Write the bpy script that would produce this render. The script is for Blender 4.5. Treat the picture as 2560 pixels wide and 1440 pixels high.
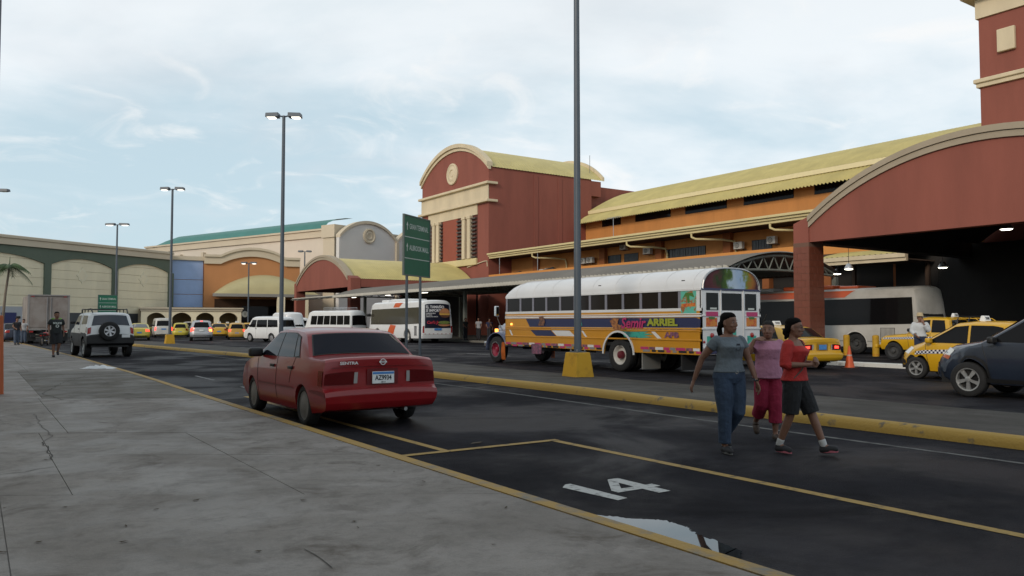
import bpy, bmesh, math, random
from mathutils import Vector as V, Matrix
from mathutils.geometry import tessellate_polygon
R = math.radians
random.seed(7)
sc = bpy.context.scene
COL = sc.collection
for o in list(bpy.data.objects):
    bpy.data.objects.remove(o)

# ---------------------------------------------------------------- camera
F, YH, HC, YAW = 1980.0, 808.0, 1.45, R(34.2)          # focal length in photo pixels, horizon row, eye height, heading
PITCH = math.atan((YH - 720) / F)
cd = bpy.data.cameras.new('camera')
cam = bpy.data.objects.new('camera', cd); COL.objects.link(cam)
cam.location = (0, 0, HC)
cam.rotation_euler = (math.pi / 2 + PITCH, 0, -YAW)
cd.sensor_width = 36; cd.lens = 36 * F / 2560
cd.clip_start = .05; cd.clip_end = 2000
sc.camera = cam

# ---------------------------------------------------------------- sky and sun
SUN_EL, SUN_AZ = R(24), R(248)      # azimuth clockwise from +Y: low behind the camera's left shoulder
w = bpy.data.worlds.new('World'); sc.world = w; w.use_nodes = True
nt = w.node_tree; nt.nodes.clear()
def N(t, **k):
    n = nt.nodes.new(t)
    for a, b in k.items(): setattr(n, a, b)
    return n
L = lambda a, b: nt.links.new(a, b)
out = N('ShaderNodeOutputWorld'); bg = N('ShaderNodeBackground')
sky = N('ShaderNodeTexSky', sky_type='NISHITA', sun_disc=False, sun_elevation=SUN_EL, sun_rotation=SUN_AZ,
        air_density=1.0, dust_density=1.2, ozone_density=1.6)
tc = N('ShaderNodeTexCoord'); sep = N('ShaderNodeSeparateXYZ'); L(tc.outputs['Generated'], sep.inputs[0])
zz = N('ShaderNodeMath', operation='MAXIMUM'); L(sep.outputs['Z'], zz.inputs[0]); zz.inputs[1].default_value = 0.0
za = N('ShaderNodeMath', operation='ADD'); L(zz.outputs[0], za.inputs[0]); za.inputs[1].default_value = .22
dv = N('ShaderNodeVectorMath', operation='DIVIDE'); L(tc.outputs['Generated'], dv.inputs[0])
cb = N('ShaderNodeCombineXYZ')
for i in range(3): L(za.outputs[0], cb.inputs[i])
L(cb.outputs[0], dv.inputs[1])
def cloud(scale, detail, lo, hi, dist, off):
    mp = N('ShaderNodeMapping'); mp.inputs['Location'].default_value = off
    mp.inputs['Scale'].default_value = (1, 1, 1.0)
    L(dv.outputs[0], mp.inputs[0])
    nz = N('ShaderNodeTexNoise'); nz.inputs['Scale'].default_value = scale; nz.inputs['Detail'].default_value = detail
    nz.inputs['Roughness'].default_value = .56; nz.inputs['Distortion'].default_value = dist
    L(mp.outputs[0], nz.inputs['Vector'])
    mr = N('ShaderNodeMapRange', interpolation_type='SMOOTHSTEP'); mr.inputs['From Min'].default_value = lo; mr.inputs['From Max'].default_value = hi
    L(nz.outputs['Fac'], mr.inputs['Value'])
    return mr.outputs[0]
c1 = cloud(.62, 7, .40, .62, .35, (0.07, 13.56, 1.69)); c2 = cloud(3.6, 6, .52, .74, .8, (7.3, 2.2, 0)); c3 = cloud(1.7, 5, .48, .75, .4, (1.3, 9.2, .4))
mul = N('ShaderNodeVectorMath', operation='SCALE'); L(sky.outputs[0], mul.inputs[0]); mul.inputs['Scale'].default_value = 1.0
def mixc(fac, a, col, amount):
    m = N('ShaderNodeMix', data_type='RGBA'); f = N('ShaderNodeMath', operation='MULTIPLY'); L(fac, f.inputs[0]); f.inputs[1].default_value = amount
    L(f.outputs[0], m.inputs['Factor']); L(a, m.inputs['A']); m.inputs['B'].default_value = (*col, 1); return m.outputs['Result']
SKY_S = .148
haze = N('ShaderNodeMix', data_type='RGBA'); haze.inputs['Factor'].default_value = .9
L(mul.outputs[0], haze.inputs['A']); haze.inputs['B'].default_value = (3.65, 4.62, 5.12, 1)   # thin high overcast
cur = mixc(c1, haze.outputs['Result'], (6.15, 6.4, 6.6), .85)
cur = mixc(c3, cur, (4.5, 4.85, 5.2), .4)
cur = mixc(c2, cur, (6.6, 6.5, 6.4), .5)
gr = N('ShaderNodeMapRange', interpolation_type='SMOOTHSTEP'); L(zz.outputs[0], gr.inputs['Value'])      # the overcast thins to a darker zenith all round
gr.inputs['From Min'].default_value = .12; gr.inputs['From Max'].default_value = .95; gr.inputs['To Min'].default_value = 1.0; gr.inputs['To Max'].default_value = .72
sm_ = N('ShaderNodeVectorMath', operation='SCALE'); L(cur, sm_.inputs[0]); L(gr.outputs[0], sm_.inputs['Scale']); cur = sm_.outputs[0]
L(cur, bg.inputs['Color']); bg.inputs['Strength'].default_value = SKY_S
L(bg.outputs[0], out.inputs[0])
sd = bpy.data.lights.new('sun', 'SUN'); sd.energy = 1.5; sd.angle = R(14); sd.color = (1, .86, .70)
sun = bpy.data.objects.new('sun', sd); COL.objects.link(sun)
sdir = V((math.sin(SUN_AZ) * math.cos(SUN_EL), math.cos(SUN_AZ) * math.cos(SUN_EL), math.sin(SUN_EL)))
sun.rotation_euler = (-sdir).to_track_quat('-Z', 'Y').to_euler()
vs = sc.view_settings
vs.view_transform = 'Standard'; vs.look = 'None'; vs.exposure = .1; vs.gamma = 1; vs.use_curve_mapping = False
cy = sc.cycles
cy.use_denoising = True
cy.max_bounces = 6; cy.diffuse_bounces = 3; cy.glossy_bounces = 3; cy.transmission_bounces = 4; cy.transparent_max_bounces = 6

# ---------------------------------------------------------------- pixels to places
FW = V((math.sin(YAW) * math.cos(PITCH), math.cos(YAW) * math.cos(PITCH), math.sin(PITCH)))
RT = V((math.cos(YAW), -math.sin(YAW), 0)); UP = RT.cross(FW); CAM = V((0, 0, HC))
def ray(x, y): return FW + RT * ((x - 1280) / F) - UP * ((y - 720) / F)
def at(x, y, d): return CAM + ray(x, y) * d                      # by depth
def gnd(x, y, z=0.0):
    d = ray(x, y); return CAM + d * ((z - HC) / d.z)
class PL:
    """a vertical plane; s runs to the right as seen from the front, n points out of the front"""
    def __init__(s, o, u):
        s.o = V((o[0], o[1], 0)); s.u = V((u[0], u[1], 0)).normalized(); s.n = s.u.cross(V((0, 0, 1)))
    def hit(s, px, py):
        d = ray(px, py); k = (s.o - CAM).dot(s.n) / d.dot(s.n); p = CAM + d * k
        return ((p - s.o).dot(s.u), p.z)
    def pt(s, a, z, out=0): return s.o + s.u * a + s.n * out + V((0, 0, z))
def PX(x): return PL((x, 0), (0, -1))      # faces the road (-X); s = -Y
def PY(y): return PL((0, y), (1, 0))       # faces -Y; s = X

# ---------------------------------------------------------------- materials
MATS = {}
def mat(name, col, rough=.6, metal=0, var=0, vs_=3.0, bump=0, bs=60, emit=0, coat=0, spec=.5, col2=None, lo=.4, hi=.7, stretch=None, alpha=None, ecol=None):
    if name in MATS: return MATS[name]
    m = bpy.data.materials.new(name); m.use_nodes = True; MATS[name] = m
    t = m.node_tree; b = t.nodes['Principled BSDF']
    b.inputs['Base Color'].default_value = (*col, 1); b.inputs['Roughness'].default_value = rough; b.inputs['Metallic'].default_value = metal
    b.inputs['Specular IOR Level'].default_value = spec
    if coat: b.inputs['Coat Weight'].default_value = coat; b.inputs['Coat Roughness'].default_value = .06
    if emit: b.inputs['Emission Color'].default_value = (*(ecol or col), 1); b.inputs['Emission Strength'].default_value = emit
    def nn(ty): return t.nodes.new(ty)
    if var or bump or col2:
        co = nn('ShaderNodeTexCoord'); v = co.outputs['Object']
        if stretch:
            mp = nn('ShaderNodeMapping'); mp.inputs['Scale'].default_value = stretch; t.links.new(v, mp.inputs[0]); v = mp.outputs[0]
    if var or col2:
        nz = nn('ShaderNodeTexNoise'); nz.inputs['Scale'].default_value = vs_; nz.inputs['Detail'].default_value = 6; nz.inputs['Roughness'].default_value = .62
        t.links.new(v, nz.inputs['Vector'])
        mr = nn('ShaderNodeMapRange'); mr.inputs['From Min'].default_value = lo if col2 else .25; mr.inputs['From Max'].default_value = hi if col2 else .75
        t.links.new(nz.outputs['Fac'], mr.inputs['Value'])
        mx = nn('ShaderNodeMix'); mx.data_type = 'RGBA'; t.links.new(mr.outputs[0], mx.inputs['Factor'])
        a = col if col2 else tuple(c * (1 - var) for c in col); c2_ = col2 or tuple(min(1, c * (1 + var)) for c in col)
        mx.inputs['A'].default_value = (*a, 1); mx.inputs['B'].default_value = (*c2_, 1)
        t.links.new(mx.outputs['Result'], b.inputs['Base Color'])
    if bump:
        nb = nn('ShaderNodeTexNoise'); nb.inputs['Scale'].default_value = bs; nb.inputs['Detail'].default_value = 3; t.links.new(v, nb.inputs['Vector'])
        bp = nn('ShaderNodeBump'); bp.inputs['Strength'].default_value = bump; bp.inputs['Distance'].default_value = .02
        t.links.new(nb.outputs['Fac'], bp.inputs['Height']); t.links.new(bp.outputs[0], b.inputs['Normal'])
    return m
def paint(name, col, rough=.28): return mat(name, col, rough, 0, .05, 2.2, coat=.5)
M = dict(
    red_stucco=mat('red stucco', (.25, .077, .054), .85, var=.16, vs_=.55, bump=.25, bs=18, stretch=(1, 1, .22)),
    cream=mat('cream stucco', (.62, .52, .36), .8, var=.13, vs_=.8, bump=.15, bs=20, stretch=(1, 1, .3)),
    orange=mat('orange stucco', (.56, .235, .065), .8, var=.13, vs_=.7, bump=.15, bs=20, stretch=(1, 1, .3)),
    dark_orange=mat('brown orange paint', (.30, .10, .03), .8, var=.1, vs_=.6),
    yroof=mat('yellow roof sheet', (.50, .42, .165), .5, var=.16, vs_=.6),
    ygut=mat('pale yellow gutter', (.62, .52, .27), .55, var=.08, vs_=.6),
    groof=mat('grey corrugated sheet', (.17, .155, .135), .55, var=.18, vs_=.35),
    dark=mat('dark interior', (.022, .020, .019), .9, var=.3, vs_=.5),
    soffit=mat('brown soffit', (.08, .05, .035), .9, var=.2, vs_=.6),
    black=mat('black plastic', (.012, .012, .013), .5),
    rubber=mat('tyre rubber', (.016, .016, .017), .85, var=.2, vs_=8),
    glass=mat('dark window glass', (.007, .007, .008), .06, spec=.15),
    tint=mat('tinted glass', (.02, .018, .018), .08, spec=.55),
    grey_metal=mat('grey painted metal', (.075, .095, .12), .45, var=.1, vs_=2),
    steel=mat('brushed steel', (.45, .45, .46), .35, metal=.8, var=.1, vs_=6),
    rim=mat('alloy rim', (.42, .43, .44), .35, metal=.6, var=.1, vs_=9),
    white=mat('white paint', (.72, .73, .74), .35, var=.04, vs_=1.5, coat=.3),
    dirty_white=mat('dirty white paint', (.55, .54, .51), .45, col2=(.40, .38, .34), vs_=1.6, lo=.5, hi=.85),
    lampw=mat('lamp lens', (1, .93, .78), .4, emit=3.0, ecol=(1, .93, .80)),
    lampoff=mat('lamp glass', (.7, .72, .7), .2),
    tail=mat('tail lamp red', (.30, .012, .012), .15, coat=.4),
    tail_on=mat('tail lamp lit', (.8, .03, .02), .2, emit=3.2, ecol=(1, .05, .03)),
    amber_on=mat('indicator lit', (.9, .3, .03), .2, emit=3.5, ecol=(1, .35, .06)),
    plate=mat('plate white', (.75, .77, .78), .5), plate_blue=mat('plate blue', (.06, .22, .55), .5),
    ink=mat('dark ink', (.02, .025, .04), .6), chrome=mat('chrome', (.75, .75, .76), .12, metal=1),
    skin=mat('brown skin', (.20, .098, .064), .55, var=.12, vs_=9), skin2=mat('tan skin', (.20, .105, .07), .55, var=.12, vs_=9),
    hair=mat('black hair', (.006, .005, .005), .8, spec=.08, var=.4, vs_=30), hair_grey=mat('grey hair', (.028, .027, .027), .85, spec=.08, var=.5, vs_=60),
    kerb_y=mat('worn yellow kerb paint', (.36, .22, .035), .7, col2=(.085, .075, .06), vs_=3.2, lo=.58, hi=.68, bump=.4, bs=30),
    line_y=mat('yellow road paint', (.33, .21, .055), .75, col2=(.07, .055, .035), vs_=9, lo=.52, hi=.70),
    line_w=mat('white road paint', (.42, .42, .41), .75, col2=(.08, .08, .08), vs_=12, lo=.52, hi=.70),
    kerb_w=mat('white kerb paint', (.55, .55, .52), .7, col2=(.2, .19, .18), vs_=4, lo=.55, hi=.75, bump=.3, bs=30),
    base_y=mat('yellow concrete base', (.50, .28, .012), .7, col2=(.34, .19, .012), vs_=3, lo=.5, hi=.7, bump=.3, bs=25),
    green_sign=mat('green sign sheet', (.006, .115, .066), .45, var=.1, vs_=2), sign_w=mat('sign white', (.50, .54, .52), .5),
    conc=mat('plain concrete', (.17, .165, .15), .85, var=.2, vs_=.8, bump=.3, bs=25),
)

# ---------------------------------------------------------------- mesh helpers
def link(o, parent=None):
    COL.objects.link(o)
    if parent: o.parent = parent
    return o
def fin(me, mats, smooth):
    for m in (mats if isinstance(mats, (list, tuple)) else [mats]): me.materials.append(m)
    if smooth:
        me.polygons.foreach_set('use_smooth', [True] * len(me.polygons))
        try: me.set_sharp_from_angle(angle=R(smooth))
        except Exception: pass
class B:
    """collects shapes of ONE piece, then links it as one mesh object"""
    def __init__(s): s.v = []; s.f = []; s.mi = []; s.cur = 0
    def add(s, vs, fs):
        n = len(s.v); s.v += [tuple(p) for p in vs]
        for f in fs: s.f.append(tuple(i + n for i in f)); s.mi.append(s.cur)
        return s
    def box(s, x0, x1, y0, y1, z0, z1, mtx=None):
        p = [V((x, y, z)) for z in (z0, z1) for y in (y0, y1) for x in (x0, x1)]
        if mtx: p = [mtx @ q for q in p]
        return s.add(p, [(0, 2, 3, 1), (4, 5, 7, 6), (0, 1, 5, 4), (2, 6, 7, 3), (0, 4, 6, 2), (1, 3, 7, 5)])
    def prism(s, pl, poly, a, b):
        """poly in (s, z) on plane pl, from out=a to out=b"""
        n = len(poly); p = [pl.pt(x, z, a) for x, z in poly] + [pl.pt(x, z, b) for x, z in poly]
        return s.add(p, [tuple(range(n))[::-1], tuple(range(n, 2 * n))] + [(i, (i + 1) % n, n + (i + 1) % n, n + i) for i in range(n)])
    def rect(s, pl, s0, s1, z0, z1, a, b): return s.prism(pl, [(s0, z0), (s1, z0), (s1, z1), (s0, z1)], a, b)
    def flat(s, pts, th=0.0):
        """horizontal sheet from 3D points, optional thickness downwards"""
        n = len(pts)
        if not th: return s.add(pts, [tuple(range(n))])
        lo = [(p[0], p[1], p[2] - th) for p in pts]
        return s.add(list(pts) + lo, [tuple(range(n)), tuple(range(n, 2 * n))[::-1]] + [(i, n + i, n + (i + 1) % n, (i + 1) % n) for i in range(n)])
    def tube(s, path, rad, n=10, cap=True):
        path = [V(p) for p in path]; rad = rad if isinstance(rad, (list, tuple)) else [rad] * len(path)
        vs = []; ref = None
        for i, p in enumerate(path):
            d = (path[min(i + 1, len(path) - 1)] - path[max(i - 1, 0)]).normalized()
            if ref is None: ref = V((0, 0, 1)) if abs(d.z) < .9 else V((1, 0, 0))
            a = d.cross(ref).normalized(); b = d.cross(a).normalized(); ref = -b if False else ref
            for k in range(n):
                an = 2 * math.pi * k / n; vs.append(p + (a * math.cos(an) + b * math.sin(an)) * rad[i])
        fs = [(i * n + k, i * n + (k + 1) % n, (i + 1) * n + (k + 1) % n, (i + 1) * n + k) for i in range(len(path) - 1) for k in range(n)]
        if cap: fs += [tuple(range(n))[::-1], tuple(range((len(path) - 1) * n, len(path) * n))]
        return s.add(vs, fs)
    def lathe(s, prof, n=24, mtx=None, closed=False):
        """prof = (r, h) pairs round the local z axis"""
        vs = []
        for r, h in prof:
            for k in range(n):
                a = 2 * math.pi * k / n; p = V((r * math.cos(a), r * math.sin(a), h)); vs.append(mtx @ p if mtx else p)
        m = len(prof); rng = m if closed else m - 1
        fs = [(i * n + k, i * n + (k + 1) % n, ((i + 1) % m) * n + (k + 1) % n, ((i + 1) % m) * n + k) for i in range(rng) for k in range(n)]
        return s.add(vs, fs)
    def grid(s, fn, nu, nv):
        return s.add([fn(i / nu, j / nv) for j in range(nv + 1) for i in range(nu + 1)],
                     [(j * (nu + 1) + i, j * (nu + 1) + i + 1, (j + 1) * (nu + 1) + i + 1, (j + 1) * (nu + 1) + i) for j in range(nv) for i in range(nu)])
    def mesh(s, name, mats, smooth=None, bevel=0, seg=2, recalc=True):
        me = bpy.data.meshes.new(name); me.from_pydata(s.v, [], s.f)
        if len(set(s.mi)) > 1: me.polygons.foreach_set('material_index', s.mi)
        bm = bmesh.new(); bm.from_mesh(me)
        if recalc: bmesh.ops.recalc_face_normals(bm, faces=bm.faces)
        if bevel:
            es = [e for e in bm.edges if len(e.link_faces) == 2 and e.calc_face_angle(0) > R(25)]
            bmesh.ops.bevel(bm, geom=es, offset=bevel, segments=seg, affect='EDGES', profile=.5, clamp_overlap=True)
        bm.to_mesh(me); bm.free()
        fin(me, mats, smooth); return me
    def o(s, name, mats, parent=None, smooth=None, bevel=0, seg=2, recalc=True):
        return link(bpy.data.objects.new(name, s.mesh(name, mats, smooth, bevel, seg, recalc)), parent)
def thing(name, label, cat, loc=(0, 0, 0), rz=0, group=None):
    o = bpy.data.objects.new(name, None); COL.objects.link(o); o.empty_display_size = .2
    o.location = loc; o.rotation_euler = (0, 0, rz); return tag(o, label, cat, group)
def tag(o, label, cat, group=None):
    o['label'] = label; o['category'] = cat
    if group: o['group'] = group
    return o
def struct(o): o['kind'] = 'structure'; return o
def text(name, s, size, m, parent, org, right, up, ext=.003, sx=1.0, font_off=0, shear=0, align='LEFT'):
    c = bpy.data.curves.new(name, 'FONT'); c.body = s; c.size = size; c.extrude = ext; c.align_x = align; c.align_y = 'CENTER'; c.offset = font_off; c.shear = shear
    c.resolution_u = 3
    t = bpy.data.objects.new(name, c); COL.objects.link(t)
    me = bpy.data.meshes.new_from_object(t.evaluated_get(bpy.context.evaluated_depsgraph_get()))
    bpy.data.objects.remove(t)
    r = V(right).normalized(); u = V(up).normalized(); n = r.cross(u)
    mt = Matrix((( r.x * sx, u.x, n.x, org[0]), (r.y * sx, u.y, n.y, org[1]), (r.z * sx, u.z, n.z, org[2]), (0, 0, 0, 1)))
    me.transform(mt); me.name = name; me.materials.clear(); me.materials.append(m)
    return link(bpy.data.objects.new(name, me), parent)
def copy_tree(o, parent=None):
    c = o.copy(); COL.objects.link(c); c.parent = parent
    for ch in o.children: copy_tree(ch, c)
    return c
def arc(y0, y1, z0, rise, n=24):
    """circular arc of points from (y0,z0) over the crown to (y1,z0)"""
    c = abs(y1 - y0); r = (c * c / 4 + rise * rise) / (2 * rise); h = math.asin(min(1, c / 2 / r)); mid = (y0 + y1) / 2; sg = 1 if y1 > y0 else -1
    return [(mid + sg * r * math.sin(-h + 2 * h * i / n), z0 + rise - r + r * math.cos(-h + 2 * h * i / n)) for i in range(n + 1)]
# ================================================================ ground
def ground_mat(name, c0, c1, stain, r0, r1, big, st_lo, st_hi, bump=.35, bs=55, speck=.25, spec=.3):
    m = bpy.data.materials.new(name); m.use_nodes = True; t = m.node_tree; b = t.nodes['Principled BSDF']; b.inputs['Specular IOR Level'].default_value = spec
    co = t.nodes.new('ShaderNodeTexCoord')
    def nz(scale, det=6, dist=0, rough=.6, st=None):
        v = co.outputs['Object']
        if st:
            mp = t.nodes.new('ShaderNodeMapping'); mp.inputs['Scale'].default_value = st; t.links.new(v, mp.inputs[0]); v = mp.outputs[0]
        n = t.nodes.new('ShaderNodeTexNoise'); n.inputs['Scale'].default_value = scale; n.inputs['Detail'].default_value = det
        n.inputs['Distortion'].default_value = dist; n.inputs['Roughness'].default_value = rough; t.links.new(v, n.inputs['Vector']); return n.outputs['Fac']
    def rng(s, lo, hi, a=0, b_=1):
        r = t.nodes.new('ShaderNodeMapRange'); r.interpolation_type = 'SMOOTHSTEP'
        r.inputs['From Min'].default_value = lo; r.inputs['From Max'].default_value = hi; r.inputs['To Min'].default_value = a; r.inputs['To Max'].default_value = b_
        t.links.new(s, r.inputs['Value']); return r.outputs[0]
    def mix(f, a, c):
        x = t.nodes.new('ShaderNodeMix'); x.data_type = 'RGBA'; t.links.new(f, x.inputs['Factor'])
        for s, k in ((a, 'A'), (c, 'B')):
            if isinstance(s, tuple): x.inputs[k].default_value = (*s, 1)
            else: t.links.new(s, x.inputs[k])
        return x.outputs['Result']
    base = mix(rng(nz(big, 5), .3, .7), c0, c1)
    st = rng(nz(big * 2.3, 9, .6, .7), st_lo, st_hi)
    cc = mix(st, base, stain)
    cc = mix(rng(nz(big * 9, 7, .4, .7), .42, .70, 0, .55), cc, tuple(x * .62 for x in c0))
    sp = rng(nz(150, 2), .35, .65, 0, speck)
    cc = mix(sp, cc, tuple(x * .45 for x in c0))
    t.links.new(cc, b.inputs['Base Color'])
    t.links.new(rng(nz(big * 1.4, 6, .5), .38, .62, r0, r1), b.inputs['Roughness'])
    bp = t.nodes.new('ShaderNodeBump'); bp.inputs['Strength'].default_value = bump; bp.inputs['Distance'].default_value = .01
    t.links.new(nz(bs, 4), bp.inputs['Height']); t.links.new(bp.outputs[0], b.inputs['Normal'])
    return m
asph = ground_mat('asphalt', (.0165, .0162, .020), (.034, .0335, .040), (.008, .0078, .0095), .5, .95, .26, .52, .70, .8, 60, .5, .06)
slabm = ground_mat('worn concrete paving', (.195, .174, .157), (.27, .244, .224), (.086, .068, .054), .55, .85, .75, .50, .72, .45, 45, .3)
slabd = ground_mat('stained brown concrete', (.105, .092, .077), (.135, .12, .10), (.06, .05, .041), .6, .85, .7, .5, .7, .3, 40, .25)
medm = ground_mat('median concrete', (.046, .042, .037), (.066, .061, .054), (.028, .026, .023), .65, .85, .5, .5, .68, .4, 50, .35)
g = struct(B().add([(-400, -300, 0), (600, -300, 0), (600, 700, 0), (-400, 700, 0)], [(0, 1, 2, 3)]).o('ground', asph, recalc=False))
def lerp_line(pts, y):
    for (x0, y0), (x1, y1) in zip(pts, pts[1:]):
        if y <= y1: return x0 + (x1 - x0) * (y - y0) / (y1 - y0)
    return pts[-1][0]
KL = [(3.67, -8), (3.67, 12), (3.66, 16), (3.72, 22), (3.55, 36), (2.9, 60), (1.9, 78), (.6, 95)]       # outer edge of the near kerb
SWZ = .10
def smooth_line(pts, y0, y1, step):
    n = max(1, int((y1 - y0) / step)); r = []
    for i in range(n + 1):
        y = y0 + (y1 - y0) * i / n
        r.append(((lerp_line(pts, y - 2) + lerp_line(pts, y) + lerp_line(pts, y + 2)) / 3, y))
    return r
kl = smooth_line(KL, -8, 92, 2)
# footway: a base, and over its near part separate slabs with open joints
b = B(); n = len(kl)
b.flat([(x - .145, y, SWZ - .012) for x, y in kl] + [(-16, 92, SWZ - .012), (-16, -8, SWZ - .012)], .08)
sw = struct(b.o('sidewalk', slabm))
def jx(k, X): return k - .66 * (X - 1.29)
rows = [-6, 1.2, 6.75, 9.05, 11.0, 13.6, 16.4, 21, 26, 32, 40, 50]
ycuts = [[-14, -8, -3.5, 3.5], [-14, -9, -4, .2, 3.5], [-14, -8, -2.6, .68, 2.2, 3.5], [-14, -8, -2.6, .70, 2.2, 3.5], [-14, -8, -2.0, 1.0, 3.5], [-14, -8, -2, 1.0, 3.5], [-14, -7, -2, 1.06, 3.5], [-14, -7, -2, 1.06, 2.59, 3.5], [-14, -7, -1, 1.3, 3.5], [-14, -7, -1, 1.3, 3.4], [-14, -6, -1, 3.3]]
for i in range(len(rows) - 1):
    for x0, x1 in zip(ycuts[i], ycuts[i][1:]):
        gp = .0035
        xe = x1
        pts = [(x0 + gp, jx(rows[i], x0) + gp), (xe - gp, jx(rows[i], xe) + gp), (xe - gp, jx(rows[i + 1], xe) - gp), (x0 + gp, jx(rows[i + 1], x0) - gp)]
        if x1 > 3.2:      # follow the kerb
            e0, e1 = jx(rows[i], 3.5) + gp, jx(rows[i + 1], 3.5) - gp
            m = max(1, int((e1 - e0) / 2)); ed = [(lerp_line([(q[0] - .152, q[1]) for q in kl], e0 + (e1 - e0) * k / m), e0 + (e1 - e0) * k / m) for k in range(m + 1)]
            pts = [pts[0]] + ed + [pts[3]]
        dz = random.uniform(-.0015, .0015)
        B().flat([(x, y, SWZ + dz) for x, y in pts], .03).o('slab', slabd if (6 <= i <= 7 and x0 > .9) else slabm, sw)
# near kerb: yellow painted edge
b = B(); pr = [(-.14, -.02), (-.14, SWZ + .004), (-.012, SWZ + .004), (0, SWZ - .012), (.004, -.02)]
vs_, m = [], len(pr)
for x, y in kl: vs_ += [(x + a, y, c) for a, c in pr]
b.add(vs_, [(i * m + k, i * m + (k + 1) % m, (i + 1) * m + (k + 1) % m, (i + 1) * m + k) for i in range(n - 1) for k in range(m)])
kerbm = mat('worn yellow kerb top', (.33, .20, .04), .7, col2=(.15, .14, .12), vs_=2.6, lo=.50, hi=.66, bump=.35, bs=30)
struct(b.o('kerb', kerbm))
# median with a rolled yellow kerb
ML = [(9.95, -14), (9.95, 2), (9.98, 8), (10.2, 13), (10.2, 18), (9.75, 34), (8.35, 55), (7.4, 68), (7.0, 72)]
MR = [(13.8, -14), (13.8, 10), (13.85, 18), (14.3, 27), (13.9, 36), (12.4, 56), (11.6, 68), (11.4, 72)]
ml, mr_ = smooth_line(ML, -12, 68, 1.6), smooth_line(MR, -12, 68, 1.6)
b = B(); b.flat([(x + .3, y, .12) for x, y in ml] + [(x - .05, y, .03) for x, y in mr_[::-1]], .05)
struct(b.o('median', medm))
pr = [(0, -.02), (.012, .06), (.05, .118), (.12, .142), (.22, .142), (.30, .132), (.32, -.02)]; m = len(pr); b = B(); vs_ = []
for i, (x, y) in enumerate(ml):
    j = 1 + .05 * math.sin(i * 1.7)
    vs_ += [(x + a, y, c * (j if c > 0 else 1)) for a, c in pr]
b.add(vs_, [(i * m + k, i * m + (k + 1) % m, (i + 1) * m + (k + 1) % m, (i + 1) * m + k) for i in range(len(ml) - 1) for k in range(m)] + [tuple(range(m)), tuple(range((len(ml) - 1) * m, len(ml) * m))])
struct(b.o('median_kerb', M['kerb_y'], smooth=50))
# painted lines
def stripe(name, pts, wd, m, z=.004):
    b = B(); vs_ = []
    for i, p in enumerate(pts):
        a = V(pts[max(0, i - 1)]); c = V(pts[min(len(pts) - 1, i + 1)]); d = (c - a).normalized(); nn = V((-d.y, d.x)) * wd / 2
        vs_ += [(p[0] + nn.x, p[1] + nn.y, z), (p[0] - nn.x, p[1] - nn.y, z)]
    b.add(vs_, [(2 * i, 2 * i + 1, 2 * i + 3, 2 * i + 2) for i in range(len(pts) - 1)])
    return struct(b.o(name, m, recalc=False))
stripe('bay_line', [(5.97, 7.86), (5.95, 2), (5.95, -6)], .11, M['line_y'])
stripe('bay_end_line', [(3.70, 7.87), (6.03, 7.87)], .11, M['line_y'], .008)
stripe('bay_line', [(4.47, 7.93), (4.46, 10.6), (4.5, 16)], .10, M['line_y'])
stripe('edge_line', [(x - .95, y) for x, y in ml], .09, mat('faded white edge line', (.11, .11, .105), .8, col2=(.03, .03, .033), vs_=5, lo=.42, hi=.62))
stripe('lane_edge_line', [(x + .05, y) for x, y in mr_], .08, mat('faded yellow edge line', (.22, .18, .09), .8, col2=(.05, .046, .042), vs_=7, lo=.52, hi=.7))
for a, c in ((29, 32.5), (38, 41), (22, 25)):
    stripe('lane_dash', [(19.6, a), (19.5, c)], .1, M['line_w'])
for a, c in ((16.5, 18.5), (21, 23)):
    stripe('lane_dash', [(5.1, a), (5.1, c)], .08, mat('worn white dash', (.2, .2, .2), .8, col2=(.06, .06, .065), vs_=9, lo=.5, hi=.62))
# number painted in the bay: read from the footway side
Z = .004
struct(B().add([(4.33, 5.58, Z), (4.40, 4.93, Z), (4.52, 4.95, Z), (4.49, 5.67, Z), (4.43, 5.67, Z)], [(0, 1, 2, 3, 4)]).o('bay_digit_one', M['line_w'], recalc=False))
b = B()
for q in ([(4.88, 4.95), (5.02, 4.95), (5.02, 5.15), (5.02, 5.26), (5.02, 5.63), (4.90, 5.63), (4.88, 5.61), (4.88, 5.46), (4.88, 5.26), (4.88, 5.15)],
          [(5.02, 5.15), (5.10, 5.15), (5.10, 5.26), (5.02, 5.26)], [(4.60, 5.15), (4.88, 5.15), (4.88, 5.26), (4.73, 5.26), (4.60, 5.24)],
          [(4.60, 5.24), (4.73, 5.26), (4.88, 5.46), (4.88, 5.61)]):
    b.add([(x, y, Z) for x, y in q], [tuple(range(len(q)))])
struct(b.o('bay_digit_four', M['line_w'], recalc=False))
# puddle along the kerb, its rim broken by the rough asphalt
def blob(pts, jit, per, seed):
    rn = random.Random(seed); r = []
    for (x0, y0), (x1, y1) in zip(pts, pts[1:] + pts[:1]):
        for k in range(per):
            t = k / per; r.append((x0 + (x1 - x0) * t + rn.uniform(-jit, jit), y0 + (y1 - y0) * t + rn.uniform(-jit, jit)))
    return r
water = mat('puddle water', (.012, .012, .013), .02, spec=.7)
wet = mat('wet asphalt', (.009, .009, .010), .38, var=.3, vs_=8, bump=.6, bs=60, spec=.06)
pd = [(3.75, 4.75), (3.92, 4.62), (4.06, 4.40), (4.22, 4.24), (4.22, 4.02), (4.14, 3.85), (4.10, 3.6), (4.05, 3.38), (3.90, 3.28), (3.72, 3.45), (3.70, 3.9)]
struct(B().add([(x, y, .009) for x, y in blob(pd, .016, 12, 4)], [tuple(range(132))]).o('puddle', water, recalc=False))
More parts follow.
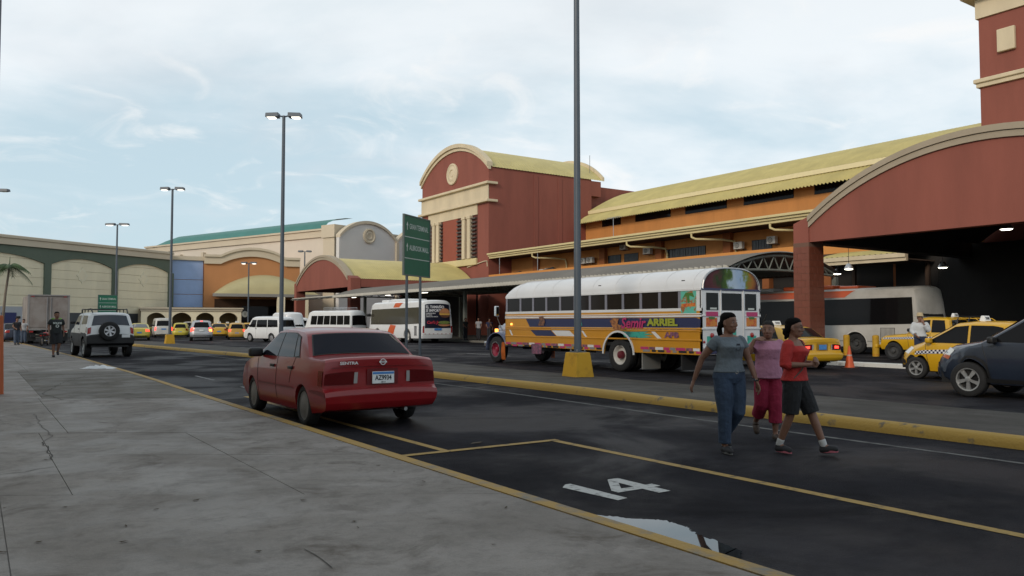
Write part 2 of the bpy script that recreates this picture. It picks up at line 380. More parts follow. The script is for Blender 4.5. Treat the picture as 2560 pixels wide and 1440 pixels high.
# narrow white kerb beside the terminal drive, and the bus platform
b = B(); pr = [(0, -.02), (.02, .12), (.06, .14), (.32, .14), (.36, .12), (.38, -.02)]; m = len(pr)
ys = [2, 6, 10, 14, 18.3]
b.add([(24.6 + a, y, c) for y in ys for a, c in pr], [(i * m + k, i * m + (k + 1) % m, (i + 1) * m + (k + 1) % m, (i + 1) * m + k) for i in range(len(ys) - 1) for k in range(m)] + [tuple(range(m)), tuple(range((len(ys) - 1) * m, len(ys) * m))])
struct(b.o('drive_kerb', M['kerb_w'], smooth=50))
struct(B().box(31.3, 59, 26, 74, -.05, .15).o('platform', M['conc'], bevel=.02))

# cracks in the footway and dark oil spots on the road
crk = mat('crack shadow', (.03, .026, .022), .9)
def crack(pts, wd, nm='crack', m=crk, z=SWZ + .003, seed=1):
    rn = random.Random(seed); q = []
    for (x0, y0), (x1, y1) in zip(pts, pts[1:]):
        k = max(2, int(math.hypot(x1 - x0, y1 - y0) / .12))
        q += [(x0 + (x1 - x0) * i / k + rn.uniform(-.025, .025), y0 + (y1 - y0) * i / k + rn.uniform(-.025, .025)) for i in range(k)]
    q.append(pts[-1]); return stripe(nm, q, wd, m, z)
def gp_(*pp): return [tuple(gnd(x, y, SWZ)[:2]) for x, y in pp]
crack(gp_((85, 1035), (100, 1060), (128, 1092), (105, 1108)), .007, seed=2); crack(gp_((0, 1187), (60, 1180), (135, 1168)), .010, seed=3)
crack(gp_((108, 1105), (120, 1125), (130, 1150)), .012, seed=4); crack(gp_((760, 1375), (830, 1420)), .006, seed=5); crack(gp_((300, 935), (215, 940), (150, 960), (105, 985), (160, 1000)), .012, seed=6)
# ================================================================ vehicles
def sstep(a, b, x):
    t = max(0, min(1, (x - a) / (b - a))); return t * t * (3 - 2 * t)
class Car:
    """body from a side profile: extruded, sliced and rounded; local x forward, y left, z up, origin on the ground amidships"""
    def __init__(s, top, zb, wb, rw, hw, belt, tumble=.16, tuck=.07, cf=.22, cr=.14, tf=.10, tr=.06, ra=None, fil=.05, crown=.04, zm=None, step=.13, zstep=.09, axles=None):
        s.top = top; s.hw = hw; s.belt = belt; s.zb = zb; s.tumble = tumble; s.tuck = tuck; s.cf, s.cr, s.tf, s.tr = cf, cr, tf, tr
        s.xmin = min(p[0] for p in top); s.xmax = max(p[0] for p in top); s.zt = max(p[1] for p in top)
        s.wb, s.rw = wb, rw; s.ra = ra or rw + .06; s.fil = fil; s.crown = crown; s.zm = zm or (zb + belt) * .52; s.step, s.zstep = step, zstep
        s.ax = (wb / 2, -wb / 2) if axles is None else axles
    def ztop(s, x):
        best = None
        for (x0, z0), (x1, z1) in zip(s.top, s.top[1:]):
            lo, hi = min(x0, x1), max(x0, x1)
            if lo - 1e-6 <= x <= hi + 1e-6:
                z = max(z0, z1) if hi - lo < 1e-4 else z0 + (z1 - z0) * (x - x0) / (x1 - x0)
                best = z if best is None else max(best, z)
        return best if best is not None else s.zb
    def d(s, x, t, z):
        """deform: t = lateral position -1..1"""
        w = s.hw
        if z > s.belt: w -= .035 + s.tumble * ((z - s.belt) / max(.01, s.zt - s.belt)) ** 1.1
        elif z > s.zm: w -= .035 * ((z - s.zm) / (s.belt - s.zm)) ** 2
        else: w -= s.tuck * ((s.zm - z) / (s.zm - s.zb)) ** 2
        ef = sstep(s.xmax - 1.1, s.xmax, x); er = sstep(s.xmin + .9, s.xmin, x)
        w -= s.tf * ef ** 1.5 + s.tr * er ** 1.5
        up = sstep(s.belt - .15, s.zt, z)          # windscreens curve in plan as well
        t2 = t * t
        x2 = x - s.cf * t2 * t2 * ef + s.cr * t2 * t2 * er
        xm = (s.xmin + s.xmax) / 2
        x2 -= (.10 if x > xm else -.08) * t2 * up * min(1, abs(x - xm) / 1.0)
        dd = s.ztop(x) - z
        z2 = z - (s.fil * t2 ** 4 + s.crown * t2) * math.exp(-max(0, dd) / .09) * (1 if z > s.zb + .2 else 0)
        return V((x2, t * w, z2))
    def profile(s):
        p = list(s.top); cur = []
        for ax in sorted(s.ax, reverse=True):
            dx = math.sqrt(max(.01, s.ra ** 2 - (s.zb - s.rw) ** 2)); a0 = math.atan2(s.zb - s.rw, dx)
            n = 12
            cur += [(ax + s.ra * math.cos(a0 + (math.pi - 2 * a0) * k / n), s.rw + s.ra * math.sin(a0 + (math.pi - 2 * a0) * k / n)) for k in range(n + 1)]
        return p + cur
    def slice(s, bm, xs=True, zs=True, ts=True):
        def cut(co, no):
            bmesh.ops.bisect_plane(bm, geom=bm.verts[:] + bm.edges[:] + bm.faces[:], plane_co=co, plane_no=no, dist=1e-5)
        if xs:
            x = s.xmin + s.step
            while x < s.xmax: cut((x, 0, 0), (1, 0, 0)); x += s.step
        if zs:
            z = s.zb + s.zstep
            while z < s.zt: cut((0, 0, z), (0, 0, 1)); z += s.zstep
        if ts:
            for t in (0, .3, .55, .72, .84, .92, .97):
                for q in ({t, -t}): cut((0, q, 0), (0, 1, 0))
    def finish(s, bm, name, m, parent, smooth=38):
        for v in bm.verts: v.co = s.d(v.co.x, v.co.y, v.co.z)
        bmesh.ops.recalc_face_normals(bm, faces=bm.faces)
        me = bpy.data.meshes.new(name); bm.to_mesh(me); bm.free(); fin(me, m, smooth)
        return link(bpy.data.objects.new(name, me), parent)
    def body(s, m, parent, name='body', split=None):
        pr = s.profile(); bm = bmesh.new()
        a = [bm.verts.new((x, -1, z)) for x, z in pr]; c = [bm.verts.new((x, 1, z)) for x, z in pr]; n = len(pr)
        for tri in tessellate_polygon([[V((x, z, 0)) for x, z in pr]]):
            bm.faces.new([a[i] for i in tri]); bm.faces.new([c[i] for i in tri][::-1])
        for i in range(n): bm.faces.new((a[i], a[(i + 1) % n], c[(i + 1) % n], c[i]))
        s.slice(bm)
        if split:      # second material below a height
            for f in bm.faces: f.material_index = 1 if f.calc_center_median().z < split else 0
        return s.finish(bm, name, m, parent)
    def side(s, poly, m, parent, name='side_window', off=.006, sides=(1, -1), th=0):
        r = []
        for sg in sides:
            bm = bmesh.new(); vs_ = [bm.verts.new((x, sg, z)) for x, z in poly]
            for tri in tessellate_polygon([[V((x, z, 0)) for x, z in poly]]): bm.faces.new([vs_[i] for i in tri])
            s.slice(bm, ts=False)
            for v in bm.verts:
                v.co = s.d(v.co.x, v.co.y, v.co.z) + V((0, sg * off, 0))
            bmesh.ops.recalc_face_normals(bm, faces=bm.faces)
            f = bm.faces[:] ; bm.normal_update()
            if sum(q.normal.y for q in f) * sg < 0: bmesh.ops.reverse_faces(bm, faces=f)
            me = bpy.data.meshes.new(name); bm.to_mesh(me); bm.free(); fin(me, m, 40)
            r.append(link(bpy.data.objects.new(name, me), parent))
        return r
    def end(s, p0, p1, t0, t1, m, parent, name, off=.006, q=None, nu=8, nv=5, t0b=None, t1b=None):
        """patch on a front or rear segment of the profile from p0 (low) to p1 (high), t0..t1 across (t0b, t1b at the top)"""
        dx, dz = p1[0] - p0[0], p1[1] - p0[1]; l = math.hypot(dx, dz); fwd = 1 if p0[0] > (s.xmin + s.xmax) / 2 else -1
        nx, nz_ = abs(dz) / l * fwd, abs(dx) / l
        ta, tb = (t0 if t0b is None else t0b), (t1 if t1b is None else t1b)
        def fn(u, v):
            a = t0 + (ta - t0) * v; c = t1 + (tb - t1) * v
            p = s.d(p0[0] + dx * v, a + (c - a) * u, p0[1] + dz * v); return p + V((nx * off, 0, nz_ * off))
        return B().grid(fn, nu, nv).o(name, m, parent, smooth=40, recalc=False)
def wheel(parent, x, y, r, wd, style='alloy', rimm=None, rr=None):
    """tyre with a rim in it; outer face towards the sign of y"""
    sg = 1 if y > 0 else -1; mt = Matrix.Translation((x, y, r)) @ Matrix.Rotation(-sg * math.pi / 2, 4, 'X'); rr = rr or r * .64; h = wd / 2
    ty = B().lathe([(rr, h * .75), (rr * 1.06, h * .98), (r * .9, h), (r * .975, h * .86), (r, h * .6), (r, -h * .6), (r * .975, -h * .86), (r * .9, -h), (rr, -h * .8)], 28, mt, closed=True).o('wheel', M['rubber'], parent, smooth=45)
    rimm = rimm or M['rim']; b = B()
    if style == 'hub':
        b.lathe([(rr * 1.03, h * .7), (rr, h * .82), (rr * .85, h * .78), (rr * .5, h * .95), (rr * .2, h * 1.02), (.001, h * 1.02)], 28, mt)
        b.lathe([(rr * 1.0, -h * .5), (rr * 1.0, h * .6)], 28, mt)
    elif style == 'dish':
        b.lathe([(rr * 1.03, h * .8), (rr * .95, h * .8), (rr * .72, h * .05), (rr * .35, h * .1), (rr * .33, h * .75), (rr * .2, h * .85), (.001, h * .85)], 24, mt)
    else:
        b.lathe([(rr * 1.04, h * .72), (rr * 1.03, h * .9), (rr * .92, h * .86), (rr * .90, h * .2), (rr * .9, -h * .5), (rr * 1.0, -h * .5)], 28, mt)
        ns = int(style) if style.isdigit() else 5
        for k in range(ns):
            a = 2 * math.pi * k / ns + .3; m2 = mt @ Matrix.Rotation(a, 4, 'Z')
            b.add([m2 @ V(p) for p in [(rr * .12, -rr * .11, h * .78), (rr * .93, -rr * .19, h * .72), (rr * .93, rr * .19, h * .72), (rr * .12, rr * .11, h * .78),
                                       (rr * .12, -rr * .11, h * .4), (rr * .93, -rr * .19, h * .3), (rr * .93, rr * .19, h * .3), (rr * .12, rr * .11, h * .4)]],
                  [(0, 1, 2, 3), (4, 7, 6, 5), (0, 4, 5, 1), (3, 2, 6, 7), (1, 5, 6, 2), (0, 3, 7, 4)])
        b.lathe([(rr * .25, h * .3), (rr * .25, h * .82), (rr * .18, h * .86), (.001, h * .86)], 16, mt)
        bd = B().lathe([(rr * .9, h * .1), (.001, h * .1)], 20, mt).o('brake_disc', M['black'], ty)
    b.o('rim', rimm, ty, smooth=35)
    return ty
def plate_at(parent, x, z, fwd, w=.30, h=.15, txt=None, yy=0, blue=True):
    b = B().box(x - .006, x + .006, yy - w / 2, yy + w / 2, z - h / 2, z + h / 2); p = b.o('licence_plate', M['plate'], parent, bevel=.003, seg=1)
    r = (0, 1, 0) if fwd > 0 else (0, -1, 0); xo = x + fwd * .0075
    if blue: B().box(xo - .0015, xo + .0015, yy - w / 2 + .006, yy + w / 2 - .006, z + h * .28, z + h * .47).o('plate_band', M['plate_blue'], p)
    if txt:
        text('plate_number', txt, h * .56, M['ink'], p, (xo, yy, z + h * -.03), r, (0, 0, 1), .001, .80, .0025, align='CENTER')
        text('plate_year', '2016', h * .20, M['ink'], p, (xo, yy, z - h * .38), r, (0, 0, 1), .001, 1, 0, align='CENTER')
    return p
def mirror(parent, x, y, z, m, s=1.0):
    sg = 1 if y > 0 else -1
    B().box(x - .05 * s, x + .07 * s, y, y + sg * .20 * s, z - .06 * s, z + .07 * s).o('door_mirror', m, parent, bevel=.035 * s, seg=3, smooth=60)
def handle(parent, C, x, z, m):
    for sg in (1, -1):
        p = C.d(x, sg, z); B().box(x - .09, x + .09, p.y - .004, p.y + sg * .025 + (0 if sg > 0 else .0), z - .022, z + .022).o('door_handle', m, parent, bevel=.008, smooth=60)
def seam(parent, C, pts, name='door_seam', w_=.006):
    """a dark shut line on both flanks"""
    for sg in (1, -1):
        q = []
        for (x0, z0), (x1, z1) in zip(pts, pts[1:]):
            n = max(2, int(math.hypot(x1 - x0, z1 - z0) / .08))
            q += [C.d(x0 + (x1 - x0) * k / n, sg, z0 + (z1 - z0) * k / n) for k in range(n)]
        q.append(C.d(pts[-1][0], sg, pts[-1][1]))
        B().tube(q, w_, 5).o(name, M['black'], parent)
def underbody(parent, C):
    B().box(C.xmin + .25, C.xmax - .3, -C.hw + .22, C.hw - .22, C.zb - .03, C.zb + .12).o('underbody', M['black'], parent)
    b = B().box(C.xmin + .5, C.xmax - .5, -C.hw + .25, C.hw - .25, C.zb + .1, min(C.belt, C.rw + C.ra) - .02).o('wheel_housing', M['black'], parent)

RED = mat('red car paint', (.24, .010, .013), .28, var=.06, vs_=3, coat=.35, spec=.4)
TAXI = mat('taxi yellow paint', (.60, .34, .012), .32, var=.06, vs_=3, coat=.45)
TAXI2 = mat('pale taxi yellow paint', (.56, .47, .06), .35, var=.06, vs_=3, coat=.4)
LAMPD = mat('dark tail lens', (.10, .006, .007), .15, coat=.4)
DKRED = mat('dark red moulding', (.13, .006, .008), .4)
ORANGEP = mat('orange reflector', (.45, .10, .02), .3)
chk = bpy.data.materials.new('taxi chequer band'); chk.use_nodes = True
_t = chk.node_tree; _c = _t.nodes.new('ShaderNodeTexChecker'); _c.inputs['Scale'].default_value = 1 / .052
_c.inputs['Color1'].default_value = (.7, .7, .72, 1); _c.inputs['Color2'].default_value = (.015, .02, .06, 1)
_o = _t.nodes.new('ShaderNodeTexCoord'); _m = _t.nodes.new('ShaderNodeMapping'); _m.inputs['Scale'].default_value = (1, 0, 1); _m.inputs['Location'].default_value = (0, .01, 0)
_t.links.new(_o.outputs['Object'], _m.inputs[0]); _t.links.new(_m.outputs[0], _c.inputs['Vector']); _t.links.new(_c.outputs['Color'], _t.nodes['Principled BSDF'].inputs['Base Color'])
def taxi_sign(parent, x, z, yaw=0):
    b = B().add([(x - .07, -.17, z), (x + .07, -.17, z), (x + .07, .17, z), (x - .07, .17, z), (x - .035, -.14, z + .14), (x + .035, -.14, z + .14), (x + .035, .14, z + .14), (x - .035, .14, z + .14)],
                [(0, 3, 2, 1), (4, 5, 6, 7), (0, 1, 5, 4), (1, 2, 6, 5), (2, 3, 7, 6), (3, 0, 4, 7)])
    p = b.o('roof_sign', M['white'], parent, bevel=.012)
    for sg in (1, -1):
        text('roof_sign_word', 'TAXI', .085, M['ink'], p, (x + sg * .058, 0, z + .07), (0, sg, 0), (-sg * .24, 0, 1), .003, 1, .002, align='CENTER')
def sentra(label, loc, rz, m, dark, num=None, taxi=False, glassm=None):
    t = thing('parked_car' if not taxi else 'taxi', label, 'car' if not taxi else 'taxi', loc, rz)
    top = [(-1.9, .24), (-2.06, .28), (-2.13, .37), (-2.145, .50), (-2.12, .555), (-2.04, .57), (-2.035, .80), (-2.045, .955), (-2.0, .985), (-1.42, 1.005), (-1.05, 1.31), (-.88, 1.355), (-.45, 1.383), (0, 1.39), (.32, 1.362), (1.02, .965), (1.08, .945), (1.95, .82), (2.10, .74), (2.17, .58), (2.19, .40), (2.12, .27), (1.95, .20)]
    C = Car(top, .20, 2.43, .285, .865, .925, tumble=.165, tuck=.06, cr=.045, tr=.02, cf=.18, tf=.08, zm=.55, crown=.022, fil=.018, ra=.305)
    C.body(m, t)
    B().box(-1.65, 1.9, -.62, .62, .21, .42).o('underbody', M['black'], t)
    glass = glassm or M['glass']
    C.end((-1.395, 1.025), (-1.075, 1.29), -.92, .92, glass, t, 'rear_window', .012, t0b=-.89, t1b=.89)
    C.end((-1.41, 1.012), (-1.06, 1.303), -.945, .945, M['black'], t, 'window_seal', .009, t0b=-.915, t1b=.915)
    C.end((1.00, .985), (.38, 1.335), -.88, .88, glass, t, 'windscreen', .012, t0b=-.8, t1b=.8)
    C.side([(.95, .94), (.27, 1.325), (-.60, 1.335), (-.86, 1.27), (-1.06, .955)], M['black'], t, 'window_frame', .005)
    C.side([(.90, .955), (.26, 1.305), (-.05, 1.325), (-.05, .95)], glass, t, 'front_window', .008)
    C.side([(-.09, .95), (-.09, 1.325), (-.60, 1.315), (-.68, 1.29), (-.80, .955)], glass, t, 'rear_door_window', .008)
    C.side([(-.84, .96), (-.735, 1.27), (-.84, 1.25), (-1.02, .98)], glass, t, 'quarter_window', .008)
    tl = M['tail_on'] if taxi else M['tail']
    for sg in (1, -1):      # tail lamps wrapped round the corners
        C.end((-2.036, .615), (-2.048, .80), sg * .50, sg * .985, LAMPD, t, 'tail_lamp', .012, nu=10)
        C.end((-2.036, .63), (-2.046, .785), sg * .44, sg * .50, mat('clear lamp lens', (.35, .34, .34), .15), t, 'reversing_lamp', .013, nu=4)
        if taxi: C.end((-2.038, .66), (-2.046, .75), sg * .62, sg * .85, M['tail_on'], t, 'brake_lamp', .018, nu=4)
        C.end((2.105, .58), (2.06, .70), sg * .55, sg * .97, M['lampoff'], t, 'headlamp', .01)
        if taxi: C.end((-2.115, .42), (-2.12, .47), sg * .55, sg * .80, M['tail'], t, 'reflector', .01)
    C.side([(-2.02, .60), (-2.02, .81), (-1.86, .81), (-1.86, .60)], LAMPD, t, 'tail_lamp', .008)
    C.side([(-2.11, .46), (-2.11, .53), (-1.55, .53), (-1.55, .50)], dark, t, 'bumper_line', .006)
    C.side([(-.86, .50), (-.86, .525), (.84, .525), (.84, .50)], dark, t, 'side_moulding', .009)
    if taxi: C.side([(-1.75, .70), (-1.75, .80), (1.9, .72), (1.9, .62)], chk, t, 'chequer_band', .007)
    seam(t, C, [(-.07, .30), (-.07, .94)], w_=.005); seam(t, C, [(.86, .30), (.86, .60), (.93, .95)], w_=.005); seam(t, C, [(-.70, .58), (-.74, .75), (-.88, .95)], w_=.005)
    handle(t, C, .12, .80, M['black']); handle(t, C, -.72, .80, M['black'])
    mirror(t, .72, .83, .98, M['black'], 1.1); mirror(t, .72, -.83, .98, M['black'], 1.1)
    rc = C.d(-2.045, 0, .70)
    C.end((-2.038, .60), (-2.05, .825), -.28, .28, dark, t, 'plate_recess', .010)
    C.end((-2.0445, .852), (-2.0455, .862), -.88, .88, dark, t, 'boot_seam', .008)
    if num:
        plate_at(t, rc.x - .032, .70, -1, .33, .165, num)
        xo = C.d(-2.055, 0, .915).x - .012
        mt = Matrix.Translation((xo, 0, .915)) @ Matrix.Rotation(-math.pi / 2, 4, 'Y')
        e = B().lathe([(.034, 0), (.034, .006), (.044, .006), (.044, 0)], 24, mt, closed=True).o('emblem', M['white'], t, smooth=40)
        B().box(xo - .008, xo - .001, -.056, .056, .904, .926).o('emblem_bar', M['white'], e)
        text('emblem_name', 'NISSAN', .018, M['ink'], e, (xo - .0085, 0, .915), (0, -1, 0), (0, 0, 1), .0008, 1, 0, align='CENTER')
        text('model_name', 'SENTRA', .056, M['white'], t, (xo + .004, .63, .905), (0, -1, 0), (0, 0, 1), .004, 1.3, .001)
    else:
        B().box(rc.x - .036, rc.x - .02, -.15, .15, .63, .78).o('licence_plate', M['plate_blue'], t)
    for sg in (1, -1):
        for ax in (1.215, -1.215): wheel(t, ax, sg * .745, .285, .175, 'hub', mat('grey hub cap', (.17, .17, .17), .45, metal=.3, var=.2, vs_=9), rr=.20)
    B().tube([(-1.5, -.35, .25), (-2.02, -.38, .24)], .028, 8).o('exhaust_pipe', M['steel'], t)
    if taxi: taxi_sign(t, -.1, 1.385); B().tube([(.2, .35, 1.37), (-.05, .38, 1.75)], .006, 5).o('antenna', M['black'], t)
    return t
sentra('red four door saloon parked at the yellow kerb', (4.73, 12.22, 0), R(90), RED, DKRED, 'AZ9934', glassm=mat('sedan tinted glass', (.009, .009, .016), .04, spec=.13))
sentra('yellow saloon taxi with lit brake lamps beside the traffic cone', (22.15, 17.0, 0), R(81), TAXI, mat('dark yellow trim', (.30, .17, .01), .4), taxi=True)

def common(t, C, m, g, dark, lit=0, wr=.17, st='5', rimm=None, signx=None):
    """glass, lamps, wheels and mirrors from the windows listed in C.win"""
    for nm, poly in C.win: C.side(poly, g, t, nm, .008)
    for nm, p0, p1, a, b_ in C.endwin: C.end(p0, p1, -a, a, g, t, nm, .012, t0b=-b_, t1b=b_)
    for p0, p1, a, b_ in C.tl:
        for sg in (1, -1): C.end(p0, p1, sg * a, sg * b_, M['tail_on'] if lit & 1 else M['tail'], t, 'tail_lamp', .014, nu=5)
    if lit & 2:
        p0, p1, a, b_ = C.tl[0]; C.end(p0, ((p0[0] + p1[0]) / 2, (p0[1] + p1[1]) / 2), -b_ * .98, -a, M['amber_on'], t, 'indicator_lamp', .02, nu=4)
    for p0, p1, a, b_ in C.hl:
        for sg in (1, -1): C.end(p0, p1, sg * a, sg * b_, M['lampoff'], t, 'headlamp', .012, nu=5)
    for sg in (1, -1):
        for ax in C.ax: wheel(t, ax, sg * (C.hw - wr / 2 - .02), C.rw, wr, st, rimm)
    for x, z in C.han: handle(t, C, x, z, dark)
    for pts in C.seams: seam(t, C, pts)
    mx, mz = C.mir
    for sg in (1, -1): mirror(t, mx, sg * (C.hw - .04), mz, dark, 1.0)
    B().box(C.xmin + .2, C.xmax - .25, -C.hw + .22, C.hw - .22, C.zb - .03, C.zb + .2).o('underbody', M['black'], t)
def hatch(label, loc, rz, m, name='taxi', cat='taxi', group=None, chq=True, lit=0, sign=True, step=.13):
    t = thing(name, label, cat, loc, rz, group)
    top = [(-1.72, .26), (-1.78, .42), (-1.77, .60), (-1.72, .66), (-1.70, .95), (-1.50, 1.36), (-1.35, 1.44), (-.9, 1.50), (-.2, 1.515), (.25, 1.47), (1.08, 1.0), (1.16, .97), (1.55, .84), (1.72, .70), (1.78, .55), (1.80, .36), (1.72, .24)]
    C = Car(top, .22, 2.385, .285, .80, .93, tumble=.17, cr=.22, cf=.30, tf=.14, step=step)
    C.win = [('front_window', [(.98, .96), (.24, 1.40), (-.12, 1.43), (-.12, .94)]), ('rear_door_window', [(-.18, .94), (-.18, 1.43), (-.75, 1.42), (-1.0, 1.36), (-.98, .98)]), ('quarter_window', [(-1.05, 1.0), (-1.06, 1.35), (-1.32, 1.25), (-1.36, 1.08)])]
    C.endwin = [('rear_window', (-1.69, .98), (-1.50, 1.36), .80, .72), ('windscreen', (1.06, 1.01), (.34, 1.42), .88, .8)]
    C.tl = [((-1.71, .72), (-1.705, .95), .72, .97)]; C.hl = [((1.70, .70), (1.5, .86), .62, .97)]
    C.han = [(.02, .84), (-.85, .86)]; C.seams = [[(-.15, .30), (-.15, .93)], [(.86, .34), (.92, .65), (1.0, .95)], [(-.78, .62), (-.95, .95)]]; C.mir = (.78, 1.0)
    C.body(m, t)
    common(t, C, m, M['glass'], M['black'] if not chq else m, lit, rimm=M['rim'])
    C.end((1.795, .40), (1.76, .62), -.85, .85, M['black'], t, 'grille', .012)
    B().box(C.xmin - .012 + .02, C.xmin + .02, -.16, .16, .50, .62).o('licence_plate', M['plate_blue'], t)
    if chq: C.side([(-1.6, .76), (-1.6, .86), (1.45, .74), (1.5, .64)], chk, t, 'chequer_band', .007)
    if sign: taxi_sign(t, -.2, 1.50)
    return t, C
t, C = hatch('yellow small hatchback taxi with chequered band and black front bumper', (21.16, 10.05, 0), R(90), TAXI)
C.end((1.80, .27), (1.79, .56), -.98, .98, M['black'], t, 'front_bumper', .014)
C.side([(1.42, .26), (1.50, .60), (1.66, .66), (1.79, .60), (1.79, .30)], M['black'], t, 'bumper_corner', .011)
def suv(label, loc, rz, m, g=None, group=None, lit=0, name='parked_car', rails=True, cat='car', step=.13):
    t = thing(name, label, cat, loc, rz, group)
    top = [(-2.1, .34), (-2.18, .50), (-2.17, .68), (-2.12, .74), (-2.10, 1.06), (-1.86, 1.55), (-1.7, 1.63), (-1.0, 1.69), (-.2, 1.70), (.30, 1.65), (1.08, 1.15), (1.16, 1.12), (1.75, 1.02), (1.98, .90), (2.10, .74), (2.17, .55), (2.16, .36), (2.05, .28)]
    C = Car(top, .28, 2.64, .345, .91, 1.06, tumble=.18, cr=.24, cf=.36, tf=.14, ra=.415, step=step)
    C.win = [('front_window', [(.98, 1.10), (.26, 1.57), (-.15, 1.60), (-.15, 1.07)]), ('rear_door_window', [(-.21, 1.07), (-.21, 1.60), (-.95, 1.59), (-1.15, 1.12)]), ('quarter_window', [(-1.22, 1.14), (-1.03, 1.58), (-1.5, 1.53), (-1.72, 1.25)])]
    C.endwin = [('rear_window', (-2.07, 1.10), (-1.87, 1.53), .78, .70), ('windscreen', (1.06, 1.16), (.40, 1.60), .88, .8)]
    C.tl = [((-2.115, .82), (-2.08, 1.12), .70, .98)]; C.hl = [((2.02, .82), (1.86, .98), .55, .96)]
    C.han = [(-.02, .97), (-1.0, .99)]; C.seams = [[(-.18, .36), (-.18, 1.06)], [(.9, .40), (.95, .75), (1.05, 1.08)], [(-.9, .75), (-1.15, 1.08)]]; C.mir = (.80, 1.12)
    C.body(m, t)
    common(t, C, m, g or M['glass'], m if not rails else M['black'], lit, wr=.215, st='5')
    C.end((2.165, .40), (2.13, .66), -.8, .8, M['black'], t, 'grille', .012)
    C.side([(-1.62, .30), (-1.60, .38), (1.62, .38), (1.62, .30)], M['black'], t, 'sill_cladding', .009)
    B().box(C.xmin - .002, C.xmin + .016, -.16, .16, .80, .92).o('licence_plate', M['plate'], t)
    if lit & 1: C.end((-1.80, 1.60), (-1.72, 1.625), -.15, .15, M['tail_on'], t, 'high_brake_lamp', .02)
    if rails:
        for sg in (1, -1): B().tube([(.2, sg * .62, 1.64), (.1, sg * .63, 1.715), (-1.4, sg * .62, 1.715), (-1.55, sg * .61, 1.63)], .018, 6).o('roof_rail', M['grey_metal'], t)
    return t, C
NAVY = mat('navy car paint', (.018, .026, .045), .28, var=.08, vs_=3, coat=.6)
t, C = suv('dark navy crossover car passing the yellow hatchback taxi', (17.08, 6.58, 0), R(90), NAVY, name='crossover_car')
for sg in (1,): C.side([(.86, .30), (.92, .62), (1.0, .74), (1.16, .82), (1.45, .82), (1.62, .74), (1.70, .62), (1.76, .30), (1.735, .30), (1.67, .58), (1.58, .70), (1.43, .78), (1.2, .78), (1.04, .70), (.96, .58), (.90, .30)], M['black'], t, 'arch_cladding', .012, sides=(1,))
C.end((2.06, .78), (2.0, .83), .80, .985, ORANGEP, t, 'indicator_lamp', .02)

def pickup():
    t = thing('taxi_pickup', 'yellow double cab pickup taxi with chequered band by the bollard', 'taxi', (30.85, 16.0, 0), R(90))
    top = [(-2.3, .55), (-2.34, .62), (-2.32, 1.05), (-.86, 1.05), (-.80, 1.08), (-.72, 1.62), (-.6, 1.68), (.2, 1.70), (.45, 1.66), (.92, 1.10), (1.0, 1.06), (1.9, .98), (2.06, .90), (2.10, .70), (2.14, .55), (2.10, .42)]
    C = Car(top, .42, 2.95, .35, .83, 1.08, tumble=.13, cr=.05, cf=.12, tf=.05, tr=.0, ra=.42, crown=.02)
    C.win = [('front_window', [(.80, 1.12), (.40, 1.58), (.02, 1.60), (.02, 1.10)]), ('rear_door_window', [(-.06, 1.10), (-.06, 1.60), (-.56, 1.58), (-.62, 1.10)])]
    C.endwin = [('windscreen', (.90, 1.13), (.50, 1.60), .9, .85), ('rear_window', (-.79, 1.15), (-.73, 1.58), .8, .8)]
    C.tl = [((-2.325, .75), (-2.32, 1.0), .84, .98)]; C.hl = [((2.10, .72), (2.08, .86), .60, .96)]
    C.han = [(.12, 1.0), (-.50, 1.0)]; C.seams = [[(-.02, .50), (-.02, 1.08)], [(.82, .50), (.86, 1.08)], [(-.70, .50), (-.68, 1.08)]]; C.mir = (.72, 1.18)
    C.body(TAXI, t); common(t, C, TAXI, M['glass'], M['black'], 0, wr=.2, st='dish', rimm=mat('dark steel rim', (.05, .05, .05), .5))
    C.side([(-2.2, .86), (-2.2, .95), (2.0, .92), (2.0, .83)], chk, t, 'chequer_band', .007)
    b = B().box(2.10, 2.22, -.84, .84, .46, .60).o('front_bumper', TAXI, t, bevel=.03)
    C.end((2.12, .66), (2.09, .86), -.55, .55, M['black'], t, 'grille', .012)
    taxi_sign(t, -.55, 1.69)
    for k, x in enumerate((-.95, -1.35)):
        B().tube([(x, -.72, 1.05), (x - .03, -.66, 1.60), (x - .03, -.5, 1.70), (x - .03, .5, 1.70), (x - .03, .66, 1.60), (x, .72, 1.05)], .022, 8).o('roll_bar', mat('black bar', (.02, .02, .02), .4), t, smooth=50)
    for sg in (1, -1): B().tube([(-.98, sg * .6, 1.64), (-1.6, sg * .62, 1.62), (-1.95, sg * .66, 1.35), (-2.1, sg * .7, 1.05)], .018, 8).o('side_rail', TAXI, t, smooth=50)
pickup()
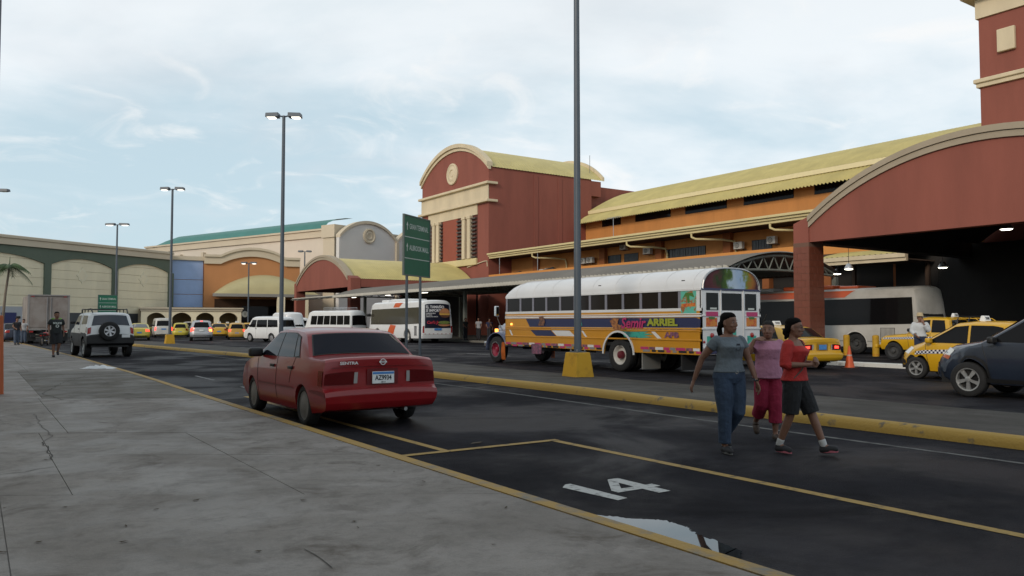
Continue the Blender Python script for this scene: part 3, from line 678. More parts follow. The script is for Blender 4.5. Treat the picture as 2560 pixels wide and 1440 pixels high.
# ================================================================ vans, buses, trucks
def van(label, loc, rz, h=1.98, L=4.7, m=None, lit=0, high=False, rack=False, group=None):
    t = thing('van', label, 'van', loc, rz, group); m = m or M['white']
    e = L / 2
    top = [(-e + .08, .30), (-e, .45), (-e, 1.0), (-e + .06, 1.2), (-e + .16, h - .16), (-e + .32, h - .03), (-e + .8, h), (.9, h), (1.15, h - .07), (1.55, 1.25), (1.75, 1.08), (e - .14, .95), (e - .04, .78), (e, .5), (e - .08, .28)]
    C = Car(top, .28, 2.57, .32, .86, 1.12, tumble=.10 + (.08 if high else 0), cr=.10, cf=.28, tf=.08, tr=.02, ra=.39, step=.16, zstep=.12)
    C.ax = (1.25, -1.32)
    wt = 1.72
    C.win = [('front_window', [(1.32, 1.16), (1.08, wt), (.55, wt), (.55, 1.12)]), ('side_window', [(.47, 1.14), (.47, wt), (-.78, wt), (-.78, 1.14)]), ('rear_side_window', [(-.86, 1.14), (-.86, wt), (-e + .32, wt - .02), (-e + .26, 1.16)])]
    C.endwin = [('rear_window', (-e + .06, 1.18), (-e + .15, 1.70), .84, .80), ('windscreen', (1.53, 1.28), (1.20, min(1.78, h - .16)), .88, .82)]
    C.tl = [((-e, .72), (-e + .03, 1.12), .86, .985)]; C.hl = [((e - .05, .80), (e - .14, .94), .6, .96)]
    C.han = [(.5, 1.02)]; C.seams = [[(.51, .36), (.51, 1.12)], [(-.82, .50), (-.82, 1.12)]]; C.mir = (1.25, 1.25)
    C.body(m, t); common(t, C, m, M['glass'], M['black'], lit, wr=.19, st='hub', rimm=mat('steel wheel disc', (.3, .3, .31), .4, metal=.4))
    C.end((-e, .36), (-e, .56), -.97, .97, M['dirty_white'], t, 'rear_bumper', .02)
    B().box(-e - .022, -e - .004, -.22, .22, .80, .92).o('licence_plate', M['plate_blue'], t)
    C.end((-e + .07, 1.23), (-e + .13, 1.55), -.01, .01, M['black'], t, 'tailgate_latch', .02) if False else None
    if rack:
        for sg in (1, -1): B().tube([(.6, sg * .55, h - .02), (.55, sg * .55, h + .12), (-1.7, sg * .55, h + .12), (-1.75, sg * .55, h - .04)], .02, 6).o('rack_rail', M['steel'], t)
        for x in (.4, -.3, -1.0, -1.6): B().tube([(x, -.55, h + .12), (x, .55, h + .12)], .016, 6).o('rack_bar', M['steel'], t)
    return t
GV = 'white vans queuing by the mall'
def hd(px): return R(90) - (YAW + math.atan((px - 1280) / F))          # heading straight away from the camera's place
van('white van in front of the cream arcade beside a light pole', (16.2, 88.5, 0), R(84), m=M['dirty_white'], lit=1)
van('white van seen from its side beside the yellow pole base', (19.2, 62.2, 0), R(112), lit=1)
van('white high roofed van with wide dark rear window', (21.6, 65.6, 0), R(92), h=2.36, L=5.0, high=True)
van('white van with a low roof rack among the queuing vans', (23.2, 76.0, 0), R(80), rack=True)
van('white van parked beside the minibus with a roof rack', (25.6, 74.2, 0), R(80))
van('dark roofed van standing behind the high roofed white van', (26.5, 79, 0), R(72), h=2.3, m=mat('charcoal paint', (.04, .04, .042), .4, coat=.3))
def far(px, py, shift=0): p = gnd(px, py); return (p.x, p.y, 0)
hatch('lime yellow hatchback car next to the silver sport utility', far(452, 843), R(76), TAXI2, name='parked_car', cat='car', chq=False, lit=0, sign=False, step=.2)
suv('silver sport utility car with all brake lamps lit', far(503, 851), hd(503), mat('silver paint', (.40, .41, .43), .3, metal=.3, coat=.4), lit=3, step=.2)
def far_sedan(label, px, py, rz, m, lit=0, sign=False, glassm=None, name='taxi', group=None):
    t = thing(name, label, name if name != 'parked_car' else 'car', far(px, py), rz, group)
    top = [(-2.05, .28), (-2.16, .42), (-2.15, .62), (-2.12, .98), (-2.02, 1.04), (-1.5, 1.07), (-.85, 1.40), (-.4, 1.46), (.1, 1.46), (.42, 1.42), (1.2, 1.0), (1.9, .86), (2.15, .70), (2.2, .4), (2.1, .24)]
    C = Car(top, .24, 2.6, .30, .85, .97, tumble=.18, cr=.18, cf=.3, tf=.12, step=.2, zstep=.12)
    C.win = [('front_window', [(1.05, 1.0), (.34, 1.37), (0, 1.39), (0, .98)]), ('rear_window_side', [(-.05, .98), (-.05, 1.39), (-.6, 1.36), (-1.15, 1.02)])]
    C.endwin = [('rear_window', (-1.48, 1.085), (-.90, 1.38), .86, .78), ('windscreen', (1.18, 1.01), (.5, 1.38), .88, .8)]
    C.tl = [((-2.13, .76), (-2.12, .96), .62, .98)]; C.hl = [((2.16, .66), (2.0, .82), .6, .96)]
    C.han = [(.1, .88), (-.8, .9)]; C.seams = [[(-.02, .32), (-.02, .97)]]; C.mir = (.85, 1.02)
    C.body(m, t); common(t, C, m, glassm or M['glass'], m, lit, wr=.19)
    B().box(-2.17, -2.13, -.18, .18, .60, .72).o('licence_plate', M['plate_blue'], t)
    C.end((-2.16, .34), (-2.16, .40), -.8, .8, M['black'], t, 'bumper_slot', .015)
    if sign: taxi_sign(t, -.1, 1.46)
    return t
far_sedan('pale yellow saloon taxi driving beside the white spare wheel car', 348, 850, hd(348), TAXI2, 1, glassm=mat('pale glass', (.12, .13, .15), .08))
far_sedan('amber yellow saloon taxi right behind the silver sport utility', 547, 845, hd(540), TAXI, 0, True)
hatch('ochre hatchback taxi with one lit tail lamp in the queue', far(592, 848), hd(592), mat('ochre taxi paint', (.50, .29, .05), .4, var=.06, coat=.3), chq=False, lit=1, step=.2)
hatch('bright yellow hatchback taxi ahead of the ochre taxi', far(622, 843), hd(622), TAXI, chq=False, lit=2, sign=False, step=.2)
far_sedan('yellow saloon taxi with roof sign near the minibus', 818, 846, hd(818), TAXI2, 0, True)
suv('white sport utility car behind the lime yellow hatchback', far(475, 839), hd(475), M['white'], step=.2)
far_sedan('orange yellow saloon taxi half hidden by the queue of taxis', 568, 840, hd(568), TAXI, 0, True)
far_sedan('grey saloon car at the arcade behind the taxis', 550, 838.3, R(150), mat('grey green paint', (.12, .14, .13), .35, coat=.4), 0, False, name='parked_car')

def city_bus(label, loc, rz, L=10.0, ad=False, W=2.5, H=3.15, wheels=(3.0, -2.6)):
    t = thing('city_bus', label, 'bus', loc, rz)
    m = M['white'] if ad else mat('dusty white bus paint', (.50, .49, .46), .4, col2=(.36, .35, .32), vs_=1.2, lo=.45, hi=.8)
    OR = mat('bus orange paint', (.60, .10, .022), .35, var=.05, coat=.3)
    e = L / 2
    top = [(-e + .06, .35), (-e, .6), (-e - .0, 1.4), (-e + .06, 2.6), (-e + .14, H - .08), (-e + .28, H), (e - .7, H), (e - .32, H - .1), (e - .12, H - .5), (e, 1.3), (e, .6), (e - .06, .35)]
    C = Car(top, .34, 1, .48, W / 2, 1.35, tumble=.07, tuck=.03, cr=.06, cf=.2, tf=.04, tr=.0, ra=.58, fil=.12, crown=.06, step=.35, zstep=.2, axles=wheels)
    C.body(m, t)
    B().box(-e + .4, e - .4, -W / 2 + .3, W / 2 - .3, .30, .6).o('underbody', M['black'], t)
    gl = mat('bus window film', (.055, .05, .036), .12, spec=.5) if ad else M['glass']
    C.side([(-e + (.55 if ad else .25), 1.42), (-e + (.55 if ad else .25), 2.62), (e - .35, 2.55), (e - .25, 1.35), (wheels[1] + 1.2, 1.35)], gl, t, 'window_band', .012)
    C.end((e, 1.1), (e - .2, H - .4), -.9, .9, gl, t, 'windscreen', .015)
    for ax in wheels:
        for sg in (1, -1): wheel(t, ax, sg * (W / 2 - .16), .48, .27, 'dish', M['dirty_white'] if ad else mat('dark steel rim', (.05, .05, .05), .5), rr=.29)
        a = [(ax + .63 * math.cos(k * math.pi / 12), .48 + .63 * math.sin(k * math.pi / 12)) for k in range(13)] + [(ax + .57 * math.cos(k * math.pi / 12), .48 + .57 * math.sin(k * math.pi / 12)) for k in range(12, -1, -1)]
        C.side(a, M['dirty_white'], t, 'wheel_arch_trim', .014)
    r = thing  # roof units
    B().box(-1.6, 1.3, -.85, .85, H - .05, H + .16).o('roof_unit', OR if not ad else M['white'], t, bevel=.06, seg=3, smooth=50)
    B().box(2.0, 3.2, -.75, .75, H - .05, H + .14).o('roof_unit', M['white'], t, bevel=.06, seg=3, smooth=50)
    for sg in (1, -1): mirror(t, e - .38, sg * (W / 2 - .10), 2.1, M['black'], 1.8)
    if ad:
        C.side([(-.4, 1.28), (.6, 1.34), (1.2, .50), (.1, .45)], OR, t, 'orange_flash', .010)
        C.side([(-.9, 2.66), (-1.6, 3.08), (-.2, 3.08), (.2, 2.66)], OR, t, 'orange_roof_flash', .012)
        for k in range(6): B().box(-2.2 + k * 0 - 1.1 - .0, -2.2 - 1.1 + .02, 0, 0.001, 0, .001) if False else None
        for k in range(9): B().box(-e + .92 + k * .045, -e + .94 + k * .045, W / 2 - .05, W / 2 + .012, .55, 1.25).o('vent_slat', M['steel'], t)
        P = mat('bus poster night blue', (.012, .013, .028), .3)
        pan = C.end((-e + .0, 1.10), (-e + .075, 2.88), -.86, .86, P, t, 'rear_poster', .014, nu=10, nv=8)
        X = lambda z: -e - .03 + max(0, (z - 1.1)) * .042
        WT = mat('poster lettering', (.7, .7, .72), .5)
        text('poster_word', 'EL TAMAÑO', .27, WT, t, (X(2.62), .98, 2.62), (0, -1, 0), (.04, 0, 1), .003, 1.0, .008)
        text('poster_word', 'SÍ IMPORTA', .27, WT, t, (X(2.36), .98, 2.36), (0, -1, 0), (.04, 0, 1), .003, 1.0, .008)
        for k, s in enumerate(('HAMBURGUESAS', 'EN CARNE', '100% BLACK ANGUS')):
            text('poster_line', s, .105, WT, t, (X(2.16 - k * .12), .98, 2.16 - k * .12), (0, -1, 0), (.04, 0, 1), .003, 1.0, .002)
        text('poster_script', "Carl's Jr", .30, mat('poster red script', (.55, .04, .07), .5), t, (X(1.50), .92, 1.50), (0, -1, 0), (.04, 0, 1), .004, 1.0, .006, shear=.25)
        def disc(nm, cy_, cz, ry, rz_, col, off, a0=0, a1=360):
            n = 20; pts = [(X(cz + rz_ * math.sin(R(a0 + (a1 - a0) * k / n))) - off, cy_ + ry * math.cos(R(a0 + (a1 - a0) * k / n)), cz + rz_ * math.sin(R(a0 + (a1 - a0) * k / n))) for k in range(n + 1)]
            b = B(); b.add(pts, [tuple(range(len(pts)))[::-1]]); b.o(nm, col, t, recalc=False)
        bun = mat('printed bun', (.45, .20, .09), .5, var=.2, vs_=4); patty = mat('printed patty', (.12, .05, .03), .5, var=.3, vs_=9); che = mat('printed cheese', (.62, .36, .08), .5); sal = mat('printed salad', (.16, .20, .05), .5, var=.3, vs_=9)
        disc('poster_bun', -.56, 2.18, .44, .36, bun, .004, 0, 180)
        disc('poster_cheese', -.56, 2.17, .45, .22, che, .004, 180, 360)
        disc('poster_patty', -.60, 2.05, .44, .20, patty, .007, 180, 360)
        disc('poster_salad', -.52, 1.50, .50, .12, sal, .004, 0, 360)
        disc('poster_lower_bun', -.52, 1.36, .52, .14, bun, .007, 180, 360)
        B().box(-e - .03, -e - .01, -.30, .30, .93, 1.08).o('licence_plate', M['plate_blue'], t)
        for k in range(7): B().box(-e - .02, -e - .0, -1.05 + k * .34, -.95 + k * .34, .66, .69).o('reflector', M['tail'], t)
        for sg in (1, -1): C.end((-e + .0, .75), (-e + .01, 1.25), sg * .88, sg * .985, M['tail'], t, 'tail_lamp', .012, nu=3)
        C.end((-e, .62), (-e, .64), -.99, .99, M['dirty_white'], t, 'bumper_line', .01)
    else:
        C.side([(-e + 3.6, 2.68), (-e + 3.0, H - .06), (e - 3.2, H - .06), (e - 3.0, 2.68)], OR, t, 'orange_roof_flash', .012)
        B().box(-2.9, -1.9, -.8, .8, H - .04, H + .1).o('roof_hatch', OR, t, bevel=.05)
        C.end((-e + .02, 1.75), (-e + .055, 2.0), -.72, .72, M['black'], t, 'engine_vent', .012)
        C.end((-e, .9), (-e + .03, 1.7), -.8, .8, mat('dull white panel', (.36, .35, .33), .6), t, 'rear_panel', .010)
        fr = C.side([(-e + 1.15, .68), (-e + 1.15, 1.24), (-e + 1.85, 1.24), (-e + 1.85, .68)], mat('grille shadow', (.05, .05, .05), .6), t, 'side_vent', .008, sides=(1,))
        for k in range(11): B().box(-e + 1.18 + k * .06, -e + 1.21 + k * .06, W / 2 - .03, W / 2 + .016, .70, 1.22).o('vent_slat', M['dirty_white'], t)
        C.side([(-e + .5, .60), (-e + .5, .62), (e - .4, .62), (e - .4, .60)], M['black'], t, 'panel_seam', .008)
        for k in range(4): B().box(3.0 + k * .28, 3.2 + k * .28, -.5, .5, H + .12, H + .15).o('roof_grille', M['black'], t)
    return t
city_bus('white and orange city bus with a burger poster on its back', (28.0, 55.6, 0), R(90), 9.6, True, wheels=(2.9, -2.35))
city_bus('white city bus with orange roof parked under the arched portico', (35.75, 24.9, 0), R(90), 12.2, False, wheels=(3.4, -3.0))

def coaster():
    t = thing('minibus', 'white minibus with a roof rack in front of the terminal', 'minibus', (27.0, 68.2, 0), R(108))
    top = [(-3.3, .35), (-3.38, .6), (-3.36, 1.2), (-3.28, 2.3), (-3.15, 2.52), (-2.9, 2.6), (2.3, 2.6), (2.7, 2.48), (3.2, 1.3), (3.35, .9), (3.35, .5), (3.25, .32)]
    C = Car(top, .32, 1, .38, 1.02, 1.28, tumble=.12, tuck=.03, cr=.1, cf=.2, tf=.05, tr=.02, ra=.46, fil=.1, crown=.05, step=.3, zstep=.18, axles=(2.2, -1.9))
    C.body(M['white'], t)
    x = 2.2
    for k in range(6): C.side([(x - k * .92, 1.32), (x - k * .92, 2.12), (x - k * .92 - .84, 2.12), (x - k * .92 - .84, 1.32)], M['glass'], t, 'side_window', .01)
    C.end((-3.355, 1.3), (-3.30, 2.15), -.84, .84, M['glass'], t, 'rear_window', .012); C.end((3.15, 1.35), (2.78, 2.3), -.88, .85, M['glass'], t, 'windscreen', .012)
    for ax in (2.2, -1.9):
        for sg in (1, -1): wheel(t, ax, sg * .88, .38, .22, 'dish', M['dirty_white'])
    for sg in (1, -1):
        C.end((-3.36, .9), (-3.36, 1.2), sg * .8, sg * .97, M['tail'], t, 'tail_lamp', .014, nu=3)
        for z in (2.72, 2.84): B().tube([(.8, sg * .6, z), (-2.3, sg * .6, z)], .018, 6).o('rack_rail', M['steel'], t)
        for x in (.8, -.2, -1.2, -2.3): B().tube([(x, sg * .6, 2.56), (x, sg * .6, 2.84)], .015, 6).o('rack_post', M['steel'], t)
    for x in (.8, -.2, -1.2, -2.3): B().tube([(x, -.6, 2.72), (x, .6, 2.72)], .015, 6).o('rack_bar', M['steel'], t)
    mirror(t, 3.1, 1.0, 1.7, M['black'], 1.4); mirror(t, 3.1, -1.0, 1.7, M['black'], 1.4)
coaster()

def box_truck():
    p = gnd(122, 859); t = thing('box_truck', 'grimy white box truck parked at the far end of the kerb', 'truck', (p.x - .1, p.y + 3.4, 0), R(91))
    m = mat('grimy truck box', (.27, .245, .23), .6, col2=(.165, .125, .11), vs_=.9, lo=.4, hi=.7)
    alu = mat('dull aluminium', (.30, .28, .27), .45, metal=.5)
    bx = B().box(-3.3, 2.6, -1.25, 1.25, 1.02, 3.42).o('cargo_box', m, t, bevel=.03)
    for sg in (1, -1):
        B().box(-3.34, -3.29, sg * 1.25 - .06, sg * 1.25 + .06, 1.0, 3.45).o('corner_post', alu, bx)
        B().box(-3.335, -3.30, sg * .62 - .56, sg * .62 + .56, 1.16, 3.28).o('rear_door', m, bx, bevel=.01)
        B().tube([(-3.36, sg * .12, 1.1), (-3.36, sg * .12, 3.3)], .018, 6).o('lock_rod', M['steel'], bx)
        B().box(-3.36, -3.33, sg * 1.0 - .1, sg * 1.0 + .1, 3.31, 3.38).o('marker_lamp', M['tail'], bx)
        B().box(-3.35, -3.3, sg * 1.05 - .12, sg * 1.05 + .12, .80, .92).o('tail_lamp', M['tail'], t)
        wheel(t, -1.9, sg * 1.0, .48, .42, 'dish', M['dirty_white']); wheel(t, 3.1, sg * 1.05, .48, .28, 'dish', M['dirty_white'])
    B().box(-3.38, -3.29, -1.28, 1.28, 3.40, 3.48).o('roof_rail', alu, bx); B().box(-3.38, -3.25, -1.2, 1.2, .95, 1.05).o('rear_sill', alu, bx)
    B().box(-3.2, 4.2, -.45, .45, .62, 1.0).o('chassis', M['black'], t)
    top = [(2.66, .6), (2.66, 2.35), (2.8, 2.45), (3.9, 2.42), (4.15, 2.3), (4.45, 1.4), (4.5, .6)]
    b = B(); b.add([(x, -1.1, z) for x, z in top] + [(x, 1.1, z) for x, z in top], [tuple(range(7)), tuple(range(7, 14))[::-1]] + [(i, (i + 1) % 7, 7 + (i + 1) % 7, 7 + i) for i in range(7)])
    cb_ = b.o('cab', M['dirty_white'], t, bevel=.04)
    B().box(2.9, 4.0, 1.101, 1.115, 1.45, 2.15).o('cab_window', M['glass'], cb_)
    for sg in (1, -1): mirror(t, 4.3, sg * 1.25, 1.9, M['black'], 1.6)
    B().box(-2.9, -2.5, -1.05, 1.05, .45, .62).o('under_guard', M['black'], t)
    for sg in (1, -1): B().box(-2.62, -2.60, sg * 1.0 - .28, sg * 1.0 + .28, .18, .75).o('mud_flap', M['black'], t)
box_truck()

def spare_wheel_suv():
    t = thing('offroad_car', 'white and black offroad car with a spare wheel on its back', 'car', (4.72, 39.6, 0), R(94))
    m = M['white']
    top = [(-2.1, .55), (-2.16, .62), (-2.16, .95), (-2.08, 1.0), (-2.04, 1.35), (-1.90, 1.86), (-1.75, 1.92), (.35, 1.94), (.55, 1.90), (.95, 1.38), (1.05, 1.33), (1.95, 1.20), (2.10, 1.05), (2.12, .62), (2.05, .5)]
    C = Car(top, .46, 2.69, .41, .95, 1.30, tumble=.15, tuck=.04, cr=.08, cf=.15, tf=.06, tr=.02, ra=.50, zm=.8, step=.15)
    bk = mat('black cladding', (.016, .016, .018), .6)
    C.body([m, bk], t, split=1.04)
    g = mat('grey tinted glass', (.035, .04, .055), .08)
    C.win = [('front_window', [(.80, 1.40), (.48, 1.80), (-.25, 1.82), (-.25, 1.38)]), ('rear_side_window', [(-.75, 1.40), (-.75, 1.80), (-1.72, 1.78), (-1.86, 1.42)])]
    C.endwin = [('rear_window', (-2.035, 1.38), (-1.92, 1.80), .84, .80), ('windscreen', (.94, 1.42), (.62, 1.82), .9, .86)]
    C.tl = [((-2.08, 1.06), (-2.05, 1.32), .84, .98)]; C.hl = [((2.11, .95), (2.10, 1.12), .5, .75)]; C.han = [(-.3, 1.2)]; C.seams = [[(.65, .60), (.72, 1.35)], [(-.5, .6), (-.5, 1.9)]]; C.mir = (.66, 1.48)
    common(t, C, m, g, M['black'], 0, wr=.27, st='6')
    for sg in (1, -1): C.side([(-1.85, 1.06), (-1.86, 1.30), (-2.02, 1.30), (-2.05, 1.06)], mat('clear lamp lens', (.35, .34, .34), .15), t, 'corner_lamp', .012, sides=(sg,))
    C.end((-2.165, .60), (-2.165, .94), -.98, .98, bk, t, 'rear_bumper', .02)
    mt = Matrix.Translation((-2.24, .1, 1.12)) @ Matrix.Rotation(-math.pi / 2, 4, 'Y')
    sp = B().lathe([(.20, .0), (.22, .13), (.34, .14), (.395, .10), (.40, 0), (.395, -.09), (.34, -.12), (.2, -.12)], 30, mt, closed=True).o('spare_wheel', M['rubber'], t, smooth=45)
    b = B(); b.lathe([(.235, .10), (.235, .13), (.205, .13), (.20, .02)], 30, mt); B().lathe([(.20, .025), (.001, .025)], 24, mt).o('hub_disc', M['black'], sp)
    for k in range(6):
        m2 = mt @ Matrix.Rotation(2 * math.pi * k / 6 + .2, 4, 'Z')
        b.add([m2 @ V(q) for q in [(.03, -.025, .11), (.21, -.045, .115), (.21, .045, .115), (.03, .025, .11), (.03, -.025, .03), (.21, -.045, .03), (.21, .045, .03), (.03, .025, .03)]], [(0, 1, 2, 3), (4, 7, 6, 5), (0, 4, 5, 1), (3, 2, 6, 7), (1, 5, 6, 2), (0, 3, 7, 4)])
    b.lathe([(.06, .03), (.06, .125), (.001, .125)], 16, mt)
    b.o('rim', mat('bright rim', (.6, .6, .62), .35, metal=.4), sp, smooth=35)
    B().box(-2.2, -2.19, -.72, -.40, .84, .97).o('licence_plate', M['plate'], t)
    for sg in (1, -1):
        B().tube([(.35, sg * .70, 1.90), (.30, sg * .70, 2.06), (-1.6, sg * .70, 2.06), (-1.85, sg * .68, 1.90)], .028, 8).o('rack_rail', M['black'], t, smooth=50)
        for x in (-.3, -1.0): B().tube([(x, sg * .70, 1.92), (x, sg * .70, 2.06)], .02, 6).o('rack_post', M['black'], t)
    for x in (.2, -.4, -1.0, -1.58): B().tube([(x, -.70, 2.05), (x, .70, 2.05)], .018, 6).o('rack_bar', M['black'], t)
spare_wheel_suv()
p = gnd(45, 858); far_sedan('dark blue saloon car parked behind two people by the wall', 25, 856, R(100), mat('dark blue paint', (.012, .018, .045), .35, coat=.4), 0, False, name='parked_car')

def motorcycle():
    p = gnd(112, 864); t = thing('motorcycle', 'dark motorcycle with red tank parked between the truck and the kerb', 'motorcycle', (p.x, p.y, 0), R(70))
    for x in (.65, -.62):
        mt = Matrix.Translation((x, 0, .3)) @ Matrix.Rotation(math.pi / 2, 4, 'X')
        w_ = B().lathe([(.22, .04), (.28, .05), (.30, 0), (.28, -.05), (.22, -.04)], 24, mt, closed=True).o('wheel', M['rubber'], t, smooth=45)
        B().lathe([(.22, .02), (.05, .03), (.05, -.03), (.22, -.02)], 16, mt, closed=True).o('rim', M['steel'], w_)
    B().box(-.35, .3, -.13, .13, .28, .58).o('engine', M['black'], t, bevel=.05)
    B().box(-.05, .42, -.14, .14, .62, .86).o('fuel_tank', mat('red tank paint', (.30, .01, .012), .3, coat=.4), t, bevel=.08, seg=3, smooth=60)
    B().box(-.75, -.06, -.13, .13, .70, .82).o('seat', M['rubber'], t, bevel=.05, seg=3)
    B().tube([(.65, .09, .3), (.48, .08, .75), (.42, .06, .98)], .025, 8).o('fork', M['steel'], t); B().tube([(.65, -.09, .3), (.48, -.08, .75), (.42, -.06, .98)], .025, 8).o('fork', M['steel'], t)
    B().tube([(.32, .36, 1.02), (.42, .1, 1.0), (.42, -.1, 1.0), (.32, -.36, 1.02)], .016, 8).o('handlebar', M['black'], t)
    B().box(-.85, -.80, -.05, .05, .62, .70).o('tail_lamp', M['tail'], t); B().tube([(-.1, -.16, .3), (-.7, -.2, .35)], .04, 8).o('exhaust_pipe', M['chrome'], t)
    B().tube([(-.05, .12, .28), (-.1, .25, .01)], .012, 6).o('side_stand', M['black'], t)
motorcycle()
# ================================================================ painted school bus
def school_bus():
    t = thing('painted_bus', 'white and orange painted school bus passing behind the light pole', 'bus', (17.22, 20.0, 0), R(90))
    WH = mat('bus white paint', (.62, .63, .65), .38, var=.05, vs_=1.5, coat=.3); YE = mat('bus orange yellow', (.50, .23, .012), .35, var=.07, vs_=2, coat=.3)
    NV = mat('bus navy paint', (.022, .028, .085), .4); PK = mat('bus pink paint', (.42, .03, .13), .4); TE = mat('bus teal paint', (.04, .34, .27), .4, col2=(.02, .12, .12), vs_=4, lo=.5, hi=.6); LI = mat('bus lime paint', (.28, .31, .03), .4)
    PU = mat('bus purple mural', (.12, .06, .10), .45, col2=(.30, .10, .16), vs_=9, lo=.45, hi=.6); RE = mat('bus red paint', (.45, .02, .03), .35); GY = mat('bus grey panel', (.2, .2, .21), .5); OG = mat('mural orange', (.55, .20, .03), .45, col2=(.45, .04, .03), vs_=11, lo=.45, hi=.6)
    HW, xr, xf = 1.20, -5.4, 4.0
    zs, zw, zt = .60, 2.36, 2.98        # skirt, eave, crown
    # cross section of the shell, left to right over the roof
    n = 18; arcp = [(HW * math.cos(math.pi * k / n) ** 1 if True else 0, zw + (zt - zw) * math.sin(math.pi * k / n) ** .8) for k in range(n + 1)]
    arcp = [(HW * (abs(c) ** .72) * (1 if c >= 0 else -1), zw + (zt - zw) * math.sin(math.pi * k / n) ** .85) for k, c in ((k, math.cos(math.pi * k / n)) for k in range(n + 1))]
    b = B(); xs = [xr, xr + .08] + [xr + .3 + k * (xf - xr - 1.0) / 8 for k in range(9)] + [xf - .45, xf - .25, xf - .1, xf]
    dz = {xf: -.34, xf - .1: -.20, xf - .25: -.09, xf - .45: -.03}
    ring = lambda x: [(x, y, zw + (z - zw) * max(.25, 1 + dz.get(x, 0) * 1.6)) for y, z in arcp]
    m = len(arcp); vs_ = []
    for x in xs: vs_ += ring(x)
    b.add(vs_, [(i * m + k, i * m + k + 1, (i + 1) * m + k + 1, (i + 1) * m + k) for i in range(len(xs) - 1) for k in range(m - 1)] + [tuple(range(m)), tuple(range((len(xs) - 1) * m, len(xs) * m))])
    rf = b.o('roof', WH, t, smooth=40)
    for x in [xr + .3 + k * (xf - xr - 1.0) / 8 for k in range(0, 9)]:      # roof bows
        B().tube([(x, y * 1.003, z + .004) for y, z in arcp], .005, 5).o('roof_seam', WH, rf)
    for sg in (1, -1):
        B().box(xr, xf - .05, sg * HW - .02, sg * HW + .02, zw - .03, zw + .02).o('drip_rail', WH, rf)
        for x in (-4.7, -1.2): B().box(x - .06, x + .06, sg * (HW - .08) - .03, sg * (HW - .08) + .03, zw + .22, zw + .27).o('marker_lamp', M['black'], rf)
    # floor and dark interior with seats
    B().box(xr + .05, xf - .05, -HW + .05, HW - .05, .78, .88).o('floor', M['black'], t)
    B().box(xf - .06, xf, -HW, HW, .66, 1.78).o('cowl_panel', YE, t)
    for k in range(9):
        for sg in (1, -1): B().box(xr + .7 + k * .92, xr + .8 + k * .92, sg * .35 - .0 if sg > 0 else -1.1, 1.1 if sg > 0 else -.35, 1.15, 1.92).o('seat_back', mat('bus seat vinyl', (.05, .025, .02), .6), t, bevel=.04)
    # flanks
    for sg in (1, -1):
        Yo = lambda o=0: sg * (HW + o)
        arch = [(-2.10 + .66 * math.cos(math.pi * k / 14), .52 + .66 * math.sin(math.pi * k / 14)) for k in range(15)]
        pol = [(xr, zs), (-2.10 - .66, zs)] + arch[::-1] + [(-2.10 + .66, zs), (xf, .66), (xf, 1.78), (xr, 1.78)]
        pol = [p for i, p in enumerate(pol) if i == 0 or p != pol[i - 1]]
        k = len(pol); b = B()
        b.add([(x, Yo(-.04), z) for x, z in pol] + [(x, Yo(0), z) for x, z in pol], [tuple(range(k)), tuple(range(k, 2 * k))[::-1]] + [(i, (i + 1) % k, k + (i + 1) % k, k + i) for i in range(k)])
        sd_ = b.o('side_panel', YE, t)
        for z, h_, m_ in ((1.64, .05, WH), (1.30, .045, YE), (1.235, .03, YE), (.99, .045, YE), (1.70, .03, WH)):
            x0 = xr
            B().box(x0, xf, min(Yo(-.01), Yo(.022)), max(Yo(-.01), Yo(.022)), z - h_ / 2, z + h_ / 2).o('rub_rail', m_, sd_, bevel=.01)
        def patch(nm, pts, m_, o=.006, par=sd_): return B().add([(x, Yo(o), z) for x, z in pts], [tuple(range(len(pts)))]).o(nm, m_, par, recalc=False)
        patch('navy_stripe', [(-5.35, 1.34), (-5.38, 1.55), (-5.2, 1.60), (2.7, 1.60), (2.45, 1.30), (-5.2, 1.325)], NV, .005)
        patch('navy_flag', [(2.42, 1.21), (2.10, 1.02), (.95, 1.02), (1.25, 1.21)], NV, .006)
        patch('white_flag', [(1.20, 1.21), (.92, 1.03), (-.05, 1.03), (.25, 1.21)], WH, .006)
        patch('white_wedge', [(1.30, 1.325), (1.24, 1.27), (-2.2, 1.27), (-5.2, 1.27), (-5.35, 1.325)], WH, .007)
        patch('white_dash', [(3.75, 1.21), (3.6, 1.02), (3.5, 1.02), (3.65, 1.21)], WH, .006); patch('white_dash', [(-.35, 1.21), (-.55, 1.02), (-.65, 1.02), (-.45, 1.21)], WH, .006)
        patch('white_dash', [(-3.5, 1.21), (-3.75, 1.02), (-3.92, 1.02), (-3.65, 1.21)], WH, .006)
        patch('flame_mural', [(-2.75, 1.20), (-2.2, 1.21), (-2.4, 1.04), (-3.1, 1.02), (-3.55, 1.05), (-3.2, 1.09), (-3.6, 1.14), (-3.2, 1.16), (-3.4, 1.21)], TE, .0075)
        patch('portrait_mural', [(1.95, 1.37), (1.85, 1.52), (1.9, 1.68), (1.65, 1.70), (1.55, 1.5), (1.62, 1.37)], mat('mural brown', (.20, .09, .05), .5, col2=(.05, .03, .03), vs_=12, lo=.45, hi=.6), .030)
        patch('bear_mural', [(-1.95, 1.24), (-1.75, 1.52), (-1.9, 1.6), (-2.15, 1.58), (-2.1, 1.42), (-2.35, 1.36), (-2.5, 1.24)], mat('mural tan', (.36, .15, .05), .5, col2=(.16, .06, .03), vs_=12, lo=.45, hi=.6), .030)
        r = (-1, 0, 0) if sg > 0 else (1, 0, 0)
        fx = lambda x: x if sg > 0 else -x - 1.4
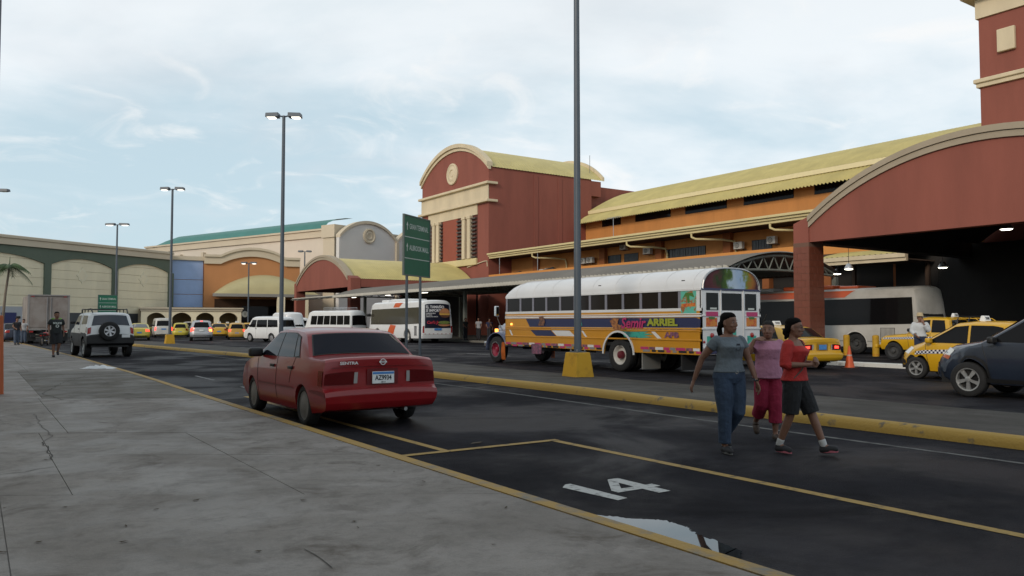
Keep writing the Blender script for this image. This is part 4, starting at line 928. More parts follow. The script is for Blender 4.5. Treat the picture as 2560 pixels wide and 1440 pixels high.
        if sg > 0:
            text('painted_name', 'Semir', .44, PK, sd_, (-2.25, Yo(.03), 1.44), r, (0, 0, 1), .004, 1.0, .010, shear=.2)
            text('painted_name', 'ARRIEL', .27, LI, sd_, (-3.38, Yo(.03), 1.465), r, (0, 0, 1), .004, 1.38, .014)
            for k in range(5): patch('letter_shadow', [(-3.5 - k * .26, 1.31), (-3.70 - k * .26, 1.31), (-3.68 - k * .26, 1.275), (-3.48 - k * .26, 1.275)], M['ink'], .012)
            text('painted_letters', 'APB', .20, PU, sd_, (-4.05, Yo(.012), 1.115), r, (0, 0, 1), .004, 1.5, .012)
            text('painted_name', 'Ca', .22, TE, sd_, (-.15 + .0, Yo(.012), 1.44), r, (0, 0, 1), .004, 1.0, .008)
        # skirt of pink, grey and black blocks
        x = xf - .05; k = 0; rn = random.Random(5)
        while x > xr + .15:
            ln = rn.uniform(.22, .4); x1 = x - ln
            if not (x > -2.85 and x1 < -1.35) or x1 > -1.35 or x < -2.85:
                if x1 < -1.35 and x > -2.85: x = x1; continue
                patch('skirt_block', [(x, .775), (x1 + .03, .775), (x1 + .03, .70), (x, .70)], [PK, GY, PK, PU, WH][k % 5], .006)
                patch('skirt_block', [(x - .1, .695), (x1 - .02, .695), (x1 - .02, .635), (x - .1, .635)], [M['black'], PK, GY, M['black']][k % 4], .006)
            x = x1; k += 1
        ar = [(-2.10 + r_ * math.cos(math.pi * k / 20), .52 + r_ * math.sin(math.pi * k / 20)) for r_ in (.71, .655) for k in (range(21) if r_ > .7 else range(20, -1, -1))]
        b = B(); k = len(ar); b.add([(x, Yo(.0), z) for x, z in ar] + [(x, Yo(.03), z) for x, z in ar], [tuple(range(k, 2 * k))] + [(i, (i + 1) % k, k + (i + 1) % k, k + i) for i in range(k)])
        b.o('wheel_arch_trim', WH, sd_)
        patch('mural_flap', [(2.35, .74), (1.75, .74), (1.78, .40), (2.32, .40)], PU if sg > 0 else GY, .02)
        B().box(3.55, 3.62, min(Yo(0), Yo(.035)), max(Yo(0), Yo(.035)), 1.38, 1.45).o('side_lamp', M['amber_on'], sd_)
        # windows: panes between steel posts
        B().box(xr, xf, min(Yo(-.05), Yo(.004)), max(Yo(-.05), Yo(.004)), 1.78, 1.86).o('window_sill', WH, sd_)
        edges = [3.92, 3.05] + [3.05 - .765 * k for k in range(1, 11)]
        for x0, x1 in zip(edges, edges[1:]):
            B().box(x1 + .05, x0 - .05, min(Yo(-.035), Yo(-.02)), max(Yo(-.035), Yo(-.02)), 1.86, zw - .03).o('side_window', mat('bus tinted pane', (.016, .012, .010), .10, spec=.16), t)
            B().box(x1 + .05, x0 - .05, min(Yo(-.03), Yo(-.008)), max(Yo(-.03), Yo(-.008)), 2.10, 2.122).o('sash_bar', M['black'], sd_) if False else None
        for x in edges: B().box(x - .05, x + .05, min(Yo(-.05), Yo(-.004)), max(Yo(-.05), Yo(-.004)), 1.86, zw - .03).o('window_post', mat('window post grey', (.24, .24, .29), .4, metal=.3), t)
        B().box(-5.38, -4.66, min(Yo(-.05), Yo(.0)), max(Yo(-.05), Yo(.0)), 1.86, zw - .03).o('rear_side_panel', WH, t)
        B().box(-5.22, -4.66, min(Yo(0), Yo(.006)), max(Yo(0), Yo(.006)), 1.72, zw - .04).o('palm_mural', mat('mural sea green', (.10, .42, .33), .45, col2=(.30, .12, .04), vs_=5, lo=.52, hi=.56), sd_)
        if sg > 0:
            B().add([(-5.2, Yo(.009), 1.90), (-4.68, Yo(.009), 1.90), (-4.68, Yo(.009), 1.98), (-5.2, Yo(.009), 2.0)], [(0, 1, 2, 3)]).o('mural_band', OG, sd_, recalc=False)
            B().add([(-4.98, Yo(.009), 2.0), (-4.92, Yo(.009), 2.0), (-4.86, Yo(.009), 2.2), (-4.72, Yo(.009), 2.12), (-4.84, Yo(.009), 2.28), (-5.1, Yo(.009), 2.27), (-5.16, Yo(.009), 2.14), (-4.98, Yo(.009), 2.2)], [tuple(range(8))]).o('mural_palm', mat('mural green', (.06, .16, .03), .5), sd_, recalc=False)
    # rear wall
    def rbox(nm, y0, y1, z0, z1, o0, o1, m_, par, bv=0): return B().box(xr - o1, xr - o0, y0, y1, z0, z1).o(nm, m_, par, bevel=bv, seg=3)
    rw_ = rbox('rear_wall', -HW, HW, .62, zw, -.06, .0, WH, t)
    for y0, y1 in ((.55, 1.02), (-.40, .40), (-1.02, -.55)): rbox('rear_window', y0, y1, 1.80, 2.27, -.001, .012, M['glass'], rw_, .006)
    for sg in (1, -1):
        B().box(xr - .03, xr, sg * .46 - .012, sg * .46 + .012, .64, zw - .01).o('door_post', WH, rw_)
        for k, z in enumerate((1.66, 1.30)): rbox('rear_rail', min(sg * .5, sg * HW), max(sg * .5, sg * HW), z - .025, z + .025, 0, .02, WH, rw_, .008)
        y0, y1 = (.58, 1.05) if sg > 0 else (-1.05, -.58)
        rbox('ribbon_mural', y0, y1, 1.64, 1.76, .021, .025, PK, rw_); rbox('fruit_mural', y0 + .02, y1 - .02, 1.36, 1.60, .001, .008, OG, rw_)
        rbox('fruit_leaf', y0 + .12, y1 - .12, 1.56, 1.62, .009, .013, mat('mural green', (.06, .16, .03), .5), rw_)
        rbox('lamp_panel', y0 + .05, y1 - .05, .86, 1.10, .001, .01, TE, rw_)
        mt = Matrix.Translation((xr - .012, (y0 + y1) / 2, 1.12)) @ Matrix.Rotation(-math.pi / 2, 4, 'Y')
        B().lathe([(.07, 0), (.065, .02), (.001, .03)], 16, mt).o('tail_lamp', M['tail'], rw_, smooth=50)
        mt = Matrix.Translation((xr - .002, sg * 1.12, .95)) @ Matrix.Rotation(-math.pi / 2, 4, 'Y')
        B().lathe([(.035, 0), (.035, .02), (.001, .026)], 12, mt).o('marker_lamp', M['tail'], rw_)
    dr = rbox('rear_door', -.44, .44, .64, 1.76, .0, .012, WH, rw_)
    rbox('door_badge', -.15, .22, 1.08, 1.28, .013, .018, TE, dr); rbox('door_handle', .24, .34, 1.50, 1.55, .013, .05, M['steel'], dr, .01)
    b = B(); mu = [(y * .93, zw + (z - zw) * .90 + .02) for y, z in arcp]
    b.add([(xr - .006, y, z) for y, z in mu], [tuple(range(len(mu)))]); mm = bpy.data.materials.new('landscape mural'); mm.use_nodes = True
    tt = mm.node_tree; bs_ = tt.nodes['Principled BSDF']; co = tt.nodes.new('ShaderNodeTexCoord'); sp_ = tt.nodes.new('ShaderNodeSeparateXYZ'); tt.links.new(co.outputs['Object'], sp_.inputs[0])
    nz_ = tt.nodes.new('ShaderNodeTexNoise'); nz_.inputs['Scale'].default_value = 3.2; nz_.inputs['Detail'].default_value = 6; ab = tt.nodes.new('ShaderNodeMath'); ab.operation = 'MULTIPLY_ADD'; tt.links.new(nz_.outputs['Fac'], ab.inputs[0]); ab.inputs[1].default_value = 1.1; tt.links.new(co.outputs['Object'], nz_.inputs['Vector']); tt.links.new(sp_.outputs['Y'], ab.inputs[2])
    rp = tt.nodes.new('ShaderNodeValToRGB'); mp_ = tt.nodes.new('ShaderNodeMapRange'); mp_.inputs['From Min'].default_value = -.55; mp_.inputs['From Max'].default_value = 1.7; tt.links.new(ab.outputs[0], mp_.inputs['Value']); tt.links.new(mp_.outputs[0], rp.inputs[0])
    cr = rp.color_ramp; cr.elements[0].position = 0; cr.elements[0].color = (.06, .02, .03, 1); cr.elements[1].position = 1; cr.elements[1].color = (.05, .02, .02, 1)
    for p_, c_ in ((.16, (.30, .12, .03, 1)), (.24, (.16, .20, .03, 1)), (.31, (.30, .42, .60, 1)), (.48, (.40, .50, .62, 1)), (.55, (.07, .13, .03, 1)), (.68, (.03, .05, .02, 1)), (.80, (.10, .03, .04, 1))): e_ = cr.elements.new(p_); e_.color = c_
    tt.links.new(rp.outputs[0], bs_.inputs['Base Color']); bs_.inputs['Roughness'].default_value = .5; bs_.inputs['Specular IOR Level'].default_value = .15
    b.o('roof_mural', mm, rw_)
    B().tube([(xr - .012, y * .965, zw + (z - zw) * .95 + .01) for y, z in arcp], .022, 6).o('mural_frame', M['steel'], rw_)
    rbox('mural_sill', -HW, HW, zw - .02, zw + .035, 0, .02, NV, rw_)
    bp = B().box(xr - .16, xr + .02, -1.18, 1.18, .60, .80).o('rear_bumper', M['steel'], t, bevel=.02)
    for k in range(6): B().box(xr - .166, xr - .161, -1.1 + k * .38, -.86 + k * .38, .63, .77).o('bumper_block', [TE, WH, NV][k % 3], bp)
    for y0 in (.62, -.92): rbox('window_sticker', y0, y0 + .26, 1.82, 1.87, .013, .015, M['sign_w'], rw_)
    # hood, fenders, lamps, mirrors
    hp = [(xf, .95), (xf, 1.78), (xf + .1, 1.72), (xf + .9, 1.56), (xf + 1.35, 1.48), (xf + 1.45, 1.40), (xf + 1.48, .95)]
    C = Car(hp, .95, 1, .1, .72, 1.3, tumble=.18, tuck=.0, cf=.1, tf=.14, tr=-.3, cr=0, fil=.06, crown=.06, axles=())
    bm_h = C.body(mat('hood silver blue', (.30, .31, .36), .3, metal=.3, var=.1), t, 'hood')
    B().box(xf + 1.47, xf + 1.52, -.5, .5, .90, 1.36).o('grille', M['chrome'], t, bevel=.02)
    B().box(xf + 1.5, xf + 1.62, -1.1, 1.1, .55, .75).o('front_bumper', M['chrome'], t, bevel=.03)
    for sg in (1, -1):
        fr = B(); n = 12; wd0, wd1 = .55, 1.16; cx, cz, r_ = 4.72, .50, .64
        def fn(u, v, sg=sg):
            a = R(-8 + 180 * u); return (cx + r_ * 1.08 * math.cos(a), sg * (wd0 + (wd1 - wd0) * v), cz + r_ * (1.0 - .12 * (v - .55) ** 2 * 4) * math.sin(a) + .02)
        fr.grid(fn, 16, 6); f_ = fr.o('front_fender', mat('fender blue', (.10, .12, .20), .3, metal=.2, coat=.4), t, smooth=60)
        so = f_.modifiers.new('thick', 'SOLIDIFY'); so.thickness = .03
        B().box(4.98, 5.05, sg * .92 - .06, sg * .92 + .06, 1.12, 1.24).o('indicator_lamp', M['amber_on'], t, bevel=.015)
        B().tube([(4.5, sg * .95, 1.10), (4.55, sg * 1.15, 1.55), (4.55, sg * 1.22, 1.80)], .014, 6).o('mirror_arm', M['steel'], t)
        B().box(4.50, 4.60, sg * 1.22 - .09, sg * 1.22 + .09, 1.70, 2.08).o('door_mirror', M['chrome'], t, bevel=.03)
        wheel(t, 4.72, sg * 1.02, .48, .26, 'dish', mat('red wheel disc', (.30, .02, .05), .4, coat=.3), rr=.27)
        B().lathe([(.30, .0), (.30, .03), (.26, .03), (.26, 0)], 24, Matrix.Translation((4.72, sg * 1.14, .48)) @ Matrix.Rotation(-sg * math.pi / 2, 4, 'X'), closed=True).o('hub_ring', M['chrome'], t)
        wheel(t, -2.10, sg * 1.02, .50, .30, 'dish', M['dirty_white'], rr=.29); wheel(t, -2.10, sg * .66, .50, .28, 'dish', M['dirty_white'], rr=.29)
        B().lathe([(.13, .0), (.11, .09), (.001, .1)], 20, Matrix.Translation((-2.10, sg * 1.06, .50)) @ Matrix.Rotation(-sg * math.pi / 2, 4, 'X')).o('wheel_hub', mat('dark red hub', (.13, .012, .02), .4), t, smooth=40)
        for k in range(7):
            x = 4.16 + k * .022; B().tube([(x, sg * (1.12 + .02 * (k % 3)), .76), (x - .02 + .01 * k, sg * (1.14 + .03 * (k % 2)), .40), (x - .05 + .015 * k, sg * 1.13, .12)], [.012, .022, .008], 6).o('tassel_strand', mat('orange tassel', (.50, .13, .02), .8), t)
        B().box(-4.66, -4.62, sg * .85 - .32, sg * .85 + .32, .16, .62).o('mud_flap', M['rubber'], t); B().box(-3.1, -3.06, sg * .8 - .36, sg * .8 + .36, .12, .66).o('mud_flap', mat('pale mud flap', (.20, .20, .19), .7), t)
    B().box(-5.2, 4.6, -.45, .45, .55, .80).o('chassis', M['black'], t)
    B().box(-1.2, -.2, -1.0, -.5, .42, .72).o('fuel_tank', M['black'], t, bevel=.03); B().box(1.1, 2.6, -.9, .9, .5, .66).o('battery_box', M['black'], t)
    b = B(); b.add([(xf - .02, -1.1, 1.80), (xf - .02, 1.1, 1.80), (xf - .05, 1.08, 2.42), (xf - .05, -1.08, 2.42)], [(0, 1, 2, 3)]); b.o('windscreen', M['glass'], t)
    B().tube([(-2, 0, .62), (-2.1, 0, .50), (-2.1, .9, .50)], .07, 8).o('rear_axle', M['black'], t)
school_bus()
# ================================================================ bus terminal
def corrug(fn, nu, nv, waves, amp, axis_u=True):
    """sheet fn(u,v) -> (point, normal), ribbed along u"""
    def g_(u, v):
        p, nn = fn(u, v); ph = (u if axis_u else v) * waves * 2 * math.pi
        return V(p) + V(nn) * amp * (1 if math.sin(ph) > .1 else -1 if math.sin(ph) < -.1 else 0)
    return B().grid(g_, nu, nv)
RST, CRM = M['red_stucco'], M['cream']
TILE = mat('brick red wall tile', (.19, .055, .030), .35, var=.22, vs_=1.3, bump=.12, bs=40)
GROUT = mat('tile grout', (.16, .085, .06), .9)
def portico(label, y0, y1, tiles):
    """open drive-through hall: arched front wall facing the road, barrel roof running back to the tower"""
    X0, X1, zb_, zs_, rise = 31.06, 45.9, 5.1, 5.92, 2.54
    t = thing('portico', label, 'portico', ((X0 + X1) / 2, (y0 + y1) / 2, 0)); o = t.location.copy()
    def P(b_, nm, m, par=t, **k):
        ob = b_.o(nm, m, par, **k)
        if par is t: ob.location = -o
        return ob
    pl = PX(X0); S0, S1 = -y1, -y0
    ar = arc(S0, S1, zs_, rise, 32)
    P(B().prism(pl, [(S0, zb_), (S1, zb_)] + ar[::-1], -.5, 0), 'arch_wall', RST)
    # two-step cream moulding along the arch
    for nm, a, b_, o0, o1 in (('arch_moulding', .10, .34, -.55, .16), ('lower_moulding', -.16, .085, -.4, .09)):
        inn, outr = arc(S0, S1, zs_ + a, rise, 32), arc(S0, S1, zs_ + b_, rise, 32)
        P(B().prism(pl, inn + outr[::-1], o0, o1), nm, mat('grey cream moulding', (.36, .30, .22), .8, var=.1, vs_=.8))
    # barrel roof, ribs along the arc
    ra_ = arc(y0, y1, zs_ + .06, rise, 26)
    def rf(u, v):
        k = min(25, int(v * 26)); f = v * 26 - k; a, c = ra_[k], ra_[k + 1]; y = a[0] + (c[0] - a[0]) * f; z = a[1] + (c[1] - a[1]) * f
        return (X0 + .52 + (X1 - X0 - .6) * u, y, z), V((0, a[1] - c[1], c[0] - a[0])).normalized()
    P(corrug(rf, 240, 26, 60, .018), 'roof', M['yroof'], recalc=False)
    cl = arc(y0 + .3, y1 - .3, zs_ - .1, rise - .2, 16)
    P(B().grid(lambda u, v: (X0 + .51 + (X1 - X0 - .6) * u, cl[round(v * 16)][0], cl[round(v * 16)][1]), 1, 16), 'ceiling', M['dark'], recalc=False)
    P(B().box(45.72, 45.88, y0 - .7, y1 + (1.88 if tiles else .7), 0, 5.85), 'shade_backdrop', M['dark'])  # added dark backdrop, stands in for the deep shade inside the hall
    # side beams, columns
    cw = .79
    for ya, nm in ((y1, 'side_beam'), (y0, 'side_beam')):
        lo, hi = (ya, ya + cw) if ya == y1 else (ya - cw, ya)
        P(B().box(X0 + 1.05, X1, lo + .02, hi - .02, zb_, 5.9), nm, M['dark'] if tiles else RST)  # near beams coloured dark in place of shade, far ones stay red
        for xc in (X0 - .06,) if tiles else (X0 - .06, 44.6):
            w_ = 1.06
            tp = 5.98 if xc < 32 else 5.098
            if xc < 32:
                b_ = B().prism(PY(lo), [(xc, 0), (xc + w_, 0), (xc + w_, tp), (xc, tp)], -(hi - lo), 0)
                col_ = P(b_, 'column', RST)
                # the corner block rises with the arch
                e0, e1 = (tp + .28, tp) if ya == y1 else (tp, tp + .28)
                P(B().add([(xc, lo, tp), (xc, hi, tp), (xc, hi, tp + (e1 if ya != y1 else 0) * 0 + (.0 if ya == y1 else .28)), (xc, lo, tp + (.28 if ya == y1 else 0)), (xc + w_, lo, tp), (xc + w_, hi, tp), (xc + w_, hi, tp + (.0 if ya == y1 else .28)), (xc + w_, lo, tp + (.28 if ya == y1 else 0))],
                          [(0, 1, 2, 3), (4, 7, 6, 5), (0, 3, 7, 4), (1, 5, 6, 2), (3, 2, 6, 7)]), 'corner_block', RST)
            else:
                col_ = P(B().box(xc, xc + w_, lo, hi, 0, tp), 'column', RST)
            if tiles and ya == y1 and xc < 32:
                B().box(xc - .012, xc + w_ + .012, lo - .012, hi + .012, .02, 5.09).o('tile_bed', GROUT, col_)
                th, tw = .305, .395; r_ = 0; z = .03
                meshes = {}
                def tile(nm, face, a0, a1, z0):
                    key = (face, round(a1 - a0, 3))
                    if key not in meshes:
                        l = a1 - a0
                        bb = B().box(0, .014, 0, l, 0, th - .012) if face == 0 else B().box(0, l, 0, .014, 0, th - .012)
                        meshes[key] = bb.mesh('tile', TILE, bevel=.003, seg=1)
                    ob = link(bpy.data.objects.new('tile', meshes[key]), col_)
                    ob.location = (xc - .024, a0, z0) if face == 0 else (a0, lo - .024, z0)
                while z + th < 5.1:
                    for face, A, Bm in ((0, lo - .012, hi + .012), (1, xc - .012, xc + w_ + .012)):
                        cuts = [A]; p_ = A + (tw if r_ % 2 else tw / 2)
                        while p_ < Bm - .06: cuts.append(p_); p_ += tw
                        cuts.append(Bm)
                        for a0, a1 in zip(cuts, cuts[1:]): tile('tile', face, a0 + .006, a1 - .006, z)
                    z += th; r_ += 1
    return t, P
tn, PN = portico('near red arched portico with tiled column at the terminal', 7.3, 21.87, True)
tf_, PF = portico('far red arched portico with yellow barrel roof before the tall tower', 75.0, 90.2, False)
# ceiling lamps that are lit
lampm = mat('bay lamp glow', (1, .97, .85), .4, emit=6, ecol=(1, .95, .78))
G_L = 'lit ceiling lamps of the near portico'
for px, py, X in ((2516, 573, 35), (2357, 669, 42), (2122, 673, 40), (2093, 685, 44)):
    p = CAM + ray(px, py) * (X / ray(px, py).x)
    l = thing('ceiling_lamp', 'lit round lamp hanging under the near portico roof', 'lamp', p, 0, G_L)
    B().lathe([(.05, .32), (.12, .28), (.24, .06), (.25, .0)], 16).o('lamp_shade', M['steel'], l, smooth=50)
    B().lathe([(.24, .02), (.18, -.03), (.001, -.05)], 16).o('lamp_lens', lampm, l, smooth=50)
    B().tube([(0, 0, .3), (0, 0, 1.2)], .015, 6).o('lamp_rod', M['black'], l)

def wall_box(P, nm, m, x0, x1, y0, y1, z0, z1, **k): return P(B().box(x0, x1, y0, y1, z0, z1), nm, m, **k)
def grp(name, label, cat, o):
    t = thing(name, label, cat, o); ov = V(o)
    def P(b_, nm, m, par=None, **k):
        ob = b_.o(nm, m, par or t, **k)
        if par is None: ob.location = -ov
        return ob
    return t, P
# ---- far red tower
X0, X1, Y0, Y1 = 46.0, 60.5, 72.2, 87.6
t, P = grp('red_tower', 'tall red tower block with round medallion and barrel roof', 'building', (X0, (Y0 + Y1) / 2, 0))
pl = PX(X0); S0, S1 = -Y1, -Y0; ZE = 18.5; RISE = 3.18
shell = [(S0, 0), (S1, 0), (S1, ZE)] + arc(S0, S1, ZE, RISE, 28)[::-1][1:]
P(B().prism(pl, shell, -(X1 - X0), 0), 'wall', RST)
ra_ = arc(Y0 - .15, Y1 + .15, ZE + .02, RISE + .08, 26)
def rf(u, v):
    k = min(25, int(v * 26)); f = v * 26 - k; a, c = ra_[k], ra_[k + 1]
    return (X0 + .3 + (X1 - X0 + 1.4) * u, a[0] + (c[0] - a[0]) * f, a[1] + (c[1] - a[1]) * f), V((0, a[1] - c[1], c[0] - a[0])).normalized()
P(corrug(rf, 160, 26, 40, .02), 'roof', M['yroof'], recalc=False)
for nm, a, b_, o0, o1 in (('arch_moulding', .10, .55, -.4, .35), ('lower_moulding', -.28, .08, -.2, .15)):
    P(B().prism(pl, arc(S0 - .15, S1 + .15, ZE + a, RISE, 28) + arc(S0 - .15, S1 + .15, ZE + b_, RISE, 28)[::-1], o0, o1), nm, CRM)
P(B().prism(PL((X1 + 1.6, 0), (0, -1)), arc(S0 - .15, S1 + .15, ZE + .0, RISE, 28) + arc(S0 - .15, S1 + .15, ZE + .45, RISE, 28)[::-1], -.3, 0), 'rear_moulding', CRM)
P(B().box(X1, X1 + 1.5, Y0 + .02, Y0 + 2.2, ZE - 1.9, ZE - .1), 'eave_block', RST)
P(B().box(X1 + .01, X1 + 14, Y0 + .6, Y1 - .5, 0, 17.9), 'rear_wing', RST)
P(B().rect(pl, S0 - .04, S1 + .04, 14.9, 16.6, .0, .10), 'name_band', CRM)
for z in (16.6, 14.65): P(B().rect(pl, S0 - .35, S1 + .35, z, z + .28, -1.0, .45), 'band_cornice', CRM, bevel=.05)
L0, L1 = -85.8, -74.4
P(B().rect(pl, L0, L1, 13.5, 14.64, 0, .12), 'lintel', CRM)
P(B().rect(pl, L0, L1, 7.9, 8.65, 0, .30), 'window_sill', M['ygut'], bevel=.06)
rec = P(B().rect(pl, L0 + .05, L1 - .05, 8.66, 13.49, 0, .012), 'window_recess', mat('deep red recess', (.10, .028, .02), .9))
louv = mat('brown louvre', (.075, .06, .05), .6)
P(B().rect(pl, -82.15, -79.15 + .4, 8.66, 13.49, .013, .09), 'centre_panel', mat('bright red stucco', (.28, .075, .045), .85, var=.08, vs_=.5))
for a in (-84.35, -83.35, -77.30, -76.15):
    P(B().rect(pl, a, a + .62, 8.66, 13.49, .013, .40), 'window_column', CRM, bevel=.03)
    P(B().rect(pl, a - .08, a + .70, 13.15, 13.48, .013, .46), 'column_capital', CRM, bevel=.03)
for a0, a1 in ((-85.3, -84.4), (-82.70, -82.17), (-78.72, -77.35), (-75.5, -74.6)):
    for k in range(11):
        z = 8.75 + k * .43; P(B().prism(pl, [(a0, z), (a1, z), (a1, z + .16), (a0, z + .16)], .06, .26), 'louvre_slat', louv)
# medallion
sm, zm_ = -(Y0 + Y1) / 2 - .1, 18.85
mt = Matrix.Translation(pl.pt(sm, zm_, 0)) @ Matrix.Rotation(-math.pi / 2, 4, 'Y')
P(B().lathe([(1.25, 0), (1.25, .16), (1.12, .22), (1.0, .14), (.92, .14), (.80, .20), (.52, .20), (.46, .12), (.38, .12), (.30, .18), (.001, .18)], 36, mt), 'medallion', CRM, smooth=35)
for px in (1335, 1395): s_ = PY(Y0).hit(px, 500)[0]; P(B().box(s_, s_ + .55, Y0 - .06, Y0, 8.9, 18.2), 'wall_strip', RST)
P(B().tube([(46.0 - .06, 72.35, 7.6), (45.9, 72.35, 8.2), (45.9, 72.9, 8.2), (45.9, 76.5, 7.75)], .06, 6), 'wall_pipe', M['cream'])
P(B().tube([(X1 + .6, Y0 + 1, ZE + .4), (X1 + .6, Y0 + 1, ZE + 3.2)], .03, 5), 'lightning_rod', M['grey_metal'])
# ---- near red tower behind the near portico
Y0, Y1 = 6.2, 21.35
t, P = grp('red_tower', 'red tower block with small square blocks under a cream cornice', 'building', (X0, (Y0 + Y1) / 2, 0)); S0, S1 = -Y1, -Y0
P(B().rect(pl, S0, S1, 0, 18.4, -14.5, 0), 'wall', RST)
P(B().rect(pl, S0 - .12, S1 + .12, 18.4, 19.5, -14.6, .12), 'cornice', CRM); P(B().rect(pl, S0 - .7, S1 + .7, 19.5, 20.0, -15, .7), 'cornice_cap', CRM, bevel=.1)
P(B().rect(pl, S0 - .25, S1 + .25, 14.75, 14.98, -14.6, .28), 'band_cornice', CRM, bevel=.04); P(B().rect(pl, S0 - .14, S1 + .14, 14.52, 14.748, -14.6, .16), 'band_step', CRM)
for k in range(5): P(B().rect(pl, -20.35 + k * 2.75, -19.45 + k * 2.75, 16.2, 17.45, 0, .22), 'wall_block', CRM, bevel=.04)

# ---- terminal hall between the towers
YA, YB = 21.4, 72.18
t, P = grp('terminal_building', 'long orange terminal hall with yellow vaulted roof between the red towers', 'building', (52, 47, 0))
gp = PX(49.0); up = PX(59.6); par = PX(46.0); ORG = M['orange']
P(B().box(49, 59.58, YA, YB, 0, 8.5), 'gallery_wall', ORG)
P(B().box(59.6, 75, YA, YB, 0, 13.9), 'upper_wall', ORG)
P(B().rect(par, -YB + .02, -YA, 5.95, 6.66, -.25, 0), 'parapet', mat('bright orange stucco', (.60, .25, .06), .8, var=.06, vs_=.6))
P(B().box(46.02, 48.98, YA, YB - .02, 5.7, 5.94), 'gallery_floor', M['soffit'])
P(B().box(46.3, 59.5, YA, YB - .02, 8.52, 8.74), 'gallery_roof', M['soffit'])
# stepped gutter
for k, (z0, z1, o) in enumerate(((8.42, 8.62, .0), (8.623, 8.80, .14), (8.803, 8.98, .30))):
    P(B().rect(par, -YB + .05, -YA, z0, z1, -.28 + 0, o), 'gutter_step', M['ygut'], bevel=.02)
# eave awning, fascia and vault (profiles in X, Z)
def sheet(prof, ya, yb, waves, nm, m, amp=.045, nu=None):
    def f(u, v):
        k = min(len(prof) - 2, int(v * (len(prof) - 1))); fr = v * (len(prof) - 1) - k; a, c = prof[k], prof[k + 1]
        return (a[0] + (c[0] - a[0]) * fr, ya + (yb - ya) * u, a[1] + (c[1] - a[1]) * fr), V((a[1] - c[1], 0, c[0] - a[0])).normalized()
    return P(corrug(f, nu or waves * 4, len(prof) - 1, waves, amp), nm, m, recalc=False)
sheet([(58.2, 13.05), (58.6, 13.45), (59.2, 13.85), (60.2, 14.3)], YA, YB, 145, 'eave_awning', M['yroof'], .085)
P(B().box(59.95, 60.3, YA, YB, 14.32, 14.72), 'fascia', mat('cream yellow fascia', (.74, .64, .38), .6, var=.05))
va = [(60.05 + 1.25 * k, 14.72 + 2.95 * math.sin(math.pi / 2 * 1.25 * k / 8.5)) for k in range(13)]
sheet(va, YA, YB, 145, 'roof', M['yroof'], .06)
# slot windows under the eave
def zoom6(x): return 1440 + x / 2.286
for a, c in ((150, 255), (340, 540), (625, 862), (960, 1245), (1365, 1570)):
    s0, s1 = up.hit(zoom6(a), 500)[0], up.hit(zoom6(c), 480)[0]
    P(B().rect(up, s0, s1, 12.5, 13.4, 0, .05), 'slot_window', M['glass'])
# gallery windows, air conditioners, pilasters, downspouts
for a, c, z0, z1 in ((185, 258, 822, 762), (278, 357, 808, 750), (520, 742, 788, 708), (1008, 1120, 740, 665)):
    s0, zz0 = gp.hit(zoom6(a), 300 + z0 / 2.286); s1, zz1 = gp.hit(zoom6(c), 300 + z1 / 2.286); zz0 = 5.96; zz1 = max(7.3, min(zz1, 7.75))
    wn = P(B().rect(gp, s0, s1, zz0 + .15, zz1, 0, .06), 'window', mat('window frame black', (.02, .018, .016), .5))
    nb = max(2, round((s1 - s0) / .7))
    for k in range(nb):
        x0_, x1_ = s0 + .06 + (s1 - s0 - .06) * k / nb, s0 + (s1 - s0 - .06) * (k + 1) / nb
        B().rect(gp, x0_, x1_ - .02, zz0 + .22, zz1 - .06, .061, .075).o('pane', mat('grey blind glass', (.05, .05, .05), .15), wn)
        for j in range(4): B().rect(gp, x0_ + j * (x1_ - x0_) / 4, x0_ + j * (x1_ - x0_) / 4 + .02, zz0 + .2, zz1 - .05, .09, .11).o('grille_bar', M['steel'] if False else M['black'], wn)
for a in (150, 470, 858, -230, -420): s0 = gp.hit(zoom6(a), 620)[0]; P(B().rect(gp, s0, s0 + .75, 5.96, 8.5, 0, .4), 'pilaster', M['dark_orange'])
acw = mat('air conditioner white', (.55, .53, .48), .5, var=.08, vs_=2)
t_term, P_term = t, P
acs = [(47, 790, 80, 825), (88, 785, 123, 820), (280, 713, 313, 745), (413, 730, 455, 770), (933, 700, 980, 742), (1122, 675, 1170, 712), (-183, 858, -160, 885), (-150, 848, -125, 880), (-185, 893, -165, 910)]
LBL = ['left unit of the low pair', 'right unit of the low pair', 'small unit high above the twin windows', 'unit just right of the twin windows', 'unit left of the last gallery window', 'unit right of the last gallery window', 'left unit beside the dark tarpaulin', 'upper unit beside the dark tarpaulin', 'lowest unit beside the dark tarpaulin']
